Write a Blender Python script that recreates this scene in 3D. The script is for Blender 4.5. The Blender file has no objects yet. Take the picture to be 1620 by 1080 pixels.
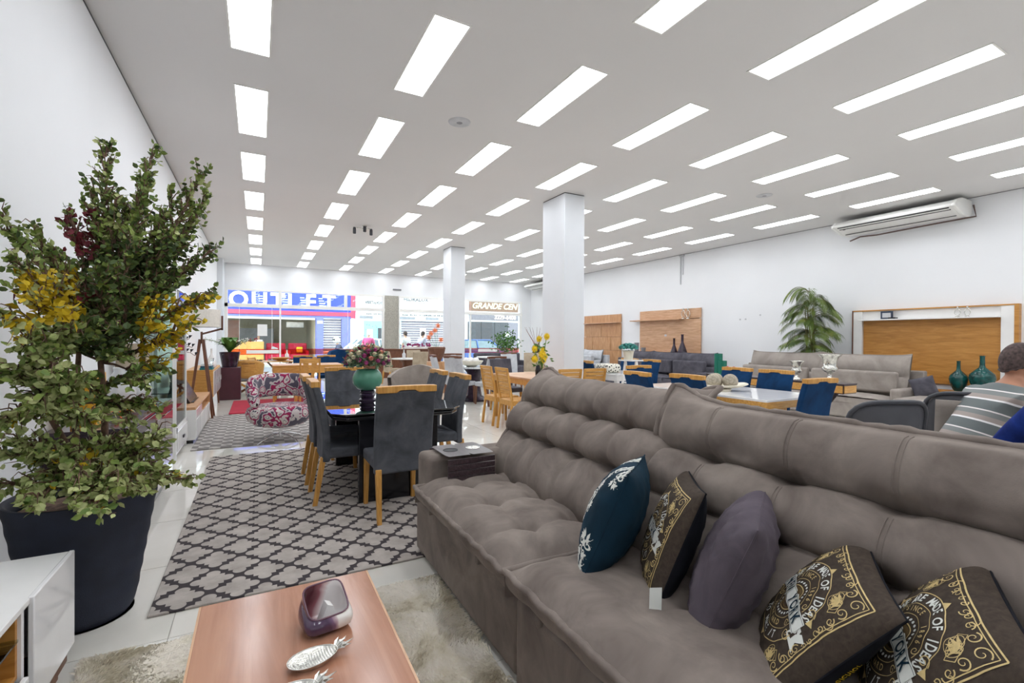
import bpy, bmesh, math, random
from math import sin, cos, pi, radians, sqrt, exp, atan2
from mathutils import Vector, Matrix
import numpy as np

SC = bpy.context.scene
COL = SC.collection
random.seed(7)

# ---------------------------------------------------------------- camera
F_PX, YAW, PITCH, ROLL = 744.888, 0.494622, -0.004395, 0.005890
EYE = Vector((0.0, 0.0, 1.38))
CEIL = 3.9
_cy, _sy = cos(YAW), sin(YAW)
FW = Vector((_sy*cos(PITCH), _cy*cos(PITCH), sin(PITCH)))
_r = Vector((_cy, -_sy, 0)); _u = _r.cross(FW)
RT = cos(ROLL)*_r + sin(ROLL)*_u
UP = -sin(ROLL)*_r + cos(ROLL)*_u
cd = bpy.data.cameras.new('camera'); cam = bpy.data.objects.new('camera', cd); COL.objects.link(cam)
cd.sensor_width = 36; cd.lens = F_PX/1620*36; cd.clip_start = 0.05; cd.clip_end = 300
cam.matrix_world = Matrix(((RT.x, UP.x, -FW.x, EYE.x), (RT.y, UP.y, -FW.y, EYE.y), (RT.z, UP.z, -FW.z, EYE.z), (0, 0, 0, 1)))
SC.camera = cam

# ---------------------------------------------------------------- light and exposure
SC.view_settings.view_transform = 'Standard'; SC.view_settings.look = 'None'
SC.view_settings.gamma = 1.0; SC.view_settings.use_curve_mapping = False
SC.view_settings.exposure = 0.16
PANEL = 7.8
SKY = 5.0
w = bpy.data.worlds.new('sky'); SC.world = w; w.use_nodes = True
nt = w.node_tree; bg = nt.nodes['Background']
bg.inputs[0].default_value = (0.86, 0.93, 1.0, 1); bg.inputs[1].default_value = SKY

def at(px, py, depth):
    return EYE + depth*(FW + (px-810)/F_PX*RT - (py-540)/F_PX*UP)

# ---------------------------------------------------------------- materials
class E:                                    # tiny expression helper for shader math
    def __init__(s, nt, sock): s.nt, s.s = nt, sock
    def _op(s, op, *a):
        n = s.nt.nodes.new('ShaderNodeMath'); n.operation = op
        for i, v in enumerate((s,)+a):
            if isinstance(v, E): s.nt.links.new(v.s, n.inputs[i])
            else: n.inputs[i].default_value = v
        return E(s.nt, n.outputs[0])
    def __add__(s, o): return s._op('ADD', o)
    def __radd__(s, o): return s._op('ADD', o)
    def __sub__(s, o): return s._op('SUBTRACT', o)
    def __rsub__(s, o): return (s*-1)+o
    def __mul__(s, o): return s._op('MULTIPLY', o)
    def __rmul__(s, o): return s._op('MULTIPLY', o)
    def __truediv__(s, o): return s._op('DIVIDE', o)
    def abs(s): return s._op('ABSOLUTE')
    def fract(s): return s._op('FRACT')
    def floor(s): return s._op('FLOOR')
    def sin(s): return s._op('SINE')
    def sqrt(s): return s._op('SQRT')
    def min(s, o): return s._op('MINIMUM', o)
    def max(s, o): return s._op('MAXIMUM', o)
    def lt(s, o): return s._op('LESS_THAN', o)
    def gt(s, o): return s._op('GREATER_THAN', o)
    def pow(s, o): return s._op('POWER', o)

def lin(c):
    if isinstance(c, str):
        c = [int(c[i:i+2], 16)/255 for i in (0, 2, 4)]
    return tuple(((v/12.92) if v <= 0.04045 else ((v+0.055)/1.055)**2.4) for v in c)

class Mat:
    def __init__(s, name, color='808080', rough=0.5, metal=0.0, spec=0.5):
        s.m = bpy.data.materials.new(name); s.m.use_nodes = True
        s.nt = s.m.node_tree; s.b = s.nt.nodes['Principled BSDF']
        s.b.inputs['Base Color'].default_value = (*lin(color), 1)
        s.b.inputs['Roughness'].default_value = rough
        s.b.inputs['Metallic'].default_value = metal
        s.b.inputs['Specular IOR Level'].default_value = spec
    def node(s, t, **k):
        n = s.nt.nodes.new(t)
        for a, v in k.items(): setattr(n, a, v)
        return n
    def link(s, a, b): s.nt.links.new(a, b)
    def coord(s, kind='Object'):
        n = s.node('ShaderNodeTexCoord'); return n.outputs[kind]
    def mapped(s, scale, kind='Object', loc=(0, 0, 0), rot=(0, 0, 0)):
        m = s.node('ShaderNodeMapping'); s.link(s.coord(kind), m.inputs[0])
        m.inputs['Scale'].default_value = scale; m.inputs['Location'].default_value = loc; m.inputs['Rotation'].default_value = rot
        return m.outputs[0]
    def xyz(s, vec):
        n = s.node('ShaderNodeSeparateXYZ'); s.link(vec, n.inputs[0])
        return [E(s.nt, n.outputs[i]) for i in range(3)]
    def noise(s, vec, scale, detail=3, rough=0.5, dist=0.0):
        n = s.node('ShaderNodeTexNoise'); s.link(vec, n.inputs['Vector'])
        n.inputs['Scale'].default_value = scale; n.inputs['Detail'].default_value = detail
        n.inputs['Roughness'].default_value = rough; n.inputs['Distortion'].default_value = dist
        return n.outputs['Fac']
    def ramp(s, fac, stops, interp='LINEAR'):
        n = s.node('ShaderNodeValToRGB'); s.link(fac.s if isinstance(fac, E) else fac, n.inputs[0])
        cr = n.color_ramp; cr.interpolation = interp
        while len(cr.elements) < len(stops): cr.elements.new(0.5)
        for e, (p, c) in zip(cr.elements, stops): e.position = p; e.color = (*lin(c), 1)
        return n.outputs[0]
    def mix(s, fac, a, b):
        n = s.node('ShaderNodeMix', data_type='RGBA')
        for v, i in ((fac, 0), (a, 6), (b, 7)):
            if isinstance(v, E): v = v.s
            if isinstance(v, (str, tuple)) : n.inputs[i].default_value = (*lin(v), 1)
            elif isinstance(v, float): n.inputs[i].default_value = v
            else: s.link(v, n.inputs[i])
        return n.outputs[2]
    def color(s, sock): s.link(sock, s.b.inputs['Base Color']); return s
    def bump(s, h, strength=0.2, dist=0.01):
        n = s.node('ShaderNodeBump'); n.inputs['Strength'].default_value = strength; n.inputs['Distance'].default_value = dist
        s.link(h.s if isinstance(h, E) else h, n.inputs['Height']); s.link(n.outputs[0], s.b.inputs['Normal']); return s
    def sheen(s, wgt=0.4, tint='ffffff', rough=0.4):
        s.b.inputs['Sheen Weight'].default_value = wgt; s.b.inputs['Sheen Roughness'].default_value = rough
        s.b.inputs['Sheen Tint'].default_value = (*lin(tint), 1); return s
    def glass(s, t=1.0, ior=1.45):
        s.b.inputs['Transmission Weight'].default_value = t; s.b.inputs['IOR'].default_value = ior; return s

def plain(name, color, rough=0.5, metal=0.0, var=0.06, scale=6, bump=0.0):
    m = Mat(name, color, rough, metal)
    c = lin(color)
    v = m.noise(m.coord(), scale, 3)
    lo = tuple(max(0, x**(1/2.2)*(1-var)) for x in c); hi = tuple(min(1, x**(1/2.2)*(1+var)) for x in c)
    m.color(m.ramp(v, [(0.3, lo), (0.7, hi)]))
    if bump: m.bump(m.noise(m.coord(), scale*25, 2), bump, 0.004)
    return m.m

def velvet(name, dark, light, sheen=0.5, scale=5):
    m = Mat(name, light, 0.85, 0, 0.2)
    v = m.noise(m.coord(), scale, 5, 0.6, 0.6)
    m.color(m.ramp(v, [(0.3, dark), (0.7, light)]))
    m.sheen(sheen, light, 0.35); m.bump(m.noise(m.coord(), 260, 2), 0.12, 0.002)
    return m.m

def wood(name, c1, c2, c3, rough=0.35, scale=(14, 1.2, 14), spec=0.5, freq=2.0):
    m = Mat(name, c2, rough, 0, spec)
    vec = m.mapped(scale)
    a = m.noise(vec, freq, 6, 0.6, 0.8)
    m.color(m.ramp(a, [(0.28, c1), (0.5, c2), (0.72, c3)]))
    m.bump(a, 0.05, 0.002)
    return m.m

M = {}
M['wall'] = plain('wall_paint', 'f0f1f3', 0.6, var=0.012, scale=0.6, bump=0.02)
M['ceil'] = plain('ceiling_paint', 'e6e4e3', 0.8, var=0.01, scale=0.5)
M['column'] = plain('column_paint', 'e3e6ea', 0.55, var=0.012, scale=1.5)
M['trimgrey'] = plain('trim_grey', '9a9ba0', 0.5)
M['white'] = plain('white_lacquer', 'f2f1ef', 0.22, var=0.01)
M['whitegloss'] = plain('white_gloss', 'efeeee', 0.06, var=0.01)
M['whiteplastic'] = plain('white_plastic', 'f3f2ee', 0.35, var=0.01)
M['black'] = plain('black_lacquer', '15151a', 0.15)
M['blackmatte'] = plain('black_matte', '1b1c20', 0.6)
M['darkgrey'] = plain('dark_grey', '3c3d43', 0.5)
M['midgrey'] = plain('mid_grey', '85868c', 0.5)
M['lightgrey'] = plain('light_grey', 'c9cacd', 0.5)
M['chrome'] = plain('chrome', 'dedfe2', 0.12, 1.0, var=0.02)
M['silver'] = plain('silver', 'd9d8d2', 0.27, 1.0, var=0.12, scale=30)
M['gold'] = plain('gold_thread', 'cdb273', 0.45, 0.0, var=0.1, scale=60)
M['cream'] = plain('cream_ceramic', 'e6dfcc', 0.4, var=0.04, scale=12)
M['red'] = plain('red_fabric', 'b01034', 0.8)
M['orange'] = plain('orange_petal', 'f0761a', 0.6)
M['yellow'] = plain('yellow_petal', 'f0c818', 0.6, var=0.12, scale=20)
M['green'] = plain('plant_green', '4d7a2c', 0.5, var=0.2, scale=10)
M['teal'] = plain('teal_glaze', '0d4744', 0.1, var=0.35, scale=9)
M['purple'] = plain('dark_purple_glaze', '2a1a2c', 0.12, var=0.3, scale=12)
M['skin'] = plain('skin', 'b98468', 0.5, var=0.05, scale=8)
M['skinlight'] = plain('skin_light', 'd8ab90', 0.5)
M['hair'] = plain('hair_dark', '4a3b38', 0.8, var=0.3, scale=60)
M['trunk'] = plain('bark', '6a5040', 0.8, var=0.25, scale=30, bump=0.3)
M['granite'] = plain('granite_grey', 'aaa79c', 0.5, var=0.18, scale=60)
M['asphalt'] = plain('asphalt', '6f7074', 0.9, var=0.1, scale=8)
M['pavement'] = plain('pavement', 'b9b6ae', 0.85, var=0.08, scale=3)
M['hon'] = wood('honey_wood', 'b07a35', 'c99348', 'dca95f', 0.4, (30, 30, 3))
M['honx'] = wood('honey_wood_flat', 'b8823e', 'd09a50', 'e0b068', 0.35, (3, 26, 26))
M['panelwood'] = wood('panel_wood_honey', 'a8702f', 'bf8640', 'cf9850', 0.4, (1, 1.2, 9))
M['palewood'] = wood('pale_wood', 'b98d69', 'cfa480', 'deb796', 0.45, (1, 1.2, 12))
M['oakboard'] = wood('oak_board', 'b78455', 'c8976a', 'd9ac80', 0.45, (8, 8, 1.5))
M['tablewood'] = wood('coffee_table_wood', 'a06f56', 'b5836a', 'c39479', 0.17, (7, 0.7, 7), 0.5, 1.6)
M['walnut'] = wood('walnut', '5a3524', '6d4430', '80553d', 0.4, (20, 20, 3))
M['wenge'] = wood('dark_wenge', '231a1d', '3a2c30', '54454a', 0.28, (40, 3, 40))
M['taupe'] = velvet('taupe_velvet', '6a605a', '91867e', 0.55, 4.5)
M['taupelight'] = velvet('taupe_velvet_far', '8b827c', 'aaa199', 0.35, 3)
M['greyv'] = velvet('grey_velvet', '3f4146', '62646a', 0.45, 5)
M['bluev'] = velvet('blue_velvet', '0a2a4c', '123f6b', 0.35, 5)
M['charv'] = velvet('charcoal_velvet', '46444c', '65636b', 0.35, 4)
M['beigef'] = velvet('beige_fabric', 'a3937e', 'bcae99', 0.2, 6)
M['lightf'] = velvet('light_grey_fabric', 'b3b5ba', 'd0d2d6', 0.2, 6)
M['mauve'] = velvet('mauve_satin', '4c454d', '6b626b', 0.5, 5)
M['tealp'] = velvet('teal_pillow_cloth', '0b2330', '143548', 0.2, 4)
M['brownp'] = velvet('brown_pillow_cloth', '3a312b', '4c4239', 0.1, 60)
M['blackp'] = velvet('black_pillow_cloth', '0d0e14', '181a22', 0.15, 9)
M['print_white'] = plain('print_white', 'e2e4de', 0.7, var=0.02)
M['print_gold'] = plain('print_gold', 'd2ba80', 0.6, var=0.06, scale=80)
M['print_brown'] = plain('print_brown', '5b4520', 0.7)

def emis(name, color, st):
    m = Mat(name, color); m.b.inputs['Emission Color'].default_value = (*lin(color), 1)
    m.b.inputs['Emission Strength'].default_value = st; return m.m
M['panel'] = emis('lit_diffuser', 'f6faff', PANEL)

# clear pane: thin clear sheet, lets light straight through and still mirrors at grazing angles
def pane_mat(name, tint='f4faf8', rough=0.0):
    m = bpy.data.materials.new(name); m.use_nodes = True; nt = m.node_tree; nt.nodes.clear()
    o = nt.nodes.new('ShaderNodeOutputMaterial'); t = nt.nodes.new('ShaderNodeBsdfTransparent'); g = nt.nodes.new('ShaderNodeBsdfGlossy')
    t.inputs[0].default_value = (*lin(tint), 1); g.inputs['Roughness'].default_value = rough
    f = nt.nodes.new('ShaderNodeFresnel'); f.inputs[0].default_value = 1.45
    x = nt.nodes.new('ShaderNodeMixShader')
    nt.links.new(f.outputs[0], x.inputs[0]); nt.links.new(t.outputs[0], x.inputs[1]); nt.links.new(g.outputs[0], x.inputs[2]); nt.links.new(x.outputs[0], o.inputs[0])
    return m
M['pane'] = pane_mat('clear_pane'); M['greenpane'] = pane_mat('green_edge_pane', 'eef8f4')
m = Mat('clear_glass', 'f4f8f8', 0.02); m.glass(); M['glass'] = m.m
m = Mat('tinted_teal_glass', '3aa890', 0.05); m.glass(0.6); M['tealglass'] = m.m

def tile_mat():
    m = Mat('porcelain_tile', 'eae6de', 0.04, 0, 0.5)
    v = m.noise(m.coord(), 1.3, 5, 0.55, 0.7)
    m.color(m.ramp(v, [(0.3, 'ddd9d0'), (0.7, 'ebe8e1')])); return m.m
M['tile'] = tile_mat()
M['grout'] = plain('grout', 'a8a49b', 0.8)

def trellis():
    m = Mat('trellis_rug', '8d8681', 0.95, 0, 0.1)
    X, Y, Z = m.xyz(m.coord()); a, b = 0.131, 0.1425
    def fold(q, off): return ((q+off).fract()-0.5).abs()*2
    def quat(off):
        p = fold(X/(2*a), off+0.036)*a; q = fold(Y/(2*b), off+0.23)*b
        def circ(cx, cy, rr): return ((p-cx)*(p-cx)+(q-cy)*(q-cy)).sqrt()-rr
        d = circ(0.0, 0.080, 0.035).min(circ(0.070, 0.0, 0.035))
        return d.min((p-0.058).max(q-0.062))
    d = quat(0.0).min(quat(0.5))
    n = m.noise(m.coord(), 8, 5, 0.6)
    lite = m.ramp(n, [(0.3, 'a09891'), (0.7, 'c0b8b1')])
    m.color(m.mix(d.lt(0.0), '433e41', lite))
    m.bump(d.lt(0.0), 0.6, 0.004); m.sheen(0.2, 'c0b8b0'); return m.m
M['trellis'] = trellis()

def houndstooth():
    m = Mat('houndstooth_rug', '9a9591', 0.95, 0, 0.1)
    X, Y, Z = m.xyz(m.coord())
    c = ((X*26).sin()*(Y*26).sin()).gt(0.0)
    d = ((X*52+Y*26).sin()).gt(0.35)
    m.color(m.mix(c.max(d*0.5), 'b9b4af', '837e7c')); return m.m
M['hound'] = houndstooth()

def paisley():
    m = Mat('paisley_velvet', 'aa8f90', 0.75, 0, 0.2)
    d = m.node('ShaderNodeTexNoise'); m.link(m.coord(), d.inputs['Vector']); d.inputs['Scale'].default_value = 5
    mx = m.node('ShaderNodeMix', data_type='RGBA'); mx.inputs[0].default_value = 0.22
    m.link(m.coord(), mx.inputs[6]); m.link(d.outputs['Color'], mx.inputs[7])
    v = m.node('ShaderNodeTexVoronoi'); m.link(mx.outputs[2], v.inputs['Vector']); v.inputs['Scale'].default_value = 10.0
    r = m.ramp(v.outputs['Distance'], [(0.0, '7a3458'), (0.12, 'd6ccc8'), (0.27, '4d4858'), (0.31, 'cfc4c1'), (0.45, '9c2450'), (0.54, '7c2a58'), (0.60, 'c4b9b8'), (0.70, '55505e')], 'CONSTANT')
    m.color(r); m.sheen(0.3); return m.m
M['paisley'] = paisley()

# ---------------------------------------------------------------- mesh helpers
class MB:
    def __init__(s): s.v = []; s.f = []; s.mi = []; s.cur = 0
    def add(s, vs, fs):
        o = len(s.v); s.v += [tuple(p) for p in vs]; s.f += [tuple(i+o for i in q) for q in fs]; s.mi += [s.cur]*len(fs); return s
    def mat(s, i): s.cur = i; return s
    def box(s, x0, x1, y0, y1, z0, z1):
        return s.add([(x0, y0, z0), (x1, y0, z0), (x1, y1, z0), (x0, y1, z0), (x0, y0, z1), (x1, y0, z1), (x1, y1, z1), (x0, y1, z1)],
                     [(0, 3, 2, 1), (4, 5, 6, 7), (0, 1, 5, 4), (1, 2, 6, 5), (2, 3, 7, 6), (3, 0, 4, 7)])
    def hexa(s, a, b):                       # bottom quad, top quad
        return s.add(list(a)+list(b), [(0, 3, 2, 1), (4, 5, 6, 7), (0, 1, 5, 4), (1, 2, 6, 5), (2, 3, 7, 6), (3, 0, 4, 7)])
    def bar(s, p, q, w, h=None, w2=None, h2=None):   # tapered square bar between two points
        h = h or w; w2 = w2 or w; h2 = h2 or h
        p, q = Vector(p), Vector(q); d = (q-p).normalized()
        a = Vector((0, 0, 1)) if abs(d.z) < 0.9 else Vector((0, 1, 0))
        x = d.cross(a).normalized(); y = x.cross(d).normalized()
        c = [(-1, -1), (1, -1), (1, 1), (-1, 1)]
        return s.hexa([p+x*i*w/2+y*j*h/2 for i, j in c], [q+x*i*w2/2+y*j*h2/2 for i, j in c])
    def prism(s, poly, z0, z1):
        n = len(poly)
        return s.add([(x, y, z0) for x, y in poly]+[(x, y, z1) for x, y in poly],
                     [tuple(range(n-1, -1, -1)), tuple(range(n, 2*n))]+[(i, (i+1) % n, n+(i+1) % n, n+i) for i in range(n)])
    def prismy(s, poly, y0, y1):             # polygon in x,z extruded along y
        n = len(poly)
        return s.add([(x, y0, z) for x, z in poly]+[(x, y1, z) for x, z in poly],
                     [tuple(range(n)), tuple(range(2*n-1, n-1, -1))]+[(i, n+i, n+(i+1) % n, (i+1) % n) for i in range(n)])
    def prismx(s, poly, x0, x1):             # polygon in y,z extruded along x
        n = len(poly)
        return s.add([(x0, y, z) for y, z in poly]+[(x1, y, z) for y, z in poly],
                     [tuple(range(n-1, -1, -1)), tuple(range(n, 2*n))]+[(i, (i+1) % n, n+(i+1) % n, n+i) for i in range(n)])
    def tube(s, pts, r, n=8, cap=True):
        pts = [Vector(p) for p in pts]; rs = r if isinstance(r, (list, tuple)) else [r]*len(pts)
        vs = []; x = None
        for i, p in enumerate(pts):
            d = (pts[min(i+1, len(pts)-1)]-pts[max(i-1, 0)]).normalized()
            if x is None:
                a = Vector((0, 0, 1)) if abs(d.z) < 0.9 else Vector((1, 0, 0)); x = d.cross(a).normalized()
            else: x = (x-d*x.dot(d)).normalized()
            y = d.cross(x)
            vs += [p+(x*cos(2*pi*k/n)+y*sin(2*pi*k/n))*rs[i] for k in range(n)]
        fs = [(i*n+k, i*n+(k+1) % n, (i+1)*n+(k+1) % n, (i+1)*n+k) for i in range(len(pts)-1) for k in range(n)]
        if cap: fs += [tuple(range(n-1, -1, -1)), tuple((len(pts)-1)*n+k for k in range(n))]
        return s.add(vs, fs)
    def lathe(s, prof, n=24, c=(0, 0, 0), sy=1.0):
        vs = [(c[0]+r*cos(2*pi*k/n), c[1]+r*sin(2*pi*k/n)*sy, c[2]+z) for r, z in prof for k in range(n)]
        fs = [(i*n+k, i*n+(k+1) % n, (i+1)*n+(k+1) % n, (i+1)*n+k) for i in range(len(prof)-1) for k in range(n)]
        if prof[0][0] > 1e-4: fs.append(tuple(range(n-1, -1, -1)))
        if prof[-1][0] > 1e-4: fs.append(tuple((len(prof)-1)*n+k for k in range(n)))
        return s.add(vs, fs)
    def ball(s, c, r, n=12, sc=(1, 1, 1)):
        m = n//2
        pr = [(sin(pi*i/m)*r, -cos(pi*i/m)*r) for i in range(m+1)]
        return s.add([(c[0]+a*cos(2*pi*k/n)*sc[0], c[1]+a*sin(2*pi*k/n)*sc[1], c[2]+z*sc[2]) for a, z in pr for k in range(n)],
                     [(i*n+k, i*n+(k+1) % n, (i+1)*n+(k+1) % n, (i+1)*n+k) for i in range(m) for k in range(n)])
    def grid(s, fn, nu, nv, wrap=False):
        vs = [fn(i/nu, j/nv) for j in range(nv+1) for i in range(nu+1)]; W = nu+1
        return s.add(vs, [(j*W+i, j*W+i+1, (j+1)*W+i+1, (j+1)*W+i) for j in range(nv) for i in range(nu)])
    def xf(s, mtx):
        s.v = [tuple(mtx @ Vector(p)) for p in s.v]; return s
    def mesh(s, name, mats):
        me = bpy.data.meshes.new(name); me.from_pydata(s.v, [], s.f)
        for m in (mats if isinstance(mats, (list, tuple)) else [mats]): me.materials.append(m)
        if any(s.mi): me.polygons.foreach_set('material_index', s.mi)
        return me
    def build(s, name, mats, parent=None, smooth=False, bevel=0, seg=2, sub=0, clean=False):
        me = s.mesh(name, mats)
        if clean or smooth or bevel:
            bm = bmesh.new(); bm.from_mesh(me)
            bmesh.ops.remove_doubles(bm, verts=bm.verts, dist=1e-5)
            bmesh.ops.dissolve_degenerate(bm, dist=1e-6, edges=bm.edges)
            bmesh.ops.recalc_face_normals(bm, faces=bm.faces); bm.to_mesh(me); bm.free()
        if smooth: me.polygons.foreach_set('use_smooth', [True]*len(me.polygons))
        o = bpy.data.objects.new(name, me); COL.objects.link(o)
        if parent: o.parent = parent
        if bevel:
            b = o.modifiers.new('bevel', 'BEVEL'); b.width = bevel; b.segments = seg; b.limit_method = 'ANGLE'; b.angle_limit = radians(35)
            me.polygons.foreach_set('use_smooth', [True]*len(me.polygons))
            try: me.set_sharp_from_angle(angle=radians(40))
            except Exception: pass
        elif smooth:
            try: me.set_sharp_from_angle(angle=radians(50))
            except Exception: pass
        if sub:
            b = o.modifiers.new('sub', 'SUBSURF'); b.levels = sub; b.render_levels = sub
        return o

def tag(o, label, cat, group=None):
    o['label'] = label; o['category'] = cat
    if group: o['group'] = group
    return o
def thing(name, label, cat, loc=(0, 0, 0), rz=0, group=None):
    o = bpy.data.objects.new(name, None); COL.objects.link(o); o.empty_display_size = 0.1
    o.location = loc; o.rotation_euler = (0, 0, rz); return tag(o, label, cat, group)
def struct(o): o['kind'] = 'structure'; return o
def stuff(o): o['kind'] = 'stuff'; return o
def children(o): return [c for c in bpy.data.objects if c.parent == o]
def dup(root, loc, rz, label, group=None):
    def rec(o, par):
        c = o.copy(); COL.objects.link(c)
        if par: c.parent = par
        for ch in list(o.children): rec(ch, c)
        return c
    r = rec(root, None); r.location = loc; r.rotation_euler = (0, 0, rz); r['label'] = label
    if group: r['group'] = group
    return r

def text_mesh(body, size, extrude=0.0, align='CENTER', shear=0.0, bold=0.0, spacing=1.0):
    cu = bpy.data.curves.new('t', 'FONT'); cu.body = body; cu.size = size; cu.align_x = align; cu.align_y = 'CENTER'
    cu.extrude = extrude; cu.shear = shear; cu.offset = bold; cu.space_character = spacing; cu.resolution_u = 3
    o = bpy.data.objects.new('t', cu); COL.objects.link(o)
    dg = bpy.context.evaluated_depsgraph_get(); me = bpy.data.meshes.new_from_object(o.evaluated_get(dg))
    v = [tuple(p.co) for p in me.vertices]; f = [tuple(p.vertices) for p in me.polygons]
    bpy.data.objects.remove(o); bpy.data.curves.remove(cu); bpy.data.meshes.remove(me)
    return v, f
# text standing in a plane: origin c, direction a (right), b (up)
def text_on(mb, body, size, c, a, b, **k):
    v, f = text_mesh(body, size, **k); c, a, b = Vector(c), Vector(a), Vector(b); n = a.cross(b)
    mb.add([c+a*x+b*y+n*z for x, y, z in v], f); return mb
# ================================================================ THE SHELL
X0, X1, Y0, Y1 = -1.15, 10.95, -4.2, 18.5
def plane_thick(name, b, mat): return struct(MB().box(*b).build(name, mat))
plane_thick('ceiling', (X0-0.2, X1+0.2, Y0-0.2, Y1+0.3, CEIL, CEIL+0.2), M['ceil'])
plane_thick('wall_left', (X0-0.2, X0, Y0-0.2, Y1, -0.1, CEIL-0.03), M['wall'])
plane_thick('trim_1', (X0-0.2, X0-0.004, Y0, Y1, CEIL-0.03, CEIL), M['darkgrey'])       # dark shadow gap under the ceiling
plane_thick('wall_right', (X1, X1+0.2, Y0-0.2, Y1+0.3, -0.1, CEIL-0.012), M['wall'])
plane_thick('trim_2', (X1+0.004, X1+0.2, Y0, Y1, CEIL-0.012, CEIL), M['midgrey'])
plane_thick('wall_rear', (X0-0.2, X1+0.2, Y0-0.2, Y0, -0.1, CEIL), M['wall'])
wf = plane_thick('wall_front', (X0, X1+0.2, Y1, Y1+0.3, 3.06, CEIL), M['wall'])
struct(MB().box(X0, X0+0.16, Y1-1.0, Y1+0.1, 0, CEIL).build('trim_3', M['column']))      # pilaster in the far left corner
struct(MB().box(10.45, X1, Y1, Y1+0.3, 0, 3.06).build('wall_front', M['wall']))
# floor: slab with grout, tiles are pieces of it
fl = struct(MB().box(X0-0.2, X1+0.2, Y0-0.2, Y1+0.3, -0.12, -0.004).build('floor', M['grout']))
TS = 0.842; base_me = MB().box(0.002, TS-0.002, 0.002, TS-0.002, -0.004, 0.0).mesh('floor_tile', M['tile'])
rest = MB(); cnt = 0; spots = []
for j in range(-8, 20):
    for i in range(-2, 15):
        x, y = -0.36+TS*i, 2.64+TS*j
        if x+TS < X0 or x > X1 or y+TS < Y0 or y > Y1+0.3: continue
        spots.append((x, y))
def vis(x, y):
    p = Vector((x+TS/2, y+TS/2, 0))-EYE; z = p.dot(FW)
    if z < 0.6 or abs(p.dot(RT)/z*F_PX) > 900 or p.dot(UP)/z*F_PX < -760: return 1e3+Vector((x, y)).length
    return z
spots.sort(key=lambda s: vis(*s))
for k, (x, y) in enumerate(spots):
    whole = x >= X0 and x+TS <= X1 and y+TS <= Y1+0.3 and y >= Y0
    if k < 290 and whole:
        o = bpy.data.objects.new('floor_tile', base_me); COL.objects.link(o); o.location = (x, y, 0); o.parent = fl
    else:
        rest.box(max(x+0.002, X0), min(x+TS-0.002, X1), max(y+0.002, Y0), min(y+TS-0.002, Y1+0.3), -0.004, 0.0)
stuff(rest.build('floor_tile', M['tile'], fl))
# columns
for n, (x, y, wx, wy) in enumerate(((4.60, 6.66, 0.42, 0.70), (4.60, 12.05, 0.42, 0.60))):
    o = MB().box(x, x+wx, y, y+wy, 0, CEIL-0.012).build('column', M['column'], bevel=0.008)
    tag(o, ('thick white square column, the nearer one, behind the taupe sofa', 'white square column standing farther back, nearer the storefront')[n], 'column')
    MB().box(x+0.006, x+wx-0.006, y+0.006, y+wy-0.006, CEIL-0.012, CEIL).build('shadow_gap', M['darkgrey'], o)
# storefront pier clad in grey stone
o = MB().box(4.32, 4.86, Y1-0.04, Y1+0.4, 0, 3.06).build('storefront_pier', M['granite'], bevel=0.01)
tag(o, 'grey stone clad pier standing between the storefront panes', 'pillar')

# ---------------------------------------------------------------- ceiling lights
LX, LY = [-0.21+1.4133*c for c in range(8)], [3.518+1.9247*k for k in range(-3, 8)]
fr = MB(); W_, L_ = 0.289, 1.241
for b in ((-0.016, W_+0.016, -0.016, 0), (-0.016, W_+0.016, L_, L_+0.016), (-0.016, 0, 0, L_), (W_, W_+0.016, 0, L_)):
    fr.box(b[0], b[1], b[2], b[3], -0.006, 0.0)
fr_me = fr.mesh('frame', M['whiteplastic'])
df_me = MB().box(0, W_, 0, L_, -0.003, 0.0).mesh('diffuser', M['panel'])
ordn = ['first', 'second', 'third', 'fourth', 'fifth', 'sixth', 'seventh', 'eighth', 'ninth', 'tenth', 'eleventh']
for c, x in enumerate(LX):
    for k, y in enumerate(LY):
        t = thing('ceiling_light', '%s light panel from the storefront in the %s row from the left wall' % (ordn[10-k], ordn[c]), 'ceiling light', (x, y, CEIL), 0, 'flush rectangular light panels in the white ceiling')
        for nm, me in (('frame', fr_me), ('diffuser', df_me)):
            o = bpy.data.objects.new(nm, me); COL.objects.link(o); o.parent = t
# ceiling loudspeakers, spot cluster, small plate
for n, (x, y) in enumerate(((2.052, 5.12), (7.712, 5.12))):
    t = thing('ceiling_speaker', ('round grey ceiling speaker between the second and third rows of lights', 'round grey ceiling speaker farther right, towards the air conditioner')[n], 'speaker', (x, y, CEIL), 0, 'round speakers in the ceiling')
    MB().lathe([(0.105, -0.012), (0.125, -0.008), (0.13, 0)], 28).build('rim', M['lightgrey'], t, True)
    g = plain('speaker_grille', '8a8a90', 0.6, var=0.2, scale=120)
    MB().lathe([(0.0, -0.013), (0.104, -0.010), (0.104, 0)], 28).build('grille', g, t, True)
t = thing('spot_cluster', 'small ceiling spotlight cluster with two dark hanging heads', 'spotlight', (2.09, 10.84, CEIL))
MB().lathe([(0.05, -0.02), (0.05, 0)], 16).tube([(-0.25, 0, -0.06), (0.15, 0, -0.06)], 0.012).tube([(0, 0, -0.02), (0, 0, -0.06)], 0.012).build('bracket', M['silver'], t, True)
for dx, dz in ((-0.22, -0.2), (0.14, -0.2), (0.0, -0.06)):
    MB().lathe([(0.025, 0), (0.035, -0.03), (0.035, -0.13), (0.028, -0.14)], 14, (dx, 0, -0.06 if dz < -0.1 else 0)).build('spot_head', M['darkgrey'], t, True)
tag(MB().box(4.65, 4.98, Y1-0.03, Y1, 3.28, 3.34).build('wall_plate', M['midgrey'], bevel=0.004), 'small grey plate on the beam above the storefront', 'plate')

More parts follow.
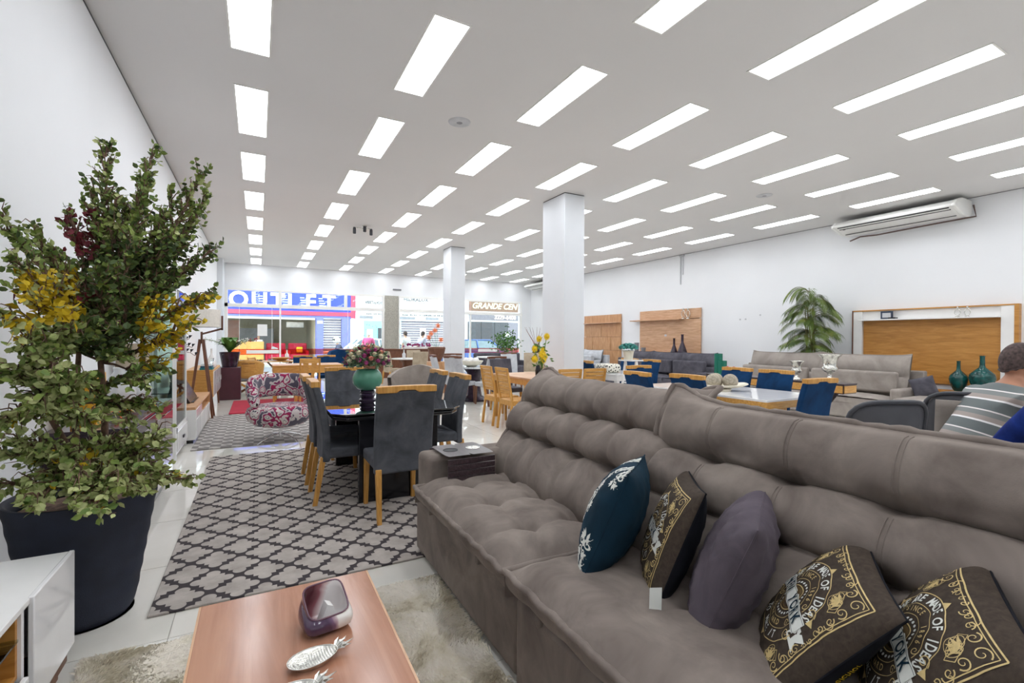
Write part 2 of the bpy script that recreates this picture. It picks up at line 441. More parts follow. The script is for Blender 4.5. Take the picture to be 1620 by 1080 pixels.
# ---------------------------------------------------------------- storefront glazing
gl = thing('storefront_glazing', 'wide glass storefront with white transom and slim mullions', 'window', (0, 18.45, 0)); 
def glz(name, b, mat=M['whiteplastic']): return MB().box(b[0], b[1], b[2]-18.45, b[3]-18.45, b[4], b[5]).build(name, mat, gl)
glz('head_frame', (-0.99, 4.32, 18.42, 18.5, 2.99, 3.06)); glz('head_frame', (4.86, 10.45, 18.42, 18.5, 2.99, 3.06))
glz('transom', (-0.99, 4.32, 18.4, 18.52, 2.43, 2.55)); glz('transom', (4.86, 10.45, 18.4, 18.52, 2.43, 2.55))
glz('side_frame', (-0.99, -0.9, 18.4, 18.52, 0, 3.06))
for x, wd, z0, z1 in ((0.66, 0.05, 0, 2.43), (2.83, 0.10, 2.55, 3.0), (4.22, 0.09, 0, 3.06), (0.62, 0.11, 2.55, 3.0), (4.87, 0.04, 0, 3.06), (7.9, 0.06, 0, 2.43), (10.33, 0.09, 0, 3.06)):
    glz('mullion', (x, x+wd, 18.41, 18.51, z0, z1))
xs = [-0.9, 0.66, 2.85, 4.3]
for a, b in zip(xs, xs[1:]): glz('pane', (a+0.01, b-0.01, 18.455, 18.463, 0.02, 2.43), M['pane'])
for a, b in ((-0.9, 0.66), (0.73, 2.83), (2.93, 4.3)): glz('pane', (a, b, 18.455, 18.463, 2.55, 2.99), M['pane'])
for a, b in ((4.91, 7.9), (7.96, 10.33)):
    glz('pane', (a, b, 18.455, 18.463, 0.02, 2.43), M['pane']); glz('pane', (a, b, 18.455, 18.463, 2.55, 2.99), M['pane'])
for a in (-0.57, 0.42, 2.95): glz('pane_joint', (a, a+0.015, 18.450, 18.454, 0.02, 2.43), M['whiteplastic'])
# safety strip on the glass: red band with white stretches
sb = glz('safety_strip', (-0.85, 4.2, 18.444, 18.447, 0.80, 1.0), pane_mat('strip_red', 'f6bcae'))
for a in (-0.35, 3.35): 
    o = MB().box(a, a+1.0, -0.012, -0.008, 0.84, 0.96).build('white_stretch', M['white'], sb)
sb = glz('safety_strip', (4.95, 10.3, 18.444, 18.447, 0.80, 1.0), pane_mat('strip_red2', 'f4b4b0'))
for z_ in (0.80, 0.985): glz('red_line', (-0.85, 4.2, 18.440, 18.443, z_, z_+0.011), M['red']); glz('red_line', (4.95, 10.3, 18.440, 18.443, z_, z_+0.011), M['red'])
for a in (5.4, 8.3): MB().box(a, a+0.9, -0.012, -0.008, 0.84, 0.96).build('white_stretch', M['white'], sb)
glz('notice', (-0.02, 0.28, 18.449, 18.453, 1.45, 1.85), M['white'])

# ---------------------------------------------------------------- street and shops across it
struct(MB().box(-14, 34, 18.65, 21.2, -0.2, -0.02).build('ground', M['pavement']))
struct(MB().box(-14, 34, 21.2, 27.2, -0.3, -0.12).build('road', M['asphalt']))
struct(MB().box(-14, 34, 27.2, 29.9, -0.2, 0.0).build('ground', M['pavement']))
M['shopblue'] = plain('shop_blue', '3146c6', 0.5, var=0.03); M['shoppale'] = plain('shop_pale_blue', 'c9dcf4', 0.5, var=0.02)
M['shoppink'] = plain('shop_red', 'cf3f5c', 0.5, var=0.03); M['violetpost'] = plain('violet_post', '7076d2', 0.5, var=0.03)
M['shutter'] = plain('shutter_grey', '77727c', 0.5, var=0.04)
FY = 30.0
bs = thing('blue_shop', 'blue shopfront across the street with large white OUTLET lettering', 'building', (0, FY, 0))
def bsb(name, b, mat, bevel=0): return MB().box(b[0], b[1], b[2]-FY, b[3]-FY, b[4], b[5]).build(name, mat, bs, bevel=bevel)
bsb('fascia', (-6.0, 5.02, FY, FY+0.3, 2.95, 5.2), M['shopblue'])
bsb('red_band', (-6.0, 5.08, FY-0.06, FY+0.3, 2.72, 2.95), M['shoppink'])
bsb('red_edge', (4.98, 5.25, FY-0.08, FY+0.3, 2.60, 5.2), M['shoppink'])
bsb('lower_band', (-6.0, 5.0, FY, FY+0.3, 2.56, 2.72), M['violetpost'])
bsb('post', (3.02, 3.42, FY, FY+0.4, 0, 2.56), M['violetpost']); bsb('post', (4.46, 4.98, FY, FY+0.4, 0, 2.56), M['violetpost'])
bsb('post', (-2.2, -1.9, FY, FY+0.4, 0, 2.56), M['violetpost'])
bsb('number_plate', (3.08, 3.38, FY-0.02, FY, 2.25, 2.42), M['white'])
bsb('post', (-6.0, -5.7, FY, FY+0.4, 0, 2.56), M['violetpost'])
for k in range(17): bsb('shutter_slat', (3.42, 4.46, FY+0.12, FY+0.16, 0.15*k+0.004, 0.15*k+0.142), M['shutter'], 0.004)
letx = [(-0.95, 'O'), (0.06, 'U'), (0.98, 'T'), (1.75, 'L'), (2.72, 'E'), (3.72, 'T')]
for x, ch in letx:
    mb = MB(); text_on(mb, ch, 1.18, (x, -0.03, 3.47), (1, 0, 0), (0, 0, 1), extrude=0.02, bold=0.035); mb.build('letter', M['white'], bs)
for x in (0.05, 1.25, 2.2, 3.2):                          # speed lines beside the letters
    for q in range(4): MB().box(x-0.02*q, x+0.38-0.07*q, -0.03, -0.01, 3.28+0.14*q, 3.34+0.14*q).build('speed_line', M['shoppale'], bs)
wb = plain('shop_wall_beige', 'b5ae98', 0.8, var=0.03)
bsb('interior_wall', (-5.7, 3.02, FY+6, FY+6.2, 0, 2.7), wb); bsb('interior_wall', (3.0, 3.1, FY+0.4, FY+6, 0, 2.7), wb)
bsb('interior_wall', (-5.8, -5.7, FY+0.4, FY+6, 0, 2.7), wb); bsb('interior_ceiling', (-5.8, 3.1, FY, FY+6.2, 2.7, 2.9), wb)
bsb('interior_floor', (-5.8, 3.1, FY-0.1, FY+6.2, -0.05, 0.02), M['lightgrey']); bsb('lit_head', (-1.5, 2.95, FY-0.02, FY+0.06, 2.46, 2.56), M['white'])
bsb('dark_counter_wall', (-1.2, 0.9, FY+4.5, FY+4.7, 0, 2.0), M['midgrey'])
bsb('ac_unit', (1.55, 2.55, FY+2.5, FY+2.8, 2.05, 2.4), M['lightgrey'], 0.03)
for x_ in (-3.5, -0.6, 1.6): bsb('lit_tube', (x_-0.6, x_+0.6, FY+1.5, FY+1.7, 2.64, 2.68), emis('shop_tube', 'fff6e0', 14))
bsb('brown_curtain', (-1.6, -0.95, FY+1.6, FY+1.7, 0, 2.4), M['walnut'])
# things inside the blue shop
def far_sofa(x, label, cush):
    t = thing('red_sofa', label, 'sofa', (x, FY+1.6, 0.02), 0, 'red sofas in the shop across the street')
    MB().box(-0.43, 0.43, -0.5, 0.4, 0.12, 0.42).build('seat', M['red'], t, bevel=0.05)
    MB().box(-0.52, 0.52, 0.25, 0.5, 0.3, 1.05).build('backrest', M['red'], t, bevel=0.06)
    for s in (-1, 1): MB().box(s*0.51-0.08, s*0.51+0.08, -0.5, 0.45, 0.02, 0.62).build('armrest', M['red'], t, bevel=0.05)
    o = MB().box(-0.18, 0.18, -0.07, 0.07, -0.18, 0.18).build('cushion', cush, bevel=0.05)
    o.location = (x+(0.1 if x > 1.5 else -0.1), FY+1.72, 0.66); o.rotation_euler = (-0.3, 0.4 if x < 1.5 else 0, 0)
    return o
tag(far_sofa(0.95, 'red sofa with a pale tilted cushion in the shop across the street', M['lightf']), 'pale cushion on the left red sofa across the street', 'cushion')
tag(far_sofa(2.15, 'red sofa with a yellow cushion in the shop across the street', M['yellow']), 'yellow cushion on the right red sofa across the street', 'cushion')
t = thing('sideboard', 'light wood two door cabinet in the shop across the street', 'cabinet', (-0.55, FY+0.9, 0.02))
MB().box(-0.85, 0.85, 0, 0.45, 0.1, 1.15).build('body', M['honx'], t, bevel=0.01)
for s in (-0.42, 0.42): MB().box(s-0.4, s+0.4, -0.02, 0, 0.12, 1.12).build('door', M['honx'], t, bevel=0.005)
for a in (-0.75, 0.75): MB().bar((a, 0.2, 0.1), (a, 0.2, 0), 0.05).build('leg', M['walnut'], t)

ws = thing('white_shop', 'white shopfront across the street with teal window and grey shutter', 'building', (0, FY, 0))
def wsb(name, b, mat, par=ws, bevel=0): return MB().box(b[0], b[1], b[2]-FY, b[3]-FY, b[4], b[5]).build(name, mat, par, bevel=bevel)
tealw = Mat('teal_shop_window', '8fc3cb', 0.2); 
v = tealw.node('ShaderNodeTexVoronoi'); tealw.link(tealw.coord(), v.inputs['Vector']); v.inputs['Scale'].default_value = 5.5
tealw.color(tealw.ramp(v.outputs['Distance'], [(0, '2f5d74'), (0.17, '93c5cd')], 'CONSTANT')); M['tealwin'] = tealw.m
wsb('fascia', (5.25, 12.7, FY, FY+0.3, 3.2, 5.2), M['white']); wsb('grey_band', (5.25, 12.7, FY-0.02, FY+0.3, 3.0, 3.2), M['lightgrey'])
wsb('sign_strip', (5.25, 12.7, FY-0.01, FY+0.3, 2.55, 3.0), M['white'])
wsb('grey_plate', (5.5, 6.3, FY-0.03, FY, 2.62, 2.80), M['midgrey']); wsb('grey_plate', (8.0, 9.0, FY-0.03, FY, 2.62, 2.80), M['midgrey']); wsb('grey_plate', (9.7, 10.6, FY-0.03, FY, 2.62, 2.80), M['midgrey'])
wsb('wall', (5.25, 5.75, FY, FY+0.3, 0, 2.55), M['white']); wsb('teal_window', (5.75, 7.1, FY+0.02, FY+0.1, 0, 2.5), M['tealwin'])
wsb('door', (6.62, 7.3, FY-0.02, FY+0.05, 0, 2.05), M['darkgrey'], bevel=0.01); wsb('door', (7.1, 7.6, FY+0.02, FY+0.1, 0, 2.5), M['shoppale'])
wsb('notice', (5.95, 6.3, FY-0.01, FY+0.02, 1.35, 1.95), M['white'])
wsb('side_jamb', (7.6, 8.1, FY, FY+0.2, 0, 2.55), plain('teal_jamb', 'a9ccd0', 0.5))
for k in range(17): wsb('shutter_slat', (8.1, 12.5, FY+0.1, FY+0.14, 0.15*k+0.004, 0.15*k+0.142), M['shutter'], bevel=0.004)
wsb('notice', (9.35, 9.75, FY+0.06, FY+0.09, 1.5, 2.1), M['white']); wsb('side_jamb', (12.5, 12.7, FY, FY+0.2, 0, 2.55), M['white'])
for body, sz, x, z, mt in (('VESTIDOS', 0.24, 6.35, 3.62, 'darkgrey'), ('HIDRALUX', 0.34, 9.05, 3.92, 'darkgrey')):
    mb = MB(); text_on(mb, body, sz, (x, -0.03, z), (1, 0, 0), (0, 0, 1), extrude=0.004, bold=0.006); mb.build('lettering', M[mt], ws)
for x0, x1, z, hh in ((8.6, 9.7, 3.70, 0.04), (5.9, 6.9, 2.88, 0.09), (8.15, 9.1, 2.88, 0.09), (9.3, 12.0, 2.88, 0.11)):   # blurred small print, too small to read
    mb = MB(); x = x0
    while x < x1:
        d = random.uniform(0.03, 0.1); mb.box(x, x+d, -0.03, -0.02, z, z+hh*random.uniform(0.6, 1)); x += d+random.choice((0.02, 0.03, 0.09))
    stuff(mb.build('small_print', M['darkgrey'], ws))
br = thing('brown_shop', 'dark shopfront across the street under a brown sign ending in DE CEN', 'building', (0, FY, 0))
M['brownsign'] = plain('brown_sign', '74543f', 0.5, var=0.06); M['greysign'] = plain('grey_sign', '6f6a72', 0.5)
wsb('fascia', (12.7, 22, FY+0.05, FY+0.3, 2.6, 5.2), M['white'], br); wsb('brown_sign', (12.8, 17.1, FY-0.02, FY+0.05, 3.34, 4.5), M['brownsign'], br)
wsb('grey_sign', (12.8, 17.0, FY-0.02, FY+0.05, 2.72, 3.14), M['greysign'], br)
for k in range(8): wsb('post' if k % 4 == 0 else 'shutter_panel', (12.7+k*1.05, 13.70+k*1.05, FY, FY+0.2, 0, 2.6), (M['violetpost'] if k == 9 else M['darkgrey'] if k < 3 else M['shutter']), br, 0.01)
wsb('notice', (15.6, 15.95, FY-0.05, FY, 1.35, 1.85), M['white'], br)
mb = MB(); text_on(mb, 'GRANDE CEN', 0.56, (14.75, -0.04, 3.70), (1, 0, 0), (0, 0, 1), extrude=0.01, shear=0.3, bold=0.012); mb.build('lettering', plain('sign_cream', 'f6ecc0', 0.6), br)
mb = MB(); text_on(mb, '3229-6400', 0.40, (15.6, -0.04, 2.93), (1, 0, 0), (0, 0, 1), extrude=0.01, bold=0.01); mb.build('lettering', plain('sign_peach', 'f4dccf', 0.6), br)
nb = thing('tall_building', 'plain pale building standing left of the blue shop', 'building', (-10, FY, 0))
MB().box(-4, 4, 0, 3, 0, 5.2).build('wall', M['lightgrey'], nb)
for k in range(4): MB().box(-3.4+1.8*k, -2.4+1.8*k, -0.05, 0, 1.0, 2.3).build('window', M['tealwin'], nb, bevel=0.02)
nb = thing('tall_building', 'plain pale building standing right of the brown signed shop', 'building', (27, FY, 0))
MB().box(-5, 5, 0, 3, 0, 5.2).build('wall', M['lightgrey'], nb)
for k in range(4): MB().box(-4.0+2.2*k, -2.8+2.2*k, -0.05, 0, 1.0, 2.3).build('window', M['tealwin'], nb, bevel=0.02)
# ================================================================ BIG TAUPE SOFA
SY0, SY1 = 0.12, 2.985                  # along y; far arm at SY1
sofa = thing('sofa', 'big taupe velvet reclining sofa with tufted seats in the foreground', 'sofa', (0, 0, 0))
def sm(a, b, x): t = min(1, max(0, (x-a)/(b-a))); return t*t*(3-2*t)
def spl(pts, t):                         # Catmull-Rom through 2-D points
    n = len(pts)-1; k = min(int(t*n), n-1); q = t*n-k
    P = [pts[max(0, k-1)], pts[k], pts[k+1], pts[min(n, k+2)]]
    return [0.5*((2*P[1][i])+(-P[0][i]+P[2][i])*q+(2*P[0][i]-5*P[1][i]+4*P[2][i]-P[3][i])*q*q+(-P[0][i]+3*P[1][i]-3*P[2][i]+P[3][i])*q**3) for i in (0, 1)]
def wob(a, b): return 0.5*(sin(a*9.1+b*5.3)+sin(a*17.3-b*11.7+1.3)*0.5+sin(a*3.1+b*23.1+0.7)*0.4)

def back_module(name, y0, y1, prof, creases, tufts_y, dx, label=None, seam=False):
    """prof: front section (x,z) bottom to top; creases: t of horizontal creases; tufts_y: y of the vertical gathers."""
    edges = [0.0]+creases+[1.0]
    L = y1-y0
    def fn(u, v):                       # u along y, v along profile
        y = y0+L*u; t = v
        x, z = spl(prof, t); x2, z2 = spl(prof, min(1, t+0.01)); x1_, z1_ = spl(prof, max(0, t-0.01))
        tx, tz = x2-x1_, z2-z1_; l = sqrt(tx*tx+tz*tz)+1e-9; nx, nz = -tz/l, tx/l
        k = 0
        while k < len(edges)-2 and t > edges[k+1]: k += 1
        q = (t-edges[k])/(edges[k+1]-edges[k])
        roll = max(0, sin(pi*q))**0.5
        dt = min(abs(y-a) for a in tufts_y)
        end = sm(0, 0.09, y-y0)*sm(0, 0.09, y1-y)
        nearc = min(abs(t-c) for c in creases)
        fill = 0.018*exp(-((dt-0.14)/0.08)**2)*exp(-(nearc/0.05)**2)        # crease is shallower between gathers
        vert = 0.020*exp(-(dt/0.020)**2)*(0.35+0.65*exp(-(nearc/0.10)**2)) if not seam else 0.012*exp(-(dt/0.014)**2)
        pit = 0.052*exp(-(dt/0.05)**2-(nearc/0.035)**2)
        fan = 0.006*sin(((y-min(tufts_y, key=lambda a: abs(a-y)))*90)+2)*exp(-(nearc/0.07)**2)*exp(-(dt/0.10)**2)
        p = (0.080*roll+fill)*(0.25+0.75*end)-vert*end-pit*end+fan*end+0.004*wob(y*2, t*2)
        ear = 0.058*exp(-((y1-y)/0.16)**2)+0.050*exp(-((y-y0)/0.12)**2); z += ear*sm(0.86, 1, t); x += 0.5*ear*sm(0.86, 1, t)
        topf = sm(1.0, 0.93, t); p = p*(0.15+0.85*topf)
        return (x+nx*p, y, z+nz*p)
    NU, NV = int(L*95), 96
    mb = MB(); mb.grid(fn, NU, NV)
    # rear shell of the cushion
    def rear(u, v):
        y = y0+L*u; xt, zt = prof[-1]; xb, zb = prof[0]
        end = sm(0, 0.06, y-y0)*sm(0, 0.06, y1-y)
        z = zt+(zb-zt)*v; x = xt+(xb-xt)*v
        off = dx*sin(pi*min(1, v*1.35/1.0) if v < 0.37 else pi*0.5)
        return (x+off*(0.2+0.8*end), y, z)
    mb.grid(lambda u, v: rear(1-u, v), 30, 16)
    for yy, s in ((y0, 1), (y1, -1)):
        fr_ = [fn(0 if s == 1 else 1, j/NV) for j in range(0, NV+1, 6)]; rr = [rear(0 if s == 1 else 1, j/16) for j in range(17)]
        for a in range(min(len(fr_), len(rr))-1):
            A, B, C_, D_ = fr_[a], fr_[a+1], rr[16-a-1], rr[16-a]
            mb.add([A, B, C_, D_], [(0, 1, 2, 3)])
    o = mb.build(name, M['taupe'], sofa, True)
    # flange (piping) along top and both sides
    pts = [fn(0, j/30) for j in range(6, 31)]+[(fn(u/60, 1)[0]+0.01, fn(u/60, 1)[1], fn(u/60, 1)[2]+0.0025*sin(u*0.9)+0.0015*sin(u*2.3)) for u in range(0, 61)]+[fn(1, j/30) for j in range(30, 5, -1)]
    MB().tube(pts, [0.014+0.0015*sin(i*1.9) for i in range(len(pts))], 8).build('piping', M['taupe'], o, True)
    if seam:
        for ya in tufts_y:
            for dd in (-0.007, 0.007):
                for a, b in ((edges[1]+0.04, edges[2]-0.06), (edges[2]+0.06, 0.96)):
                    pl = [fn((ya+dd-y0)/L, a+(b-a)*j/24) for j in range(25)]
                    MB().tube([(p[0]-0.001, p[1], p[2]+0.001) for p in pl], 0.0018, 5).build('seam', M['taupe'], o, True)
    return o
prof1 = [(1.44, 0.44), (1.475, 0.58), (1.565, 0.72), (1.60, 0.82), (1.685, 0.93), (1.745, 1.03), (1.87, 1.108)]
prof2 = [(1.42, 0.44), (1.455, 0.56), (1.53, 0.69), (1.58, 0.79), (1.645, 0.90), (1.675, 1.00), (1.725, 1.108)]
back_module('backrest', 1.47, 2.96, prof1, [0.36, 0.665], [1.84, 2.12, 2.40, 2.69], 0.16)
back_module('backrest', SY0+0.02, 1.615, prof2, [0.36, 0.655], [0.33, 0.66, 0.98, 1.30], 0.16, seam=True)

def seat_module(y0, y1, ty, tx, lift=0.0, amp=0.062, shape=0.9):
    L = y1-y0; xa, xb = 0.845, 1.60
    def fn(u, v):
        y = y0+L*u; x = xa+(xb-xa)*v
        z = 0.478-0.020*sm(0.2, 1, v)
        dt = min(sqrt((x-a)**2+(y-b)**2) for a in tx for b in ty)
        dx_ = min(abs(x-a) for a in tx); dy_ = min(abs(y-b) for b in ty)
        end = sm(0, 0.13, y-y0)*sm(0, 0.13, y1-y); fe = sm(-0.005, 0.10, x-xa)
        p = amp*(end**0.6)*(fe**0.6)
        p -= shape*(0.055*exp(-(dt/0.055)**2)+0.017*exp(-(dx_/0.030)**2)+0.017*exp(-(dy_/0.030)**2))*end*fe
        p += 0.0045*wob(x*3, y*3)*fe
        return (x, y, z+p+lift)
    NU, NV = int(L*80), 62
    mb = MB().grid(lambda u, v: fn(v, u), NV, NU)
    # front drop band under the flange
    def drop(u, v):
        y = y0+L*u; t = fn(u, 0)
        return (t[0]+0.045*v-0.02*sin(pi*v), y, t[2]-0.105*v-0.006*sin(u*40)*v)
    mb.grid(lambda u, v: drop(u, v), 60, 6)
    def side(yy, s):
        a = [fn(s, j/20) for j in range(21)]
        for p, q in zip(a, a[1:]): mb.add([p, q, (q[0], yy, 0.38), (p[0], yy, 0.38)], [(0, 1, 2, 3)])
    side(y0, 0); side(y1, 1)
    o = mb.build('seat_cushion', M['taupe'], sofa, True)
    pts = [fn(1, j/12) for j in range(12, 0, -1)] + [(fn(1-u/70, 0)[0]-0.008+0.003*sin(u*0.9), fn(1-u/70, 0)[1], fn(1-u/70, 0)[2]+0.0025*sin(u*0.8)) for u in range(71)] + [fn(0, j/12) for j in range(1, 13)]
    MB().tube(pts, [0.0135+0.0015*sin(i*2.3) for i in range(len(pts))], 8).build('piping', M['taupe'], o, True)
    return o
seat_module(1.615, 2.80, [1.86, 2.22, 2.56], [1.09, 1.36], 0.0, 0.068)
seat_module(SY0+0.02, 1.605, [0.55, 1.08], [1.25], 0.008, 0.055, 0.5)
# base boxes: two pull-out drawers and the carcass behind
MB().box(0.905, 2.02, 1.625, 2.975, 0.03, 0.385).build('base', M['taupe'], sofa, bevel=0.025, seg=3)
MB().box(0.885, 2.02, SY0, 1.605, 0.03, 0.385).build('base', M['taupe'], sofa, bevel=0.025, seg=3)
MB().hexa([(1.50, SY0, 0.38), (2.06, SY0, 0.38), (2.06, 2.97, 0.38), (1.50, 2.97, 0.38)], [(1.92, SY0, 0.98), (2.06, SY0, 0.98), (2.06, 2.97, 0.98), (1.92, 2.97, 0.98)]).build('back_shell', M['taupe'], sofa, bevel=0.02)
# armrest at the far end
MB().box(0.915, 1.95, 2.79, 2.99, 0.03, 0.655).build('armrest', M['taupe'], sofa, bevel=0.035, seg=4)
MB().box(0.915, 1.95, -0.12, 0.10, 0.03, 0.655).build('armrest', M['taupe'], sofa, bevel=0.035, seg=4)
for y in (2.62, 1.95, 1.42, 0.75): MB().box(0.872, 0.90, y-0.012, y+0.012, 0.36, 0.40).build('pull_strap', M['taupe'], sofa, bevel=0.006)
for x, y in ((0.98, 0.2), (0.98, 2.9), (1.95, 0.2), (1.95, 2.9)): MB().lathe([(0.03, 0), (0.03, 0.035)], 12, (x, y, 0)).build('foot', M['black'], sofa)
# arm tray with two cup holders
tr = thing('arm_tray', 'dark wood arm tray with two cup holders draped over the sofa arm', 'tray', (1.155, 2.82, 0.662))
mb = MB(); ring = [( -0.155, -0.165), (0.155, -0.165), (0.155, 0.155), (-0.155, 0.155)]
def tray_top():
    b = MB(); hol = [(-0.075, 0.0, 0.043), (0.080, 0.0, 0.043)]
    for (cx, cy, r), (xa, xb) in zip(hol, ((-0.155, 0.0), (0.0, 0.155))):
        N = 32
        for k in range(N):
            a0, a1 = 2*pi*k/N, 2*pi*(k+1)/N
            def out(a):
                dx, dy = cos(a), sin(a); s = min(((xb if dx > 0 else xa)-cx)/dx if abs(dx) > 1e-6 else 9, ((0.155 if dy > 0 else -0.165)-cy)/dy if abs(dy) > 1e-6 else 9)
                return (cx+dx*s, cy+dy*s)
            p0, p1 = out(a0), out(a1)
            b.add([(cx+r*cos(a0), cy+r*sin(a0), 0.012), (p0[0], p0[1], 0.012), (p1[0], p1[1], 0.012), (cx+r*cos(a1), cy+r*sin(a1), 0.012)], [(0, 1, 2, 3)])
            b.add([(cx+r*cos(a0), cy+r*sin(a0), 0.012), (cx+r*cos(a1), cy+r*sin(a1), 0.012), (cx+r*cos(a1), cy+r*sin(a1), -0.004), (cx+r*cos(a0), cy+r*sin(a0), -0.004)], [(0, 1, 2, 3)])
    return b
tray_top().build('top', M['wenge'], tr)
for k in range(4): MB().box(-0.155, 0.155, -0.177, -0.165, -0.005-0.036*k-0.033, -0.005-0.036*k).build('slat', M['wenge'], tr, bevel=0.002)
for k in range(4): MB().box(-0.155, 0.155, 0.172, 0.184, -0.005-0.036*k-0.033, -0.005-0.036*k).build('slat', M['wenge'], tr, bevel=0.002)
for n, x in enumerate((-0.075, 0.080)):
    MB().lathe([(0.001, -0.004), (0.041, -0.004), (0.042, 0.013), (0.047, 0.014), (0.047, 0.012), (0.0425, 0.0115)], 32, (x, 0, 0)).build('cup_holder', (M['blackmatte'], M['silver'])[n], tr, True)

# ================================================================ PILLOWS
def bulge(a, b, S, T):
    a = max(0, 1-abs(a/S)**2.2); b = max(0, 1-abs(b/S)**2.2); return T*(a*b)**0.55
def pillow(name, label, c, U, V, S, T, mf, mb_, group='throw pillows on the taupe sofa', wr=0.004):
    U, V = Vector(U).normalized(), Vector(V); V = (V-U*V.dot(U)).normalized(); Nn = U.cross(V)
    o = thing(name, label, 'cushion', c, 0, group)
    R = Matrix((U, V, Nn)).transposed()
    def P(a, b, off=0.0, s=1):
        pin = 1-0.055*(1-(abs(b)/S)**2)*(abs(a)/S)**3; pin2 = 1-0.055*(1-(abs(a)/S)**2)*(abs(b)/S)**3
        z = bulge(a, b, S, T)
        if z > 0: z += wr*wob(a*6+s, b*6)*min(1, (z/0.06)**2)
        return R @ Vector((a*pin, b*pin2, s*(z+off)))
    n = 40; out = []
    def g(u, v):
        f = lambda q: S*sin(pi*(q-0.5))
        return f(u), f(v)
    for s, m_, nm in ((1, mf, 'front'), (-1, mb_, 'rear')):
        b = MB().grid(lambda u, v: P(*g(u, v), 0, s), n, n); out.append(b.build(nm, m_, o, True))
    pts = []
    for k in range(4):
        for j in range(12):
            q = -1+2*j/12; a, b2 = [(q, -1), (1, q), (-q, 1), (-1, -q)][k]; pts.append(P(a*S, b2*S))
    pts.append(pts[0]); MB().tube(pts, 0.0028, 6).build('seam', mb_, o, True)
    return o, P
def put(mbd, P, v, f, off=0.0012):
    mbd.add([P(x, y, off) for x, y in v], f)
def ribbon(mbd, P, pts, w0, w1=None, off=0.0012):
    n = len(pts); vs = []
    for i, (x, y) in enumerate(pts):
        x0, y0 = pts[max(0, i-1)]; x1, y1 = pts[min(n-1, i+1)]; l = sqrt((x1-x0)**2+(y1-y0)**2)+1e-9
        w = (w0+((w1 if w1 is not None else w0)-w0)*i/(n-1))/2; nx, ny = -(y1-y0)/l*w, (x1-x0)/l*w
        vs += [P(x+nx, y+ny, off), P(x-nx, y-ny, off)]
    mbd.add(vs, [(2*i, 2*i+1, 2*i+3, 2*i+2) for i in range(n-1)])
def spiral(cx, cy, r, a0, turns, n=22, s=1):
    return [(cx+r*(1-0.85*k/n)*cos(a0+s*2*pi*turns*k/n), cy+r*(1-0.85*k/n)*sin(a0+s*2*pi*turns*k/n)) for k in range(n+1)]
def arc(cx, cy, r, a0, a1, n=24): return [(cx+r*cos(a0+(a1-a0)*k/n), cy+r*sin(a0+(a1-a0)*k/n)) for k in range(n+1)]
def arc_text(mbd, P, body, size, r, a_mid, step, bottom=False):
    n = len(body)
    for i, ch in enumerate(body):
        if ch == ' ': continue
        a = a_mid + (i-(n-1)/2)*step*(1 if bottom else -1)
        v, f = TXT(ch, size)
        rot = (a-pi/2) if not bottom else (a+pi/2)
        cx, cy = r*cos(a), r*sin(a)
        put(mbd, P, [(cx+x*cos(rot)-y*sin(rot), cy+x*sin(rot)+y*cos(rot)) for x, y, z in v], f)
_tc = {}
def TXT(ch, size):
    if (ch, size) not in _tc:
        v, f = text_mesh(ch, size, bold=size*0.02); _tc[(ch, size)] = ([(x*0.72, y, z) for x, y, z in v], f)
    return _tc[(ch, size)]
def leafpoly(cx, cy, l, w_, a):
    q = [(0, 0), (0.3, 0.5), (0.6, 0.42), (1, 0), (0.6, -0.42), (0.3, -0.5)]
    return [(cx+(x*l)*cos(a)-(y*w_)*sin(a), cy+(x*l)*sin(a)+(y*w_)*cos(a)) for x, y in q]
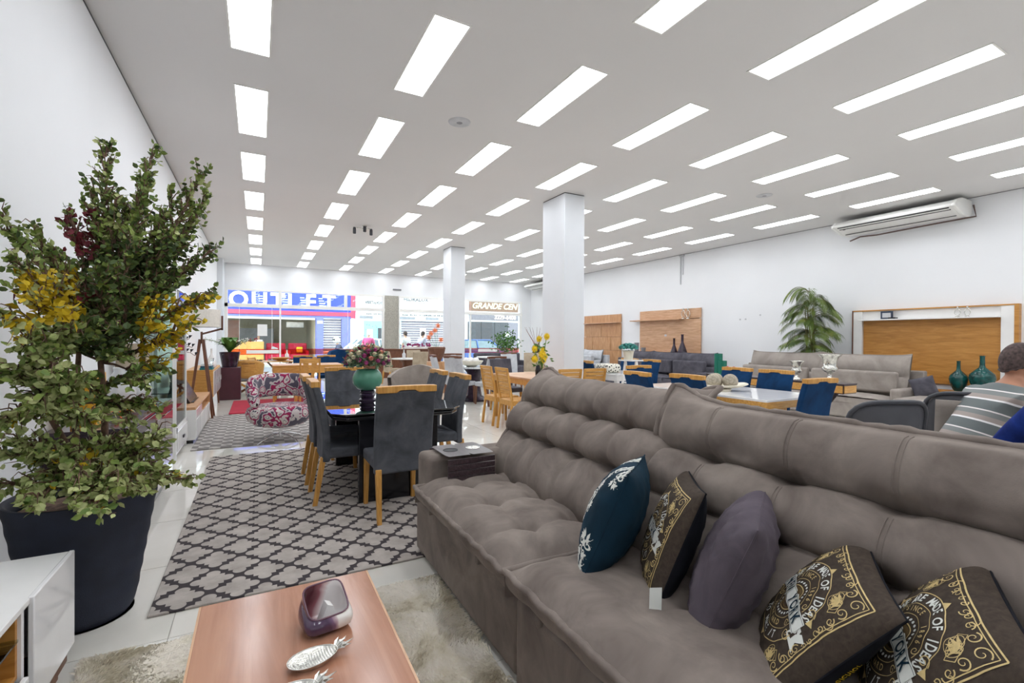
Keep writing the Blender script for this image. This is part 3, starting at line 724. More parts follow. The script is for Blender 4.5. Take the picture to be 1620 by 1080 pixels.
def emblem(o, P):
    g, w_, br = MB(), MB(), MB()
    b = 0.183
    for k, (q, wd) in enumerate(((b, 0.0035), (b-0.009, 0.0022))):     # double border
        for p0, p1 in (((-q, -q), (q, -q)), ((q, -q), (q, q)), ((q, q), (-q, q)), ((-q, q), (-q, -q))):
            ribbon(g, P, [(p0[0]+(p1[0]-p0[0])*t/24, p0[1]+(p1[1]-p0[1])*t/24) for t in range(25)], wd)
    for sx in (-1, 1):
        for sy in (-1, 1):
            cx, cy = sx*0.135, sy*0.135
            for (dx, dy, r, a, t, s) in ((0.018, 0.018, 0.018, 0.5, 1.3, 1), (-0.02, 0.022, 0.015, 2.5, 1.4, -1), (0.022, -0.02, 0.015, -1, 1.4, 1), (-0.055, 0.026, 0.012, 0, 1.3, 1), (0.026, -0.055, 0.012, 1.6, 1.3, -1), (-0.012, -0.012, 0.022, 3.6, 0.8, 1), (-0.085, 0.03, 0.010, 3, 1.3, -1), (0.03, -0.085, 0.010, 4.6, 1.3, 1)):
                ribbon(g, P, spiral(cx+sx*dx, cy+sy*dy, r, a+(0 if sx*sy > 0 else pi/2), t, s=s*sx*sy), 0.0032, 0.0014)
            for dx, dy, r in ((-0.025, -0.01, 0.017), (-0.010, -0.025, 0.017), (-0.022, -0.022, 0.020)): ribbon(g, P, arc(cx+sx*dx, cy+sy*dy, r, 0, 2*pi, 22), 0.0016)
            for dx, dy, r, t, s in ((-0.06, 0.034, 0.014, 0.9, 1), (0.034, -0.06, 0.014, 0.9, -1), (-0.10, 0.030, 0.012, 1.2, -1), (0.030, -0.10, 0.012, 1.2, 1), (-0.125, 0.036, 0.008, 1.2, 1), (0.036, -0.125, 0.008, 1.2, -1)): ribbon(g, P, spiral(cx+sx*dx, cy+sy*dy, r, 2.0*s, t, s=-s*sx*sy), 0.0026, 0.0012)
            for k in range(5):
                a = atan2(-sy, -sx)+(k-2)*0.5; v = leafpoly(cx-sx*0.01, cy-sy*0.01, 0.034, 0.008, a); put(g, P, v, [(0, 1, 2, 3, 4, 5)])
            dm = [(cx+sx*0.0, cy-sy*0.05), (cx+sx*0.016, cy-sy*0.032), (cx, cy-sy*0.014), (cx-sx*0.016, cy-sy*0.032), (cx, cy-sy*0.05)]
            ribbon(g, P, dm, 0.002)
            dm = [(x_+sx*-0.03, y_+sy*0.03) for x_, y_ in dm]; ribbon(g, P, dm, 0.002)
    # shield outlines
    for r, wd in ((0.132, 0.0024), (0.096, 0.0018), (0.066, 0.0018), (0.040, 0.003)):
        ribbon(g, P, arc(0, 0, r, 0.25, pi-0.25, 40), wd); ribbon(g, P, arc(0, 0, r, pi+0.25, 2*pi-0.25, 40), wd)
    for s in (-1, 1):
        for q in (1, -1):
            ribbon(g, P, spiral(s*0.112, q*0.044, 0.016, 0, 1.4, s=s*q), 0.003, 0.0016); ribbon(g, P, spiral(s*0.078, q*0.036, 0.011, 1, 1.3, s=-s*q), 0.0026, 0.0014)
    put(g, P, [(-0.014, 0.131), (0.014, 0.131), (0, 0.149)], [(0, 1, 2)]); put(g, P, [(-0.014, -0.131), (0, -0.149), (0.014, -0.131)], [(0, 1, 2)])
    for s in (-1, 1): put(g, P, [(s*0.124, 0.040), (s*0.148, 0.028), (s*0.124, 0.018)], [(0, 1, 2) if s > 0 else (0, 2, 1)])
    put(br, P, [(0.036*cos(2*pi*k/20), 0.036*sin(2*pi*k/20)) for k in range(20)], [tuple(range(20))], 0.0008)
    for k in range(26):                                    # dotted ring
        a = 2*pi*k/26; put(w_, P, [(0.052*cos(a)+0.0042*cos(t*pi/3+a), 0.052*sin(a)+0.0042*sin(t*pi/3+a)) for t in range(6)], [tuple(range(6))])
    arc_text(w_, P, 'WE ARE MADE OF IDEAS', 0.034, 0.114, pi/2, 0.142)
    arc_text(g, P, 'SINCE   1896', 0.021, 0.081, pi/2, 0.165)
    arc_text(w_, P, 'TO MAKE IT', 0.030, 0.114, -pi/2, 0.150, True)
    arc_text(g, P, 'WORK HARD', 0.021, 0.081, -pi/2, 0.165, True)
    # banner across the middle with swallow tails
    def bn(x): return 0.004-0.6*x*x
    top = [(x/40*0.128, bn(x/40*0.128)+0.021) for x in range(-40, 41)]; bot = [(x, y-0.042) for x, y in top]
    put(w_, P, top+bot, [(i+81, i+82, i+1, i) for i in range(80)], 0.0019)
    for s in (-1, 1):
        put(w_, P, [(s*0.112, -0.040), (s*0.165, -0.052), (s*0.150, -0.030), (s*0.168, -0.008), (s*0.118, 0.004)], [(0, 1, 2, 3, 4) if s > 0 else (4, 3, 2, 1, 0)], 0.0016)
    bk = MB()
    for i, ch in enumerate('NEW YORK'):
        if ch == ' ': continue
        x = (i-3.5)*0.0275; v, f = TXT(ch, 0.044); put(bk, P, [(x+a, bn(x)+b2) for a, b2, z in v], f, 0.0046)
    ribbon(bk, P, [(x, y-0.0035) for x, y in top[::1]], 0.0012, off=0.0028); ribbon(bk, P, [(x, y+0.0035) for x, y in bot], 0.0012, off=0.0028)
    g.build('gold_print', M['print_gold'], o, clean=True); w_.build('white_print', M['print_white'], o); br.build('brown_medallion', M['print_brown'], o); bk.build('banner_lettering', M['tealp'], o)

LB = 'throw pillows on the taupe sofa'
pz = 0.02
o, P = pillow('pillow', 'dark teal pillow with white damask print, farthest along the taupe sofa', (1.261, 1.458, 0.663+pz), (-0.778, -0.625, 0.071), (0.283, -0.247, 0.927), 0.225, 0.105, M['tealp'], M['tealp'])
for bx, by in [(-0.19+0.095*i, -0.19+0.095*j) for i in range(5) for j in range(5) if (i+2*j) % 5 not in (0, 3)]:
    if abs(bx) > 0.195 or abs(by) > 0.195: continue
    dm = MB()
    for s in (-1, 1):
        ribbon(dm, P, spiral(bx+s*0.020, by+0.006, 0.017, pi/2, 1.3, s=s), 0.0075, 0.003); ribbon(dm, P, spiral(bx+s*0.012, by-0.024, 0.012, 0, 1.1, s=-s), 0.006, 0.003)
        for k in range(4): put(dm, P, leafpoly(bx+s*0.008, by+0.018, 0.036-0.004*k, 0.013, pi/2-s*(0.25+0.5*k)), [(0, 1, 2, 3, 4, 5)])
        for k in range(3): put(dm, P, leafpoly(bx+s*0.006, by-0.028, 0.026, 0.011, -pi/2+s*(0.2+0.55*k)), [(0, 1, 2, 3, 4, 5)])
    put(dm, P, leafpoly(bx, by-0.012, 0.03, 0.016, pi/2), [(0, 1, 2, 3, 4, 5)])
    dm.build('damask_motif', M['print_white'], o)
o, P = pillow('pillow', 'brown pillow printed NEW YORK between the teal and the plain mauve pillow', (1.359, 1.256, 0.639+pz), (-0.66, -0.748, 0.065), (0.317, -0.2, 0.927), 0.225, 0.078, M['brownp'], M['blackp'])
emblem(o, P)
tg = MB(); q0 = Vector((1.118, 1.098, 0.592))-Vector((1.359, 1.256, 0.639+pz)); wv = Vector((0.030, -0.014, 0.0)); dv = Vector((-0.012, -0.010, -0.065))
tg.add([q0-wv*0.6, q0+wv*0.6, q0+wv*0.6+dv, q0-wv*0.6+dv], [(0, 1, 2, 3)]); tgo = tg.build('care_tag', M['print_white'], o); tgo.modifiers.new('s', 'SOLIDIFY').thickness = 0.001
o, P = pillow('pillow', 'plain mauve grey satin pillow in the middle of the five', (1.381, 1.014, 0.624+pz), (-0.863, -0.504, -0.029), (0.161, -0.33, 0.93), 0.235, 0.100, M['mauve'], M['mauve'], wr=0.010)
lb = MB(); q = P(0.222, -0.15); lb.box(q[0]-0.004, q[0]+0.02, q[1]-0.012, q[1]+0.012, q[2]-0.03, q[2]+0.02); lb.build('black_label', M['blackp'], o, bevel=0.002)
o, P = pillow('pillow', 'brown pillow printed NEW YORK right beside the plain mauve pillow', (1.352, 0.733, 0.577+pz+0.02), (-0.824, -0.563, -0.07), (0.303, -0.541, 0.784), 0.225, 0.078, M['brownp'], M['blackp'])
emblem(o, P)
yl = MB(); v, f = text_mesh('Belchior', 0.028)
Pr = lambda a, b, off: P(a, b, off, -1)
put(yl, Pr, [(0.205-y, 0.02+x) for x, y, z in v], f, 0.0015); yl.build('yellow_lettering', M['yellow'], o)
o, P = pillow('pillow', 'brown pillow printed NEW YORK nearest the camera, at the right end', (1.361, 0.486, 0.624+pz), (-0.876, -0.469, -0.114), (0.171, -0.523, 0.835), 0.225, 0.078, M['brownp'], M['blackp'])
emblem(o, P)

# ================================================================ RUGS
def rug(name, label, x0, x1, y0, y1, mat, h=0.012):
    o = MB().box(-(x1-x0)/2, (x1-x0)/2, -(y1-y0)/2, (y1-y0)/2, 0, h).build(name, mat, bevel=0.004)
    o.location = ((x0+x1)/2, (y0+y1)/2, 0.001); return tag(o, label, 'rug')
rug('rug', 'grey rug with dark trellis pattern under the black dining table', -0.475, 1.62, 2.87, 6.38, M['trellis'])
rug('rug', 'grey houndstooth rug under the paisley swivel armchair', -0.72, 1.35, 6.87, 9.75, M['hound'], 0.01)
rug('rug', 'bright red rug on the tiles behind the paisley armchair', -0.46, 1.1, 9.85, 11.8, M['red'], 0.02)
# shag rug: base plus pile
sx0, sx1, sy0_, sy1_ = -0.64, 0.90, 0.2, 2.585
shag_m = Mat('shag_pile', 'd9d3c4', 0.9, 0, 0.1); shag_m.color(shag_m.ramp(shag_m.noise(shag_m.coord(), 5, 5, 0.65, 0.5), [(0.28, 'bdae8f'), (0.42, 'f3ecda'), (0.55, 'fff9ee')])); shag_m.sheen(0.35, 'fff6e6', 0.6)
t = thing('shag_rug', 'cream long pile shag rug under the coffee table', 'rug', (0, 0, 0))
MB().box(sx0+0.01, sx1-0.01, sy0_, sy1_-0.01, 0.001, 0.012).build('backing', shag_m.m, t)
rng = np.random.default_rng(3); NB = 85000
bx = rng.uniform(sx0, sx1, NB); by = sy1_-(sy1_-sy0_)*rng.uniform(0, 1, NB)**1.25
ang = rng.uniform(0, 2*pi, NB)*0.25+2.2*np.sin(bx*5.1+by*2.3)+1.7*np.sin(by*6.7-bx*3.3); ln = rng.uniform(0.018, 0.038, NB); hh = rng.uniform(0.010, 0.022, NB); wd = 0.0019
ca, sa = np.cos(ang), np.sin(ang)
V_ = np.empty((NB, 4, 3))
V_[:, 0] = np.stack([bx-sa*wd, by+ca*wd, np.full(NB, 0.010)], 1); V_[:, 1] = np.stack([bx+sa*wd, by-ca*wd, np.full(NB, 0.010)], 1)
V_[:, 2] = np.stack([bx+ca*ln*0.5+sa*wd*0.8, by+sa*ln*0.5-ca*wd*0.8, 0.01+hh*0.8], 1); V_[:, 3] = np.stack([bx+ca*ln, by+sa*ln, 0.01+hh*0.75], 1)
me = bpy.data.meshes.new('pile'); me.vertices.add(NB*4); me.vertices.foreach_set('co', V_.ravel())
me.loops.add(NB*6); me.polygons.add(NB*2)
b4 = (np.arange(NB)*4)[:, None]; me.loops.foreach_set('vertex_index', np.concatenate([b4+0, b4+1, b4+2, b4+0, b4+2, b4+3], 1).ravel().astype(np.int32))
me.polygons.foreach_set('loop_start', (np.arange(NB*2)*3).astype(np.int32)); me.polygons.foreach_set('loop_total', np.full(NB*2, 3, np.int32))
me.update(calc_edges=True); me.validate(); me.materials.append(shag_m.m)
o = bpy.data.objects.new('pile', me); COL.objects.link(o); o.parent = t; stuff(o)

# ================================================================ COFFEE TABLE AND WHAT STANDS ON IT
CT = 0.36
t = thing('coffee_table', 'low reddish wood coffee table on the cream shag rug', 'coffee table', (0.117, 1.49, 0))
MB().box(-0.303, 0.303, -0.62, 0.635, CT-0.03, CT).build('tabletop', M['tablewood'], t, bevel=0.002)
for s in (-1, 1): MB().box(s*0.306-0.004, s*0.306+0.004, -0.62, 0.635, CT-0.03, CT-0.001).build('edge_strip', M['palewood'], t)
MB().box(-0.24, 0.24, -0.5, 0.5, 0.03, CT-0.03).build('body', M['tablewood'], t, bevel=0.004)
MB().box(-0.28, 0.28, -0.56, 0.56, 0.012, 0.05).build('plinth', M['walnut'], t, bevel=0.003)
# swirled glass vase, squarish
g1 = Mat('swirl_glass', 'e8e0dc', 0.06, 0, 0.6); g1.b.inputs['Coat Weight'].default_value = 0.5
X_, Y_, Z_ = g1.xyz(g1.coord()); nz_ = E(g1.nt, g1.noise(g1.coord(), 9, 2, 0.5, 0.6))
g1.color(g1.ramp((Z_*2.5+X_*5.0+nz_*0.4+0.18), [(0.40, '4b3350'), (0.50, '7a5c78'), (0.54, 'b79aa4'), (0.58, 'f0ebe5')]))
g2 = Mat('swirl_glass_inside', 'e8e0dc', 0.06, 0, 0.6); X_, Y_, Z_ = g2.xyz(g2.coord()); nz_ = E(g2.nt, g2.noise(g2.coord(), 9, 2, 0.5, 0.6))
g2.color(g2.ramp((Z_*-1.5+X_*5.0+nz_*0.5+0.40), [(0.34, '5a2630'), (0.46, 'a0626a'), (0.54, 'e0c4c4'), (0.62, 'fbf6f4')]))
t = thing('glass_vase', 'squarish swirled white and plum glass vase on the coffee table', 'vase', (0.214, 1.775, CT), radians(10))
def vz(inn):
    def f(u, v):
        a = 2*pi*u; z = v*0.092; q = 4.6; r = 0.070+0.012*sin(pi*min(1, v*1.1))-0.006*inn-0.028*(1-sm(0, 0.18, v))
        c, s_ = cos(a), sin(a); k = (abs(c)**q+abs(s_)**q)**(-1/q); zz = z*1.05+0.034*(s_*k)*v*v
        return (r*c*k*1.02, r*s_*k*0.86, zz if not inn else max(0.006, zz))
    return f
MB().grid(lambda u, v: vz(1)(1-u, v), 48, 20).build('inner_wall', g2.m, t, True)
b = MB().grid(vz(0), 48, 20); b.grid(lambda u, v: tuple(Vector(vz(0)(u, 1)).lerp(Vector(vz(1)(u, 1)), v)), 48, 2)
b.box(-0.035, 0.035, -0.022, 0.022, 0, 0.006)
b.build('vase_body', g1.m, t, True)
rim = [Vector(vz(0)(k/48, 1)).lerp(Vector(vz(1)(k/48, 1)), 0.5) for k in range(49)]
MB().tube(rim, 0.0032, 8).build('rim', plain('plum_glass', '6a4858', 0.05), t, True)
MB().hexa([(-0.03, -0.02, 0.01), (0.045, -0.02, 0.01), (0.045, 0.02, 0.01), (-0.03, 0.02, 0.01)], [(0.0, -0.02, 0.085), (0.02, -0.02, 0.075), (0.02, 0.02, 0.075), (0.0, 0.02, 0.085)]).build('folded_paper', M['white'], t)
# silver pineapple dishes
def pineapple(label, x, y, rz):
    t = thing('pineapple_dish', label, 'dish', (x+0.02, y, CT), rz, 'silver pineapple dishes on the coffee table')
    def f(u, v):
        a = 2*pi*u; r = v; h = 0.004+0.016*(v**2.5)+(0.0032*sin(30*r*cos(a)+20*r*sin(a))*sin(30*r*cos(a)-20*r*sin(a)) if v < 0.93 else 0)
        return (0.074*r*cos(a)*(1+0.0*v), 0.044*r*sin(a)*(1.06-0.1*cos(a)), h)
    b = MB().grid(f, 110, 34); b.grid(lambda u, v: (0.074*cos(-2*pi*u)*(1-0.25*v), 0.044*sin(-2*pi*u)*(1.06-0.1*cos(2*pi*u))*(1-0.25*v), 0.020*(1-v)), 72, 3)
    m = M['silver']; b.build('bowl', m, t, True)
    MB().tube([(0.075*cos(2*pi*k/60), 0.0445*sin(2*pi*k/60)*(1.06-0.1*cos(2*pi*k/60)), 0.021) for k in range(61)], 0.0018, 6).build('rim', m, t, True)
    for k, (a, l, off) in enumerate(((0.0, 0.062, 0), (0.45, 0.050, 0.003), (-0.45, 0.050, -0.003), (0.9, 0.036, 0.006), (-0.9, 0.036, -0.006), (0.22, 0.04, 0.004), (-0.22, 0.04, -0.004))):
        bb = MB(); c_, s_ = cos(a), sin(a); x0 = 0.068; w2 = 0.008
        pr = [(0, 0.5*w2, 0.014), (l*0.5, w2*0.9, 0.022+0.002*k), (l, 0, 0.030), (l*0.5, -w2*0.9, 0.022+0.002*k), (0, -0.5*w2, 0.014), (l*0.5, 0, 0.018+0.002*k)]
        bb.add([(x0+px_*c_-py_*s_, off+px_*s_+py_*c_, pz_) for px_, py_, pz_ in pr], [(0, 1, 5), (1, 2, 5), (2, 3, 5), (3, 4, 5), (0, 5, 4)])
        oo = bb.build('crown_leaf', m, t); sd = oo.modifiers.new('s', 'SOLIDIFY'); sd.thickness = 0.0015
pineapple('silver pineapple dish next to the swirled glass vase', 0.135, 1.592, radians(10))
pineapple('silver pineapple dish at the bottom edge of the picture', 0.062, 1.452, radians(10))
# ================================================================ PLANTER WITH ARTIFICIAL TREE
pl = thing('potted_tree', 'tall artificial tree with green, yellow and red leaves in a dark navy planter', 'plant', (-0.755, 3.06, 0))
pm = plain('navy_planter', '1c2233', 0.75, var=0.12, scale=8, bump=0.25)
def pot(u, v):
    a = 2*pi*u; z = 0.61*v; r = 0.195+0.098*v+0.018*sin(pi*min(1, v/0.12)/2)-0.018+0.0016*sin(v*42+0.8*sin(a))
    return (r*cos(a), r*sin(a), z)
b = MB().grid(pot, 64, 60); b.grid(lambda u, v: (lambda p: (p[0]*(1-0.10*sin(pi*v*0.5)), p[1]*(1-0.10*sin(pi*v*0.5)), 0.61+0.008*sin(pi*v)-0.06*v*v))(pot(-u, 1)), 64, 6)
b.lathe([(0.195, 0.0), (0.0, 0.0)], 64); b.build('pot', pm, pl, True)
MB().lathe([(0.262, 0.54), (0.15, 0.56), (0.0, 0.57)], 32).build('soil', M['trunk'], pl, True)
C0 = Vector((-0.755, 3.06, 0))
tips = [  # picture aim and distance of the branch ends, kinks in between are random
 (168, 238, 2.55), (315, 285, 2.75), (328, 318, 2.85), (148, 312, 2.5), (112, 345, 2.45), (60, 372, 2.3), (5, 352, 2.1), (330, 400, 2.75), (322, 470, 2.6),
 (255, 350, 2.7), (205, 395, 2.4), (160, 430, 2.2), (30, 420, 2.0), (10, 500, 1.9), (60, 470, 2.0), (110, 520, 2.0), (15, 590, 1.95), (60, 640, 1.95), (120, 600, 2.0),
 (250, 450, 2.55), (225, 520, 2.4), (290, 520, 2.5), (285, 430, 2.7), (180, 340, 2.5), (230, 300, 2.6), (90, 410, 2.3), (140, 480, 2.3), (40, 700, 2.0), (235, 640, 2.35), (200, 700, 2.3), (150, 660, 2.1), (90, 720, 2.05),
 (30, 765, 2.1), (180, 765, 2.05), (215, 770, 2.15), (60, 790, 1.95), (250, 740, 2.25), (285, 760, 2.45), (10, 720, 2.0), (150, 800, 1.95), (230, 720, 2.3), (200, 650, 2.35), (40, 540, 1.9), (95, 640, 2.0), (300, 350, 2.8), (275, 320, 2.7), (240, 250, 2.6), (90, 590, 1.95), (170, 560, 2.2), (200, 330, 2.55), (215, 600, 2.3), (40, 460, 2.05), (250, 690, 2.3), (130, 760, 2.0), (215, 470, 2.3), (185, 520, 2.2), (265, 385, 2.6), (20, 660, 1.95), (75, 560, 1.95), (240, 580, 2.45)]
rnd = random.Random(11)
leafsets = {k: [] for k in ('dark', 'mid', 'light', 'yellow', 'red')}
trunks = MB()
forks = [Vector((-0.80, 3.08, 1.05)), Vector((-0.70, 3.12, 1.25)), Vector((-0.86, 3.0, 1.0))]
for fk, top in zip(forks, (Vector((-0.74, 3.15, 1.75)), Vector((-0.60, 3.2, 1.8)), Vector((-0.90, 2.9, 1.45)))):
    base = C0+Vector((rnd.uniform(-0.08, 0.08), rnd.uniform(-0.08, 0.08), 0.60))
    pts = [base.lerp(fk, t)+Vector((rnd.uniform(-1, 1), rnd.uniform(-1, 1), 0))*0.012 for t in (0, 0.3, 0.6, 1)]+[fk.lerp(top, t)+Vector((rnd.uniform(-1, 1), rnd.uniform(-1, 1), 0))*0.012 for t in (0.35, 0.7, 1)]
    trunks.tube([p-C0 for p in pts], [0.019, 0.017, 0.015, 0.013, 0.011, 0.009, 0.006], 8)
def kind(px, py):
    r = rnd.random()
    if 30 < px < 125 and 430 < py < 510: return 'yellow' if r < 0.8 else 'light'
    if px > 215 and 470 < py < 580: return 'yellow' if r < 0.62 else 'mid'
    if px < 60 and 490 < py < 540: return 'yellow' if r < 0.35 else 'light'
    if 100 < px < 150 and 335 < py < 410: return 'red' if r < 0.7 else 'mid'
    if 125 < px < 160 and 450 < py < 480: return 'red' if r < 0.4 else 'dark'
    if 5 < px < 40 and 465 < py < 490: return 'red' if r < 0.6 else 'mid'
    if px > 130 and 380 < py < 560: return 'dark' if r < 0.7 else 'mid'
    if py > 640: return 'light' if r < 0.68 else ('mid' if r < 0.98 else 'yellow')
    if px < 130 and py > 500: return 'light' if r < 0.65 else 'mid'
    return 'mid' if r < 0.6 else ('light' if r < 0.85 else 'dark')
def proj(p):
    d = Vector(p)-EYE; z = d.dot(FW); return 810+F_PX*d.dot(RT)/z, 540-F_PX*d.dot(UP)/z, z
def leaf_at(p, d, sz, knd):
    side = d.cross(Vector((rnd.uniform(-1, 1), rnd.uniform(-1, 1), rnd.uniform(-1, 1)))).normalized(); nn = side.cross(d)
    q = [(0, 0, 0), (0.22, 0.30, 0.06), (0.58, 0.36, 0.08), (1, 0, 0), (0.58, -0.36, 0.08), (0.22, -0.30, 0.06)]
    leafsets[knd].append([p+d*sz*i+side*sz*j+nn*sz*k for i, j, k in q])
def twig(p0, p1, lev):
    L = (p1-p0).length
    n = max(3, int(L/0.055)); pts = []
    sag = rnd.uniform(-0.02, 0.05)
    for i in range(n+1):
        t = i/n; q = p0.lerp(p1, t)+Vector((0, 0, sag*sin(pi*t)))+Vector((rnd.uniform(-1, 1), rnd.uniform(-1, 1), rnd.uniform(-1, 1)))*0.008
        q.x = max(q.x, X0+0.03); pts.append(q)
    trunks.tube([q-C0 for q in pts], [0.0045*(1-0.75*i/n) if lev else 0.0075*(1-0.7*i/n) for i in range(n+1)], 4, False)
    return pts
for (px, py, dd) in tips:
    tip = at(px, py, dd); tip.x = max(tip.x, X0+0.04)
    st = min(forks+[C0+Vector((0, 0, 0.72))], key=lambda f: (f-tip).length+(2 if f.z > tip.z+0.05 and tip.z > 0.8 else 0))
    main = twig(st, tip, 0)
    for i, q in enumerate(main):
        if i < len(main)*0.25 and tip.z > 1.0: continue
        frac = i/len(main)
        for s in range(5 if frac < 0.85 else 3):
            d0 = (main[min(i+1, len(main)-1)]-main[max(0, i-1)]).normalized()
            rv = Vector((rnd.uniform(-1, 1), rnd.uniform(-1, 1), rnd.uniform(-0.8, 0.8)))
            dirn = (d0*0.9+rv*0.9*(1-0.5*frac)).normalized(); l = rnd.uniform(0.07, 0.17)*(1.15-0.5*frac)
            e = q+dirn*l; tw = twig(q, e, 1)
            for j in range(1, 8):
                t = j/7; pos = q.lerp(e, t)
                if pos.x < X0+0.03: continue
                ppx, ppy, z = proj(pos)
                ld = (dirn*0.6+Vector((rnd.uniform(-1, 1), rnd.uniform(-1, 1), rnd.uniform(-1, 0.7)))).normalized()
                kd = kind(ppx, ppy); leaf_at(pos, ld, rnd.uniform(0.024, 0.036 if pos.z > 1.5 else 0.044)*(1.15 if kd in ('yellow', 'red') else 1), kd)
trunks.build('branches', M['trunk'], pl, True)
lc = {'dark': ('3a4a2a', '586a38'), 'mid': ('5e763a', '8b9a4c'), 'light': ('8f9c5c', 'bdc288'), 'yellow': ('b89a18', 'dbbd2c'), 'red': ('5a1f28', '83303a')}
single = 0
for kd, L in leafsets.items():
    mt = Mat('leaf_'+kd, lc[kd][1], 0.55, 0, 0.3); mt.color(mt.ramp(mt.noise(mt.coord(), 14, 2), [(0.35, lc[kd][0]), (0.65, lc[kd][1])]))
    mt.b.inputs['Subsurface Weight'].default_value = 0.0
    L = [l for l in L]; L.sort(key=lambda l: proj(l[0])[2]); k0 = {'light': 110, 'mid': 80, 'yellow': 50, 'red': 30, 'dark': 20}[kd]
    for l in L[:k0]:
        MB().add([q-C0 for q in l], [(0, 1, 2, 3), (0, 3, 4, 5)]).build('leaf', mt.m, pl)
    b = MB()
    for l in L[k0:]: b.add([q-C0 for q in l], [(0, 1, 2, 3), (0, 3, 4, 5)])
    stuff(b.build(kd+'_leaves', mt.m, pl))

# ================================================================ LEFT WALL FURNITURE
# near white rack in the corner of the picture
t = thing('tv_rack', 'low white gloss rack with wooden open niche at the lower left corner', 'cabinet', (-0.905, 1.3, 0))
y1 = 1.27; xr = 0.24
b = MB().box(-0.24, xr-0.012, -1.2, y1, 0.475, 0.497); b.build('top', M['white'], t, bevel=0.003)
MB().box(-0.24, xr-0.02, y1-0.44, y1-0.42, 0.10, 0.475).build('divider', M['whitegloss'], t)
MB().box(-0.24, xr-0.02, y1-0.012, y1, 0.10, 0.475).build('side', M['white'], t)
MB().box(xr-0.018, xr, y1-0.40, y1, 0.115, 0.50).build('door', M['whitegloss'], t, bevel=0.004)
MB().box(xr-0.018, xr, -1.2, y1-0.44, 0.09, 0.255).build('drawer_front', M['whitegloss'], t, bevel=0.004)
MB().box(-0.24, xr-0.03, -1.2, y1-0.44, 0.255, 0.27).build('niche_floor', M['panelwood'], t)
MB().box(-0.24, -0.22, -1.2, y1-0.44, 0.27, 0.475).build('niche_back', M['panelwood'], t)
MB().box(-0.22, xr-0.03, y1-0.455, y1-0.44, 0.27, 0.475).build('niche_side', M['panelwood'], t)
MB().box(-0.22, xr-0.02, -1.18, y1-0.46, 0.385, 0.393).build('glass_shelf', M['greenpane'], t)
MB().box(-0.23, xr-0.018, -1.2, y1-0.02, 0.055, 0.11).build('wood_plinth', M['walnut'], t, bevel=0.002)
MB().box(-0.22, xr-0.04, -1.2, y1-0.04, 0.0, 0.05).build('wood_plinth', M['walnut'], t, bevel=0.002)

# glossy burgundy buffet
bur = plain('burgundy_gloss', '2a1420', 0.12, var=0.05); mir = plain('mirror_silver', 'a89c9c', 0.07, 0.85, var=0.02)
t = thing('buffet', 'dark burgundy gloss buffet with mirrored doors against the left wall', 'cabinet', (-0.92, 4.65, 0))
MB().box(-0.22, 0.20, -0.85, 0.86, 0.775, 0.80).build('top', bur, t, bevel=0.003)
MB().box(-0.21, 0.185, -0.84, 0.85, 0.10, 0.775).build('body', bur, t)
for k in range(4): MB().box(0.187, 0.205, -0.84+k*0.423, -0.84+k*0.423+0.415, 0.12, 0.70).build('door', mir, t, bevel=0.003)
MB().box(0.187, 0.205, -0.84, 0.85, 0.705, 0.772).build('drawer_rail', bur, t, bevel=0.003)
MB().box(-0.2, 0.16, -0.8, 0.8, 0, 0.10).build('plinth', M['black'], t)
def lathe_thing(name, label, cat, loc, prof, mat, n=24, group=None, part='body'):
    t = thing(name, label, cat, loc, 0, group); MB().lathe(prof, n).build(part, mat, t, True); return t
frost = Mat('frosted_white_glass', 'f2f5f6', 0.25); frost.glass(0.35); frost = frost.m
for n, (y, r, h, lb) in enumerate(((5.05, 0.13, 0.30, 'large round white glass vase on the burgundy buffet'), (5.28, 0.11, 0.25, 'smaller round white glass vase at the far end of the burgundy buffet'), (4.72, 0.10, 0.34, 'tall white glass vase on the burgundy buffet'))):
    lathe_thing('glass_vase', lb, 'vase', (-0.95, y, 0.80), [(0.4*r, 0), (0.85*r, 0.12*h), (r, 0.42*h), (0.8*r, 0.75*h), (0.42*r, 0.92*h), (0.5*r, h), (0.42*r, 0.97*h), (0.3*r, 0.9*h)], frost, 28, 'white glass vases on the buffet')
t = thing('orange_flowers', 'orange artificial flowers lying on the burgundy buffet', 'flowers', (-0.83, 4.55, 0.81))
for k in range(8):
    x, y = rnd.uniform(-0.06, 0.06), rnd.uniform(-0.35, 0.35); b = MB()
    for j in range(8):
        a = j*pi/4; b.add([(x, y, 0.03), (x+0.03*cos(a-0.3), y+0.03*sin(a-0.3), 0.045), (x+0.05*cos(a), y+0.05*sin(a), 0.035), (x+0.03*cos(a+0.3), y+0.03*sin(a+0.3), 0.045)], [(0, 1, 2, 3)])
    b.ball((x, y, 0.038), 0.014, 8); b.tube([(x, y, 0.03), (x+0.05, y-0.09, 0.004)], 0.003, 5); b.build('flower', (M['orange'] if k % 2 else plain('amber%d' % k, 'e8a020', 0.6)), t)
t = thing('table_lamp', 'table lamp with beige drum shade behind the white glass vases', 'lamp', (-1.0, 5.42, 0.80))
MB().lathe([(0.07, 0), (0.075, 0.02), (0.02, 0.04), (0.035, 0.12), (0.05, 0.18), (0.02, 0.28), (0.012, 0.33)], 20).build('base', M['cream'], t, True)
MB().lathe([(0.13, 0.30), (0.11, 0.52), (0.108, 0.52), (0.128, 0.30)], 28).build('lamp_shade', M['beigef'], t, True)
t = thing('yellow_box', 'tall amber yellow panel box standing on the buffet behind the tree', 'box', (-0.98, 4.05, 0.80))
MB().box(-0.06, 0.06, -0.13, 0.13, 0, 0.34).build('box_body', plain('amber', 'e5a91c', 0.4), t, bevel=0.004); MB().box(0.06, 0.064, -0.11, 0.11, 0.02, 0.32).build('front_panel', plain('amber2', 'f0b822', 0.3), t)
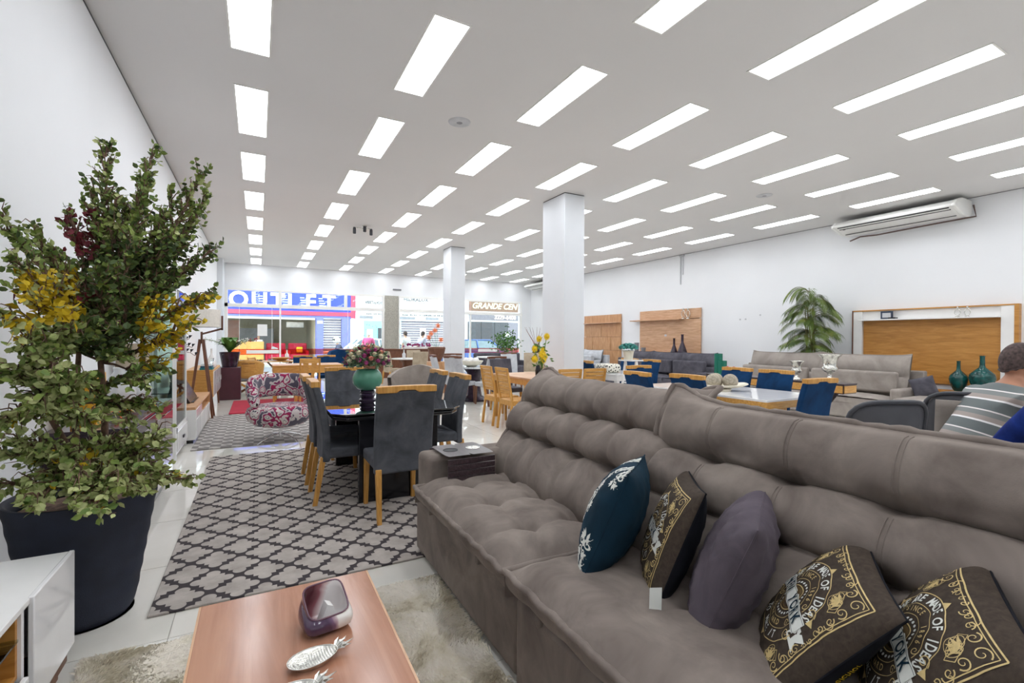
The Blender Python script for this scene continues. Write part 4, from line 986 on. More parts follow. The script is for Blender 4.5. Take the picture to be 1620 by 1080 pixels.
# glass vitrine
t = thing('vitrine', 'white framed glass display cabinet between the buffet and the TV rack', 'cabinet', (-0.97, 6.83, 0))
for x in (-0.15, 0.15):
    for y in (-0.42, 0.42): MB().box(x-0.018, x+0.018, y-0.018, y+0.018, 0.0, 1.95).build('post', M['white'], t, bevel=0.002)
MB().box(-0.17, 0.17, -0.44, 0.44, 0.06, 0.36).build('drawer_box', M['white'], t, bevel=0.003); MB().box(0.17, 0.185, -0.40, 0.40, 0.1, 0.32).build('drawer', M['whitegloss'], t, bevel=0.003); MB().box(0.185, 0.20, -0.05, 0.05, 0.19, 0.22).build('handle', M['darkgrey'], t, bevel=0.003)
MB().box(-0.17, 0.17, -0.44, 0.44, 1.92, 1.95).build('top', M['white'], t, bevel=0.003)
for z in (0.75, 1.15, 1.55): MB().box(-0.14, 0.14, -0.40, 0.40, z, z+0.008).build('glass_shelf', M['greenpane'], t)
MB().box(0.152, 0.158, -0.40, 0.40, 0.37, 1.92).build('glass_door', M['pane'], t); MB().box(-0.13, 0.13, 0.41, 0.416, 0.37, 1.92).build('glass_side', M['greenpane'], t); MB().box(-0.13, 0.13, -0.416, -0.41, 0.37, 1.92).build('glass_side', M['greenpane'], t)
MB().box(0.160, 0.175, -0.405, -0.375, 0.30, 0.36).build('hinge', M['darkgrey'], t)
# low rack
t = thing('tv_rack', 'low pale wood and white gloss TV rack along the left wall', 'cabinet', (-0.91, 8.35, 0))
MB().box(-0.22, 0.20, -1.02, 1.0, 0.44, 0.475).build('top', M['oakboard'], t, bevel=0.003)
MB().box(-0.22, 0.20, -1.02, -0.99, 0.05, 0.44).build('side', M['white'], t); MB().box(-0.22, 0.20, 0.97, 1.0, 0.05, 0.44).build('side', M['oakboard'], t)
MB().box(-0.22, -0.2, -0.99, 0.97, 0.05, 0.44).build('back_panel', M['darkgrey'], t); MB().box(-0.2, 0.19, -0.99, 0.97, 0.30, 0.315).build('shelf', M['oakboard'], t)
for k in range(3): MB().box(0.19, 0.205, -0.985+k*0.65, -0.985+k*0.65+0.64, 0.06, 0.31).build('drawer', M['whitegloss'], t, bevel=0.003)
MB().box(0.15, 0.205, -0.985, -0.30, 0.315, 0.44).build('drawer', M['whitegloss'], t, bevel=0.003)
MB().box(-0.2, 0.17, -0.98, 0.96, 0.0, 0.05).build('plinth', M['black'], t)
t = thing('picture_screen', 'black slanted screen panel standing on the pale TV rack', 'screen', (-0.93, 8.15, 0.475))
MB().hexa([(-0.02, -0.42, 0.01), (0.12, -0.42, 0.01), (0.12, 0.42, 0.01), (-0.02, 0.42, 0.01)], [(-0.13, -0.42, 0.42), (-0.10, -0.42, 0.42), (-0.10, 0.42, 0.42), (-0.13, 0.42, 0.42)]).build('panel', M['black'], t, bevel=0.004)
MB().box(-0.08, 0.15, -0.3, 0.3, 0, 0.012).build('foot', M['black'], t)
# second sideboard with legs
t = thing('sideboard', 'wooden sideboard with white drawers on tapered legs near the storefront', 'cabinet', (-0.91, 10.9, 0))
MB().box(-0.22, 0.20, -0.9, 0.9, 0.30, 0.80).build('body', M['honx'], t, bevel=0.006)
for k in range(3): 
    o = MB().box(0.20, 0.215, -0.87+k*0.585, -0.87+k*0.585+0.57, 0.33, 0.77).build('door', M['whitegloss'], t, bevel=0.003); MB().box(0.215, 0.23, -0.87+k*0.585+0.5, -0.87+k*0.585+0.52, 0.5, 0.6).build('handle', M['chrome'], o)
for x in (-0.18, 0.16):
    for y in (-0.8, 0.8): MB().bar((x, y, 0.30), (x+0.02, y*1.04, 0), 0.045, 0.045, 0.025, 0.025).build('leg', M['walnut'], t)
lathe_thing('bottle_vase', 'white bottle vase on the wooden sideboard', 'vase', (-0.78, 10.6, 0.80), [(0.05, 0), (0.085, 0.04), (0.07, 0.14), (0.02, 0.26), (0.016, 0.36), (0.024, 0.37)], M['white'])
t = thing('teal_books', 'stack of teal books on the wooden sideboard', 'books', (-0.82, 10.2, 0.80))
for k in range(3): MB().box(-0.1+0.01*k, 0.1-0.01*k, -0.15, 0.14+0.01*k, 0.035*k, 0.035*k+0.033).build('book', plain('tealbook%d' % k, ('1e7f86', '2b5f7a', 'dfe6e8')[k], 0.6), t, bevel=0.003)
lathe_thing('wine_glass', 'clear stemmed glass on the wooden sideboard', 'glass', (-0.74, 10.12, 0.80), [(0.035, 0), (0.006, 0.01), (0.006, 0.1), (0.035, 0.15), (0.038, 0.21), (0.033, 0.21), (0.03, 0.15)], M['glass'])
# tripod floor lamp
t = thing('floor_lamp', 'tripod floor lamp with cream drum shade and dark wood legs', 'floor lamp', (-0.85, 9.62, 0))
for k, (x, y) in enumerate(((0.17, 0.20), (0.17, -0.16), (-0.19, 0.02))): MB().bar((x*0.12, y*0.12, 1.35), (x, y, 0), 0.045, 0.045, 0.032, 0.032).build('leg', M['walnut'], t)
MB().bar((0, 0, 1.28), (0, 0, 1.48), 0.03).bar((0, 0, 1.44), (0.28, -0.02, 1.53), 0.03).bar((0.30, -0.02, 1.51), (0.30, -0.02, 1.76), 0.03).bar((0.27, -0.02, 1.53), (0.31, -0.02, 1.53), 0.03).build('arm', M['walnut'], t)
MB().lathe([(0.275, 1.56), (0.275, 1.86), (0.269, 1.86), (0.269, 1.56)], 40).build('lamp_shade', plain('shade_linen', 'e6e0d6', 0.8, var=0.03, scale=30), t, True)
# orchid with dark pot near the door
t = thing('flower_pot', 'dark pot of broad green leaves, white orchids and a red bloom', 'plant', (-0.56, 12.35, 0))
MB().box(-0.22, 0.22, -0.22, 0.22, 0, 0.72).build('stand', plain('stand_burgundy', '4b2430', 0.3), t, bevel=0.01)
MB().lathe([(0.15, 0.72), (0.2, 1.02), (0.21, 1.06), (0.19, 1.06), (0.16, 1.0)], 24).build('pot', M['purple'], t, True)
for k in range(16):
    a = k*2.4; l = 0.26+0.05*(k % 3); b = MB(); d = Vector((cos(a), sin(a), 0)); s_ = Vector((-sin(a), cos(a), 0)); z0 = 1.05
    b.grid(lambda u, v: tuple(d*l*v+s_*(u-0.5)*0.16*sin(pi*min(1, v*0.9+0.1))+Vector((0, 0, z0+0.34*sin(v*2.2)*(0.6+0.4*(k % 4)/3)))), 3, 6); b.build('leaf', M['green'], t, True)
for k in range(4):
    a = k*1.7+0.3; stem = [(0.05*cos(a)*q+0.24*cos(a)*(q/6)**2, 0.30*sin(a)*(q/6)**2, 1.05+0.085*q-0.006*q*q) for q in range(7)]; o = MB().tube(stem, 0.006, 5).build('stem', M['green'], t)
    for q in range(2, 7):
        b = MB(); c = Vector(stem[q])
        for j in range(5): an = j*2*pi/5; b.add([c, c+Vector((0.02*cos(an-0.4), 0.02, 0.02*sin(an-0.4)))*1.6, c+Vector((0.05*cos(an), 0.01, 0.05*sin(an))), c+Vector((0.02*cos(an+0.4), 0.02, 0.02*sin(an+0.4)))*1.6], [(0, 1, 2, 3)])
        b.build('blossom', M['red'] if k == 0 and q > 4 else M['white'], o)

# dark twig arrangement above the lamp
t = thing('twig_vase', 'slim dark leafed twigs in a vase standing beside the display cabinet', 'plant', (-0.98, 7.55, 0.475))
MB().lathe([(0.05, 0), (0.07, 0.1), (0.035, 0.3), (0.04, 0.32)], 18).build('vase', M['black'], t, True)
for k in range(6):
    stem = [(0.10*(q/7)**1.6*(0.6+0.3*k), 0.30*(q/7)**1.4*(0.3+0.14*k), 0.25+0.175*q-0.012*q*q*(0.4+0.2*k)) for q in range(8)]; o = MB().tube(stem, 0.004, 5).build('twig', M['trunk'], t)
    b = MB()
    for q in range(3, 8):
        for s in (-1, 1):
            c = Vector(stem[q]); b.add([c, c+Vector((0.02, 0.03*s, 0.03)), c+Vector((0.03, 0.06*s, 0.05)), c+Vector((0.0, 0.04*s, 0.05))], [(0, 1, 2, 3)])
    b.build('twig_leaves', M['blackmatte'], o)

# ================================================================ CHAIRS
def uph_chair(name, label, cat, loc, rz, cloth, wood_, group, H=1.03, cap=True):
    """faces +y; rear legs at y=0"""
    t = thing(name, label, cat, loc, rz, group); W = 0.45
    b = MB().grid(lambda u, v: (0, 0, 0), 1, 1); b = MB()
    b.box(-W/2+0.004, W/2-0.004, 0.035, 0.50, 0.385, 0.475); b.build('seat', cloth, t, bevel=0.022, seg=3)
    def bk(u, v, s):
        x = (u-0.5)*W; z = 0.36+(H-0.36-(0.035 if cap else 0))*v
        y = 0.055-0.085*(v**1.6)+0.02*sin(pi*v)+0.018*(abs(2*u-1)**2)*0.0
        return (x, y+s*0.031, z)
    b = MB(); nu, nv = 8, 14
    b.grid(lambda u, v: bk(u, v, 1), nu, nv); b.grid(lambda u, v: bk(1-u, v, -1), nu, nv)
    b.grid(lambda u, v: tuple(Vector(bk(u, 1, 1)).lerp(Vector(bk(u, 1, -1)), v)), nu, 1); b.grid(lambda u, v: tuple(Vector(bk(u, 0, -1)).lerp(Vector(bk(u, 0, 1)), v)), nu, 1)
    b.grid(lambda u, v: tuple(Vector(bk(0, v, 1)).lerp(Vector(bk(0, v, -1)), u)), 1, nv); b.grid(lambda u, v: tuple(Vector(bk(1, v, -1)).lerp(Vector(bk(1, v, 1)), u)), 1, nv)
    b.build('backrest', cloth, t, bevel=0.016, seg=3)
    if cap:
        yt = bk(0.5, 1, 0)[1]; b = MB(); n = 16                      # wooden cap with a shallow hand grip
        def low(x): return H-0.052-0.0*x+(0.018 if abs(x) < 0.055 else (0.018*(1-(abs(x)-0.055)/0.03) if abs(x) < 0.085 else 0))
        up = [(-W/2+W*k/n, H-0.004+0.004*sin(pi*k/n)) for k in range(n+1)]; dn = [(x, low(x)) for x, z in reversed(up)]
        poly = up+dn; m_ = len(poly)
        b.add([(x, yt-0.033, z) for x, z in poly]+[(x, yt+0.035, z) for x, z in poly], [tuple(range(m_)), tuple(range(2*m_-1, m_-1, -1))]+[(k, m_+k, m_+(k+1) % m_, (k+1) % m_) for k in range(m_)])
        b.build('top_rail', wood_, t, bevel=0.004)
    for s in (-1, 1):
        MB().bar((s*(W/2-0.028), 0.035, 0.40), (s*(W/2-0.024), -0.03, 0), 0.044, 0.044, 0.032, 0.036).build('leg', wood_, t, bevel=0.004)
        MB().bar((s*(W/2-0.030), 0.465, 0.39), (s*(W/2-0.026), 0.480, 0), 0.044, 0.044, 0.032, 0.032).build('leg', wood_, t, bevel=0.004)
    return t
g = 'grey velvet chairs around the black table'
ch0 = uph_chair('dining_chair', 'grey velvet dining chair with its back to the camera at the near table end', 'chair', (0.99, 3.53, 0), 0, M['greyv'], M['hon'], g)
dup(ch0, (0.44, 4.34, 0), -pi/2, 'grey velvet dining chair on the left side of the black table, nearer one', g)
dup(ch0, (0.43, 4.97, 0), -pi/2, 'grey velvet dining chair on the left side of the black table, farther one', g)
dup(ch0, (1.80, 4.52, 0), pi/2, 'grey velvet dining chair on the right side of the black table, nearer one', g)
dup(ch0, (1.80, 5.16, 0), pi/2, 'grey velvet dining chair on the right side of the black table, farther one', g)
dup(ch0, (0.94, 6.08, 0), pi, 'grey velvet dining chair at the far end of the black table', g)
# black glass table
t = thing('dining_table', 'black dining table with mirror gloss glass top on slab legs', 'table', (1.08, 4.83, 0))
oc = [(-0.46, -0.90), (0.46, -0.90), (0.56, -0.78), (0.56, 0.78), (0.46, 0.90), (-0.46, 0.90), (-0.56, 0.78), (-0.56, -0.78)]
MB().prism([(x*0.97, y*0.975) for x, y in oc], 0.71, 0.745).build('under_frame', M['black'], t, bevel=0.01)
bg_ = Mat('black_glass', '0b0c10', 0.02, 0, 0.9); bg_.b.inputs['Coat Weight'].default_value = 1.0; bg_.b.inputs['Coat Roughness'].default_value = 0.01; bg_.b.inputs['Coat IOR'].default_value = 1.9
MB().prism(oc, 0.758, 0.77).build('glass_top', bg_.m, t, bevel=0.002)
for s in (-1, 1): 
    for q in (-1, 1): MB().lathe([(0.02, 0.745), (0.02, 0.758)], 12, (s*0.42, q*0.7, 0)).build('spacer', M['chrome'], t)
MB().box(-0.34, 0.34, -0.80, -0.74, 0, 0.71).build('slab_leg', M['black'], t, bevel=0.004); MB().box(-0.34, 0.34, 0.50, 0.56, 0, 0.71).build('slab_leg', M['black'], t, bevel=0.004); MB().box(-0.03, 0.03, -0.74, 0.50, 0.1, 0.6).build('beam', M['black'], t)
# vase with bouquet
t = thing('flower_vase', 'round green bowl of magenta and cream flowers on a dark turned base', 'vase', (0.955, 4.78, 0.77))
MB().lathe([(0.078, 0), (0.082, 0.012), (0.062, 0.025), (0.07, 0.04), (0.078, 0.055), (0.064, 0.07), (0.074, 0.085), (0.066, 0.10), (0.05, 0.105)], 32).build('turned_base', plain('plum_turned', '2b1c33', 0.15), t, True)
MB().lathe([(0.055, 0.10), (0.10, 0.12), (0.138, 0.17), (0.143, 0.22), (0.128, 0.27), (0.10, 0.305), (0.095, 0.30), (0.12, 0.26)], 36).build('bowl', plain('green_bowl', '5a9c82', 0.25, var=0.08), t, True)
flm = [plain('magenta_bloom', 'a8457e', 0.7, var=0.25, scale=40), plain('coral_bloom', 'e2937e', 0.7, var=0.15, scale=40), plain('cream_bloom', 'e6ddc0', 0.7, var=0.1, scale=40), plain('berry_bloom', '8c2540', 0.7, var=0.2, scale=40)]
gm = plain('bouquet_green', '6a8260', 0.6, var=0.25, scale=25)
def bloom(parent, c, r, mat, rn):
    b = MB(); c = Vector(c)
    for ring, (rr, n) in enumerate(((0.35, 5), (0.65, 8), (1.0, 11))):
        for j in range(n):
            a = 2*pi*j/n+ring*0.5; d = Vector((cos(a), sin(a), 0.9-0.75*rr)).normalized(); s_ = Vector((-sin(a), cos(a), 0)); q = c+d*r*rr*0.75
            b.add([c+d*r*rr*0.2, q+s_*r*0.28+Vector((0, 0, r*0.2*(1.4-rr))), c+d*r*rr*1.05+Vector((0, 0, r*0.4*(1-rr))), q-s_*r*0.28+Vector((0, 0, r*0.2*(1.4-rr)))], [(0, 1, 2, 3)])
    b.ball(c, r*0.6, 8); return b.build('bloom', mat, parent)
def bouquet(t, c, R, n, rn, mats, green, sq=0.62):
    for k in range(n):
        ph = 2.399*k; zz = 1-1.05*(k+0.5)/n; rr = sqrt(max(0, 1-zz*zz)); c_ = (c[0]+R*rr*cos(ph), c[1]+R*rr*sin(ph), c[2]+R*sq*zz)
        bloom(t, c_, rn.uniform(0.030, 0.045), mats[rn.choice([0, 0, 0, 1, 1, 2, 2, 3])], rn)
    b = MB()
    for k in range(900):
        ph = rn.uniform(0, 2*pi); zz = rn.uniform(-0.35, 1); rr = sqrt(max(0, 1-zz*zz)); q = rn.uniform(0.55, 1.12)
        p = Vector((c[0]+R*rr*cos(ph)*q, c[1]+R*rr*sin(ph)*q, c[2]+R*sq*zz*q)); d = Vector((rn.uniform(-1, 1), rn.uniform(-1, 1), rn.uniform(-0.3, 1))).normalized(); s_ = d.cross(Vector((rn.uniform(-1, 1), rn.uniform(-1, 1), rn.uniform(-1, 1)))).normalized()
        b.add([p, p+d*0.022+s_*0.010, p+d*0.045, p+d*0.022-s_*0.010], [(0, 1, 2, 3)])
    stuff(b.build('foliage', green, t))
bouquet(t, (0, 0, 0.375), 0.20, 54, random.Random(5), flm, gm, 0.80)
t = thing('paper_stack', 'small white paper stack on the far side of the black glass table', 'paper', (1.3, 5.45, 0.77)); MB().box(-0.14, 0.14, -0.1, 0.1, 0, 0.012).build('sheet', M['white'], t); MB().box(-0.12, 0.16, -0.08, 0.12, 0.013, 0.02).build('sheet', M['white'], t)
# ================================================================ PAISLEY SWIVEL ARMCHAIR
t = thing('armchair', 'round swivel armchair in burgundy and grey paisley on a thin chrome base', 'armchair', (0.27, 7.05, 0), radians(8))
b = MB().lathe([(0.0, 0.20), (0.16, 0.195), (0.31, 0.235), (0.395, 0.31), (0.42, 0.39), (0.395, 0.455), (0.33, 0.485), (0.18, 0.50), (0.0, 0.505)], 48, sy=0.95); b.build('seat', M['paisley'], t, True)
def ringf(u, v):
    a = radians(-28)+radians(236)*u; e = max(0.0, sin(pi*u))**0.35; zc = 0.52+0.17*min(1, sin(pi*u)*2.2); R = 0.345
    hh = 0.085+0.075*min(1, sin(pi*u)*1.8); w_ = 0.075*(0.7+0.3*e); q = 2*pi*v; s_ = (0.25 if u < 0.001 or u > 0.999 else 1)
    return ((R+w_*cos(q)*s_)*cos(a)*1.0, (R+w_*cos(q)*s_)*sin(a)*0.95, zc+hh*sin(q)*s_+0.04*sin(pi*u))
b = MB().grid(lambda u, v: ringf(u, v), 60, 24); b.build('backrest', M['paisley'], t, True)
MB().tube([(0, 0, 0.2), (0, 0, 0.05)], 0.022, 12).build('column', M['chrome'], t, True)
for k in range(4):
    a = k*pi/2+0.5; MB().tube([(0.02*cos(a), 0.02*sin(a), 0.10), (0.15*cos(a), 0.15*sin(a), 0.085), (0.30*cos(a), 0.30*sin(a), 0.035), (0.34*cos(a), 0.34*sin(a), 0.01)], 0.010, 8).build('base_arm', M['chrome'], t, True)

# ================================================================ WOOD CHAIRS
def slat_chair(name, label, loc, rz, group, style='slat', seatmat=None):
    t = thing(name, label, 'chair', loc, rz, group); W = 0.42; Hh = 0.95
    for s in (-1, 1):
        x = s*(W/2-0.02); b = MB(); b.bar((x, -0.035, 0), (x, 0.02, 0.44), 0.038, 0.034).bar((x, 0.02, 0.43), (x, -0.075, Hh), 0.038, 0.034, 0.034, 0.026); b.build('leg', M['hon'], t, bevel=0.004)
        MB().bar((x, 0.40, 0), (x, 0.39, 0.44), 0.034, 0.034, 0.04, 0.04).build('leg', M['hon'], t, bevel=0.004)
    MB().box(-W/2, W/2, 0.0, 0.43, 0.44, 0.462).build('seat', seatmat or M['honx'], t, bevel=0.008)
    MB().box(-W/2+0.02, W/2-0.02, 0.375, 0.40, 0.38, 0.44).box(-W/2+0.02, W/2-0.02, 0.0, 0.025, 0.38, 0.44).box(-W/2+0.01, -W/2+0.035, 0.02, 0.4, 0.38, 0.44).box(W/2-0.035, W/2-0.01, 0.02, 0.4, 0.38, 0.44).build('apron', M['hon'], t)
    def yb(z): return 0.02-0.095*(z-0.43)/(Hh-0.43)
    if style == 'slat':
        for k in range(7):
            z = 0.56+0.057*k; MB().box(-W/2+0.03, W/2-0.03, yb(z)-0.008, yb(z)+0.008, z, z+0.050).build('slat', M['honx'], t, bevel=0.003)
    else:
        z = Hh-0.10; MB().box(-W/2+0.02, W/2-0.02, yb(z)-0.012, yb(z)+0.012, z, Hh).build('top_rail', M['honx'], t, bevel=0.004)
        for s in (-1, 1):
            MB().hexa([(s*0.045-0.018, yb(0.46)-0.01, 0.46), (s*0.045+0.018, yb(0.46)-0.01, 0.46), (s*0.045+0.018, yb(0.46)+0.01, 0.46), (s*0.045-0.018, yb(0.46)+0.01, 0.46)], [(s*0.085-0.055, yb(z)-0.01, z), (s*0.085+0.055, yb(z)-0.01, z), (s*0.085+0.055, yb(z)+0.01, z), (s*0.085-0.055, yb(z)+0.01, z)]).build('splat', M['honx'], t)
        for zz in (0.56, 0.64, 0.72): MB().box(-0.05, 0.05, yb(zz)-0.01, yb(zz)+0.01, zz, zz+0.03).build('cross_piece', M['honx'], t)
    return t
g = 'slatted wooden chairs'
sc0 = slat_chair('slatted_chair', 'slatted wooden chair nearer the taupe sofa, of the pair seen from behind', (3.33, 6.38, 0), -pi/2, g)
dup(sc0, (3.33, 6.93, 0), -pi/2, 'slatted wooden chair farther from the taupe sofa, of the pair seen from behind', g)
dup(sc0, (4.02, 5.72, 0), 0, 'slatted wooden chair in front of the white column, left of two', g)
dup(sc0, (4.46, 5.70, 0), 0, 'slatted wooden chair in front of the white column, right of two', g)
def leg_table(name, label, x0, x1, y0, y1, top, frame_, H=0.77, th=0.03, apron=0.09, lg=0.07):
    cx, cy = (x0+x1)/2, (y0+y1)/2; a, b_ = (x1-x0)/2, (y1-y0)/2; t = thing(name, label, 'table', (cx, cy, 0))
    MB().box(-a, a, -b_, b_, H-th, H).build('tabletop', top, t, bevel=0.004)
    MB().box(-a+0.01, a-0.01, -b_+0.01, b_-0.01, H-th-apron, H-th-0.001).build('apron', frame_, t, bevel=0.003)
    for s in (-1, 1):
        for q in (-1, 1): MB().bar((s*(a-lg*0.8), q*(b_-lg*0.8), H-th-apron), (s*(a-lg*0.8), q*(b_-lg*0.8), 0), lg, lg, lg*0.8, lg*0.8).build('leg', frame_, t, bevel=0.004)
    return t
leg_table('dining_table', 'honey wood dining table with pale glass top beside the nearer column', 3.72, 4.56, 6.22, 7.65, M['palewood'], M['hon'])
# yellow flowers on it
t = thing('flower_vase', 'glass vase of yellow daisies and green stems beside the white column', 'vase', (4.02, 6.45, 0.77))
MB().lathe([(0.06, 0), (0.065, 0.02), (0.06, 0.2), (0.062, 0.21), (0.055, 0.2), (0.055, 0.02), (0.0, 0.012)], 24).build('vase_body', M['glass'], t, True)
MB().lathe([(0.04, 0.0), (0.045, 0.12), (0.03, 0.2), (0.0, 0.2)], 16, (-0.10, -0.06, 0)).build('black_pot', M['black'], t, True)
r5 = random.Random(9)
for k, (dx, dy, z, rr) in enumerate(((-0.16, -0.05, 0.30, 0.075), (-0.05, -0.10, 0.38, 0.085), (0.02, -0.02, 0.28, 0.07), (-0.12, 0.02, 0.46, 0.07), (0.05, 0.04, 0.45, 0.06), (-0.02, 0.05, 0.62, 0.065), (0.07, -0.04, 0.66, 0.07), (0.08, 0.02, 0.33, 0.06))):
    st_ = MB().tube([(0, 0, 0.08), (dx*0.5, dy*0.5, z*0.6), (dx, dy, z)], 0.006, 5).build('stem', M['green'], t)
    b = MB()
    for ring in range(2):
        for j in range(16):
            a = 2*pi*j/16+ring*0.2; r_ = rr*(1-0.3*ring); e1, e2 = Vector((cos(a), -0.35*0-0.1, sin(a))), Vector((-sin(a), 0, cos(a))); c = Vector((dx, dy-0.01*ring, z))
            b.add([c, c+e1*r_*0.6+e2*r_*0.13, c+e1*r_, c+e1*r_*0.6-e2*r_*0.13], [(0, 1, 2, 3)])
    b.ball((dx, dy-0.02, z), rr*0.28, 10); b.build('daisy', M['yellow'], st_)
b = MB()
for k in range(60):
    a = r5.uniform(0, 6.28); q = Vector((r5.uniform(-0.12, 0.12), r5.uniform(-0.1, 0.1), r5.uniform(0.15, 0.55))); d = Vector((cos(a), sin(a), r5.uniform(-0.5, 0.6)))*0.07; b.add([q, q+d*0.5+Vector((0, 0, 0.015)), q+d, q+d*0.5-Vector((0, 0, 0.015))], [(0, 1, 2, 3)])
stuff(b.build('foliage', M['green'], t))
# square-back chair and honey table farther left
sq = slat_chair('wooden_chair', 'wooden chair with square cut-out splat back at the honey table', (0.98, 10.95, 0), 0, None, 'splat'); del_ = sq.pop('group', None)
leg_table('dining_table', 'long honey wood table behind the paisley armchair', 0.28, 1.75, 11.45, 12.4, M['honx'], M['honx'], 0.78, 0.03, 0.15)
t = thing('bench', 'blue upholstered bench pad at the honey wood table', 'bench', (0.62, 10.7, 0)); MB().box(-0.38, 0.12, -0.2, 0.2, 0.40, 0.56).build('seat', M['bluev'], t, bevel=0.04)
for a in (-0.33, 0.07):
    for q in (-0.15, 0.15): MB().bar((a, q, 0.4), (a, q, 0), 0.04).build('leg', M['hon'], t)
g = 'blue velvet chairs by the long honey table'
bc0 = uph_chair('dining_chair', 'blue velvet chair tucked behind the long honey wood table, right end', 'chair', (1.55, 12.95, 0), pi, M['bluev'], M['hon'], g, 0.95)
dup(bc0, (1.0, 12.95, 0), pi, 'blue velvet chair tucked behind the long honey wood table, middle', g)
# lounge chair with wooden shell
t = thing('lounge_chair', 'lounge chair with curved honey wood shell and grey cushion', 'armchair', (-0.22, 12.9, 0), radians(10))
b = MB()
def sh(u, v):
    a = radians(200)+radians(140)*u; z = 0.42+0.44*v*(0.75+0.25*sin(pi*u)); R = 0.36+0.04*v
    return (R*cos(a), R*sin(a)*0.8+0.15, z)
o = MB().grid(sh, 24, 8).build('shell', M['honx'], t, True); m_ = o.modifiers.new('s', 'SOLIDIFY'); m_.thickness = 0.018
MB().box(-0.15, 0.13, -0.163, -0.155, 0.76, 0.775).build('hand_slot', M['walnut'], t)
MB().box(-0.33, 0.33, -0.12, 0.5, 0.34, 0.46).build('seat', plain('grey_seat', '8b8a8c', 0.8), t, bevel=0.04)
for s in (-1, 1): MB().bar((s*0.26, -0.1, 0.36), (-s*0.26, 0.0, 0.02), 0.04, 0.05).bar((s*0.26, 0.4, 0.36), (s*0.28, 0.45, 0), 0.04).build('leg', M['walnut'] if s > 0 else M['hon'], t)
# bistro set
g = 'folding bistro chairs by the storefront'
def bistro(x, y, rz, lb, first=[None]):
    if first[0]: return dup(first[0], (x, y, 0), rz, lb, g)
    t = thing('folding_chair', lb, 'chair', (x, y, 0), rz, g)
    for s in (-1, 1): MB().bar((s*0.19, 0.28, 0), (s*0.19, -0.12, 0.86), 0.035).bar((s*0.17, -0.22, 0), (s*0.17, 0.22, 0.46), 0.035).build('side_frame', M['hon'], t)
    for k in range(4): MB().box(-0.2, 0.2, -0.115+0.008*k*0-0.03*0, -0.095, 0.6+0.07*k, 0.645+0.07*k).build('back_slat', M['honx'], t, bevel=0.003)
    for k in range(5): MB().box(-0.2, 0.2, -0.10+0.075*k, -0.04+0.075*k, 0.45, 0.468).build('seat_slat', M['honx'], t, bevel=0.003)
    first[0] = t; return t
bistro(-0.05, 14.3, -pi/2-0.4, 'folding slatted chair left of the small bistro table'); bistro(1.2, 14.2, 0.5, 'folding slatted chair right of the small bistro table')
t = thing('bistro_table', 'small folding slatted table near the storefront', 'table', (0.52, 14.3, 0))
for k in range(7): MB().box(-0.42, 0.42, -0.35+0.1*k, -0.26+0.1*k, 0.74, 0.762).build('slat', M['honx'], t, bevel=0.003)
for s in (-1, 1): MB().bar((-0.35, s*0.25, 0), (0.3, s*0.25, 0.74), 0.035).bar((0.35, s*0.25, 0), (-0.3, s*0.25, 0.74), 0.035).build('cross_leg', M['walnut'], t)
lathe_thing('wooden_bowl', 'shallow wooden bowl on the small folding table', 'bowl', (0.55, 14.3, 0.762), [(0.08, 0), (0.2, 0.05), (0.26, 0.09), (0.24, 0.09), (0.17, 0.05), (0, 0.03)], M['honx'])
lathe_thing('pump_bottle', 'white pump bottle standing behind the wooden bowl', 'bottle', (0.72, 14.75, 0.72), [(0.05, 0), (0.05, 0.2), (0.02, 0.24), (0.015, 0.32), (0.03, 0.33)], M['white'])
t = thing('bottle_stand', 'slim white stand holding the pump bottle near the glass', 'stand', (0.72, 14.75, 0)); MB().box(-0.12, 0.12, -0.12, 0.12, 0.69, 0.72).bar((0, 0, 0.69), (0, 0, 0.02), 0.05).box(-0.15, 0.15, -0.15, 0.15, 0, 0.02).build('stand_body', M['white'], t, bevel=0.004)
# blue draped wing chair near the glass
t = thing('wing_chair', 'large blue velvet wing chair beside the storefront glass', 'armchair', (2.1, 13.6, 0), radians(200))
def wing(u, v, o):
    a = radians(-100)+radians(200)*u; z = 0.30+(0.78-0.30*abs(2*u-1)**1.6)*v; R = 0.40+o+0.05*v
    return (R*sin(a), -R*cos(a)*0.9+0.05+0.018*sin(u*34), z)
b = MB().grid(lambda u, v: wing(u, v, 0.04), 40, 10); b.grid(lambda u, v: wing(1-u, v, -0.04), 40, 10); b.grid(lambda u, v: tuple(Vector(wing(u, 1, 0.04)).lerp(Vector(wing(u, 1, -0.04)), v)), 40, 2)
b.build('backrest', M['bluev'], t, True); MB().box(-0.36, 0.36, -0.3, 0.4, 0.28, 0.46).build('seat', M['bluev'], t, bevel=0.05)
for s in (-1, 1):
    for q in (-0.25, 0.33): MB().bar((s*0.28, q, 0.3), (s*0.3, q*1.05, 0), 0.05, 0.05, 0.03, 0.03).build('leg', M['walnut'], t)

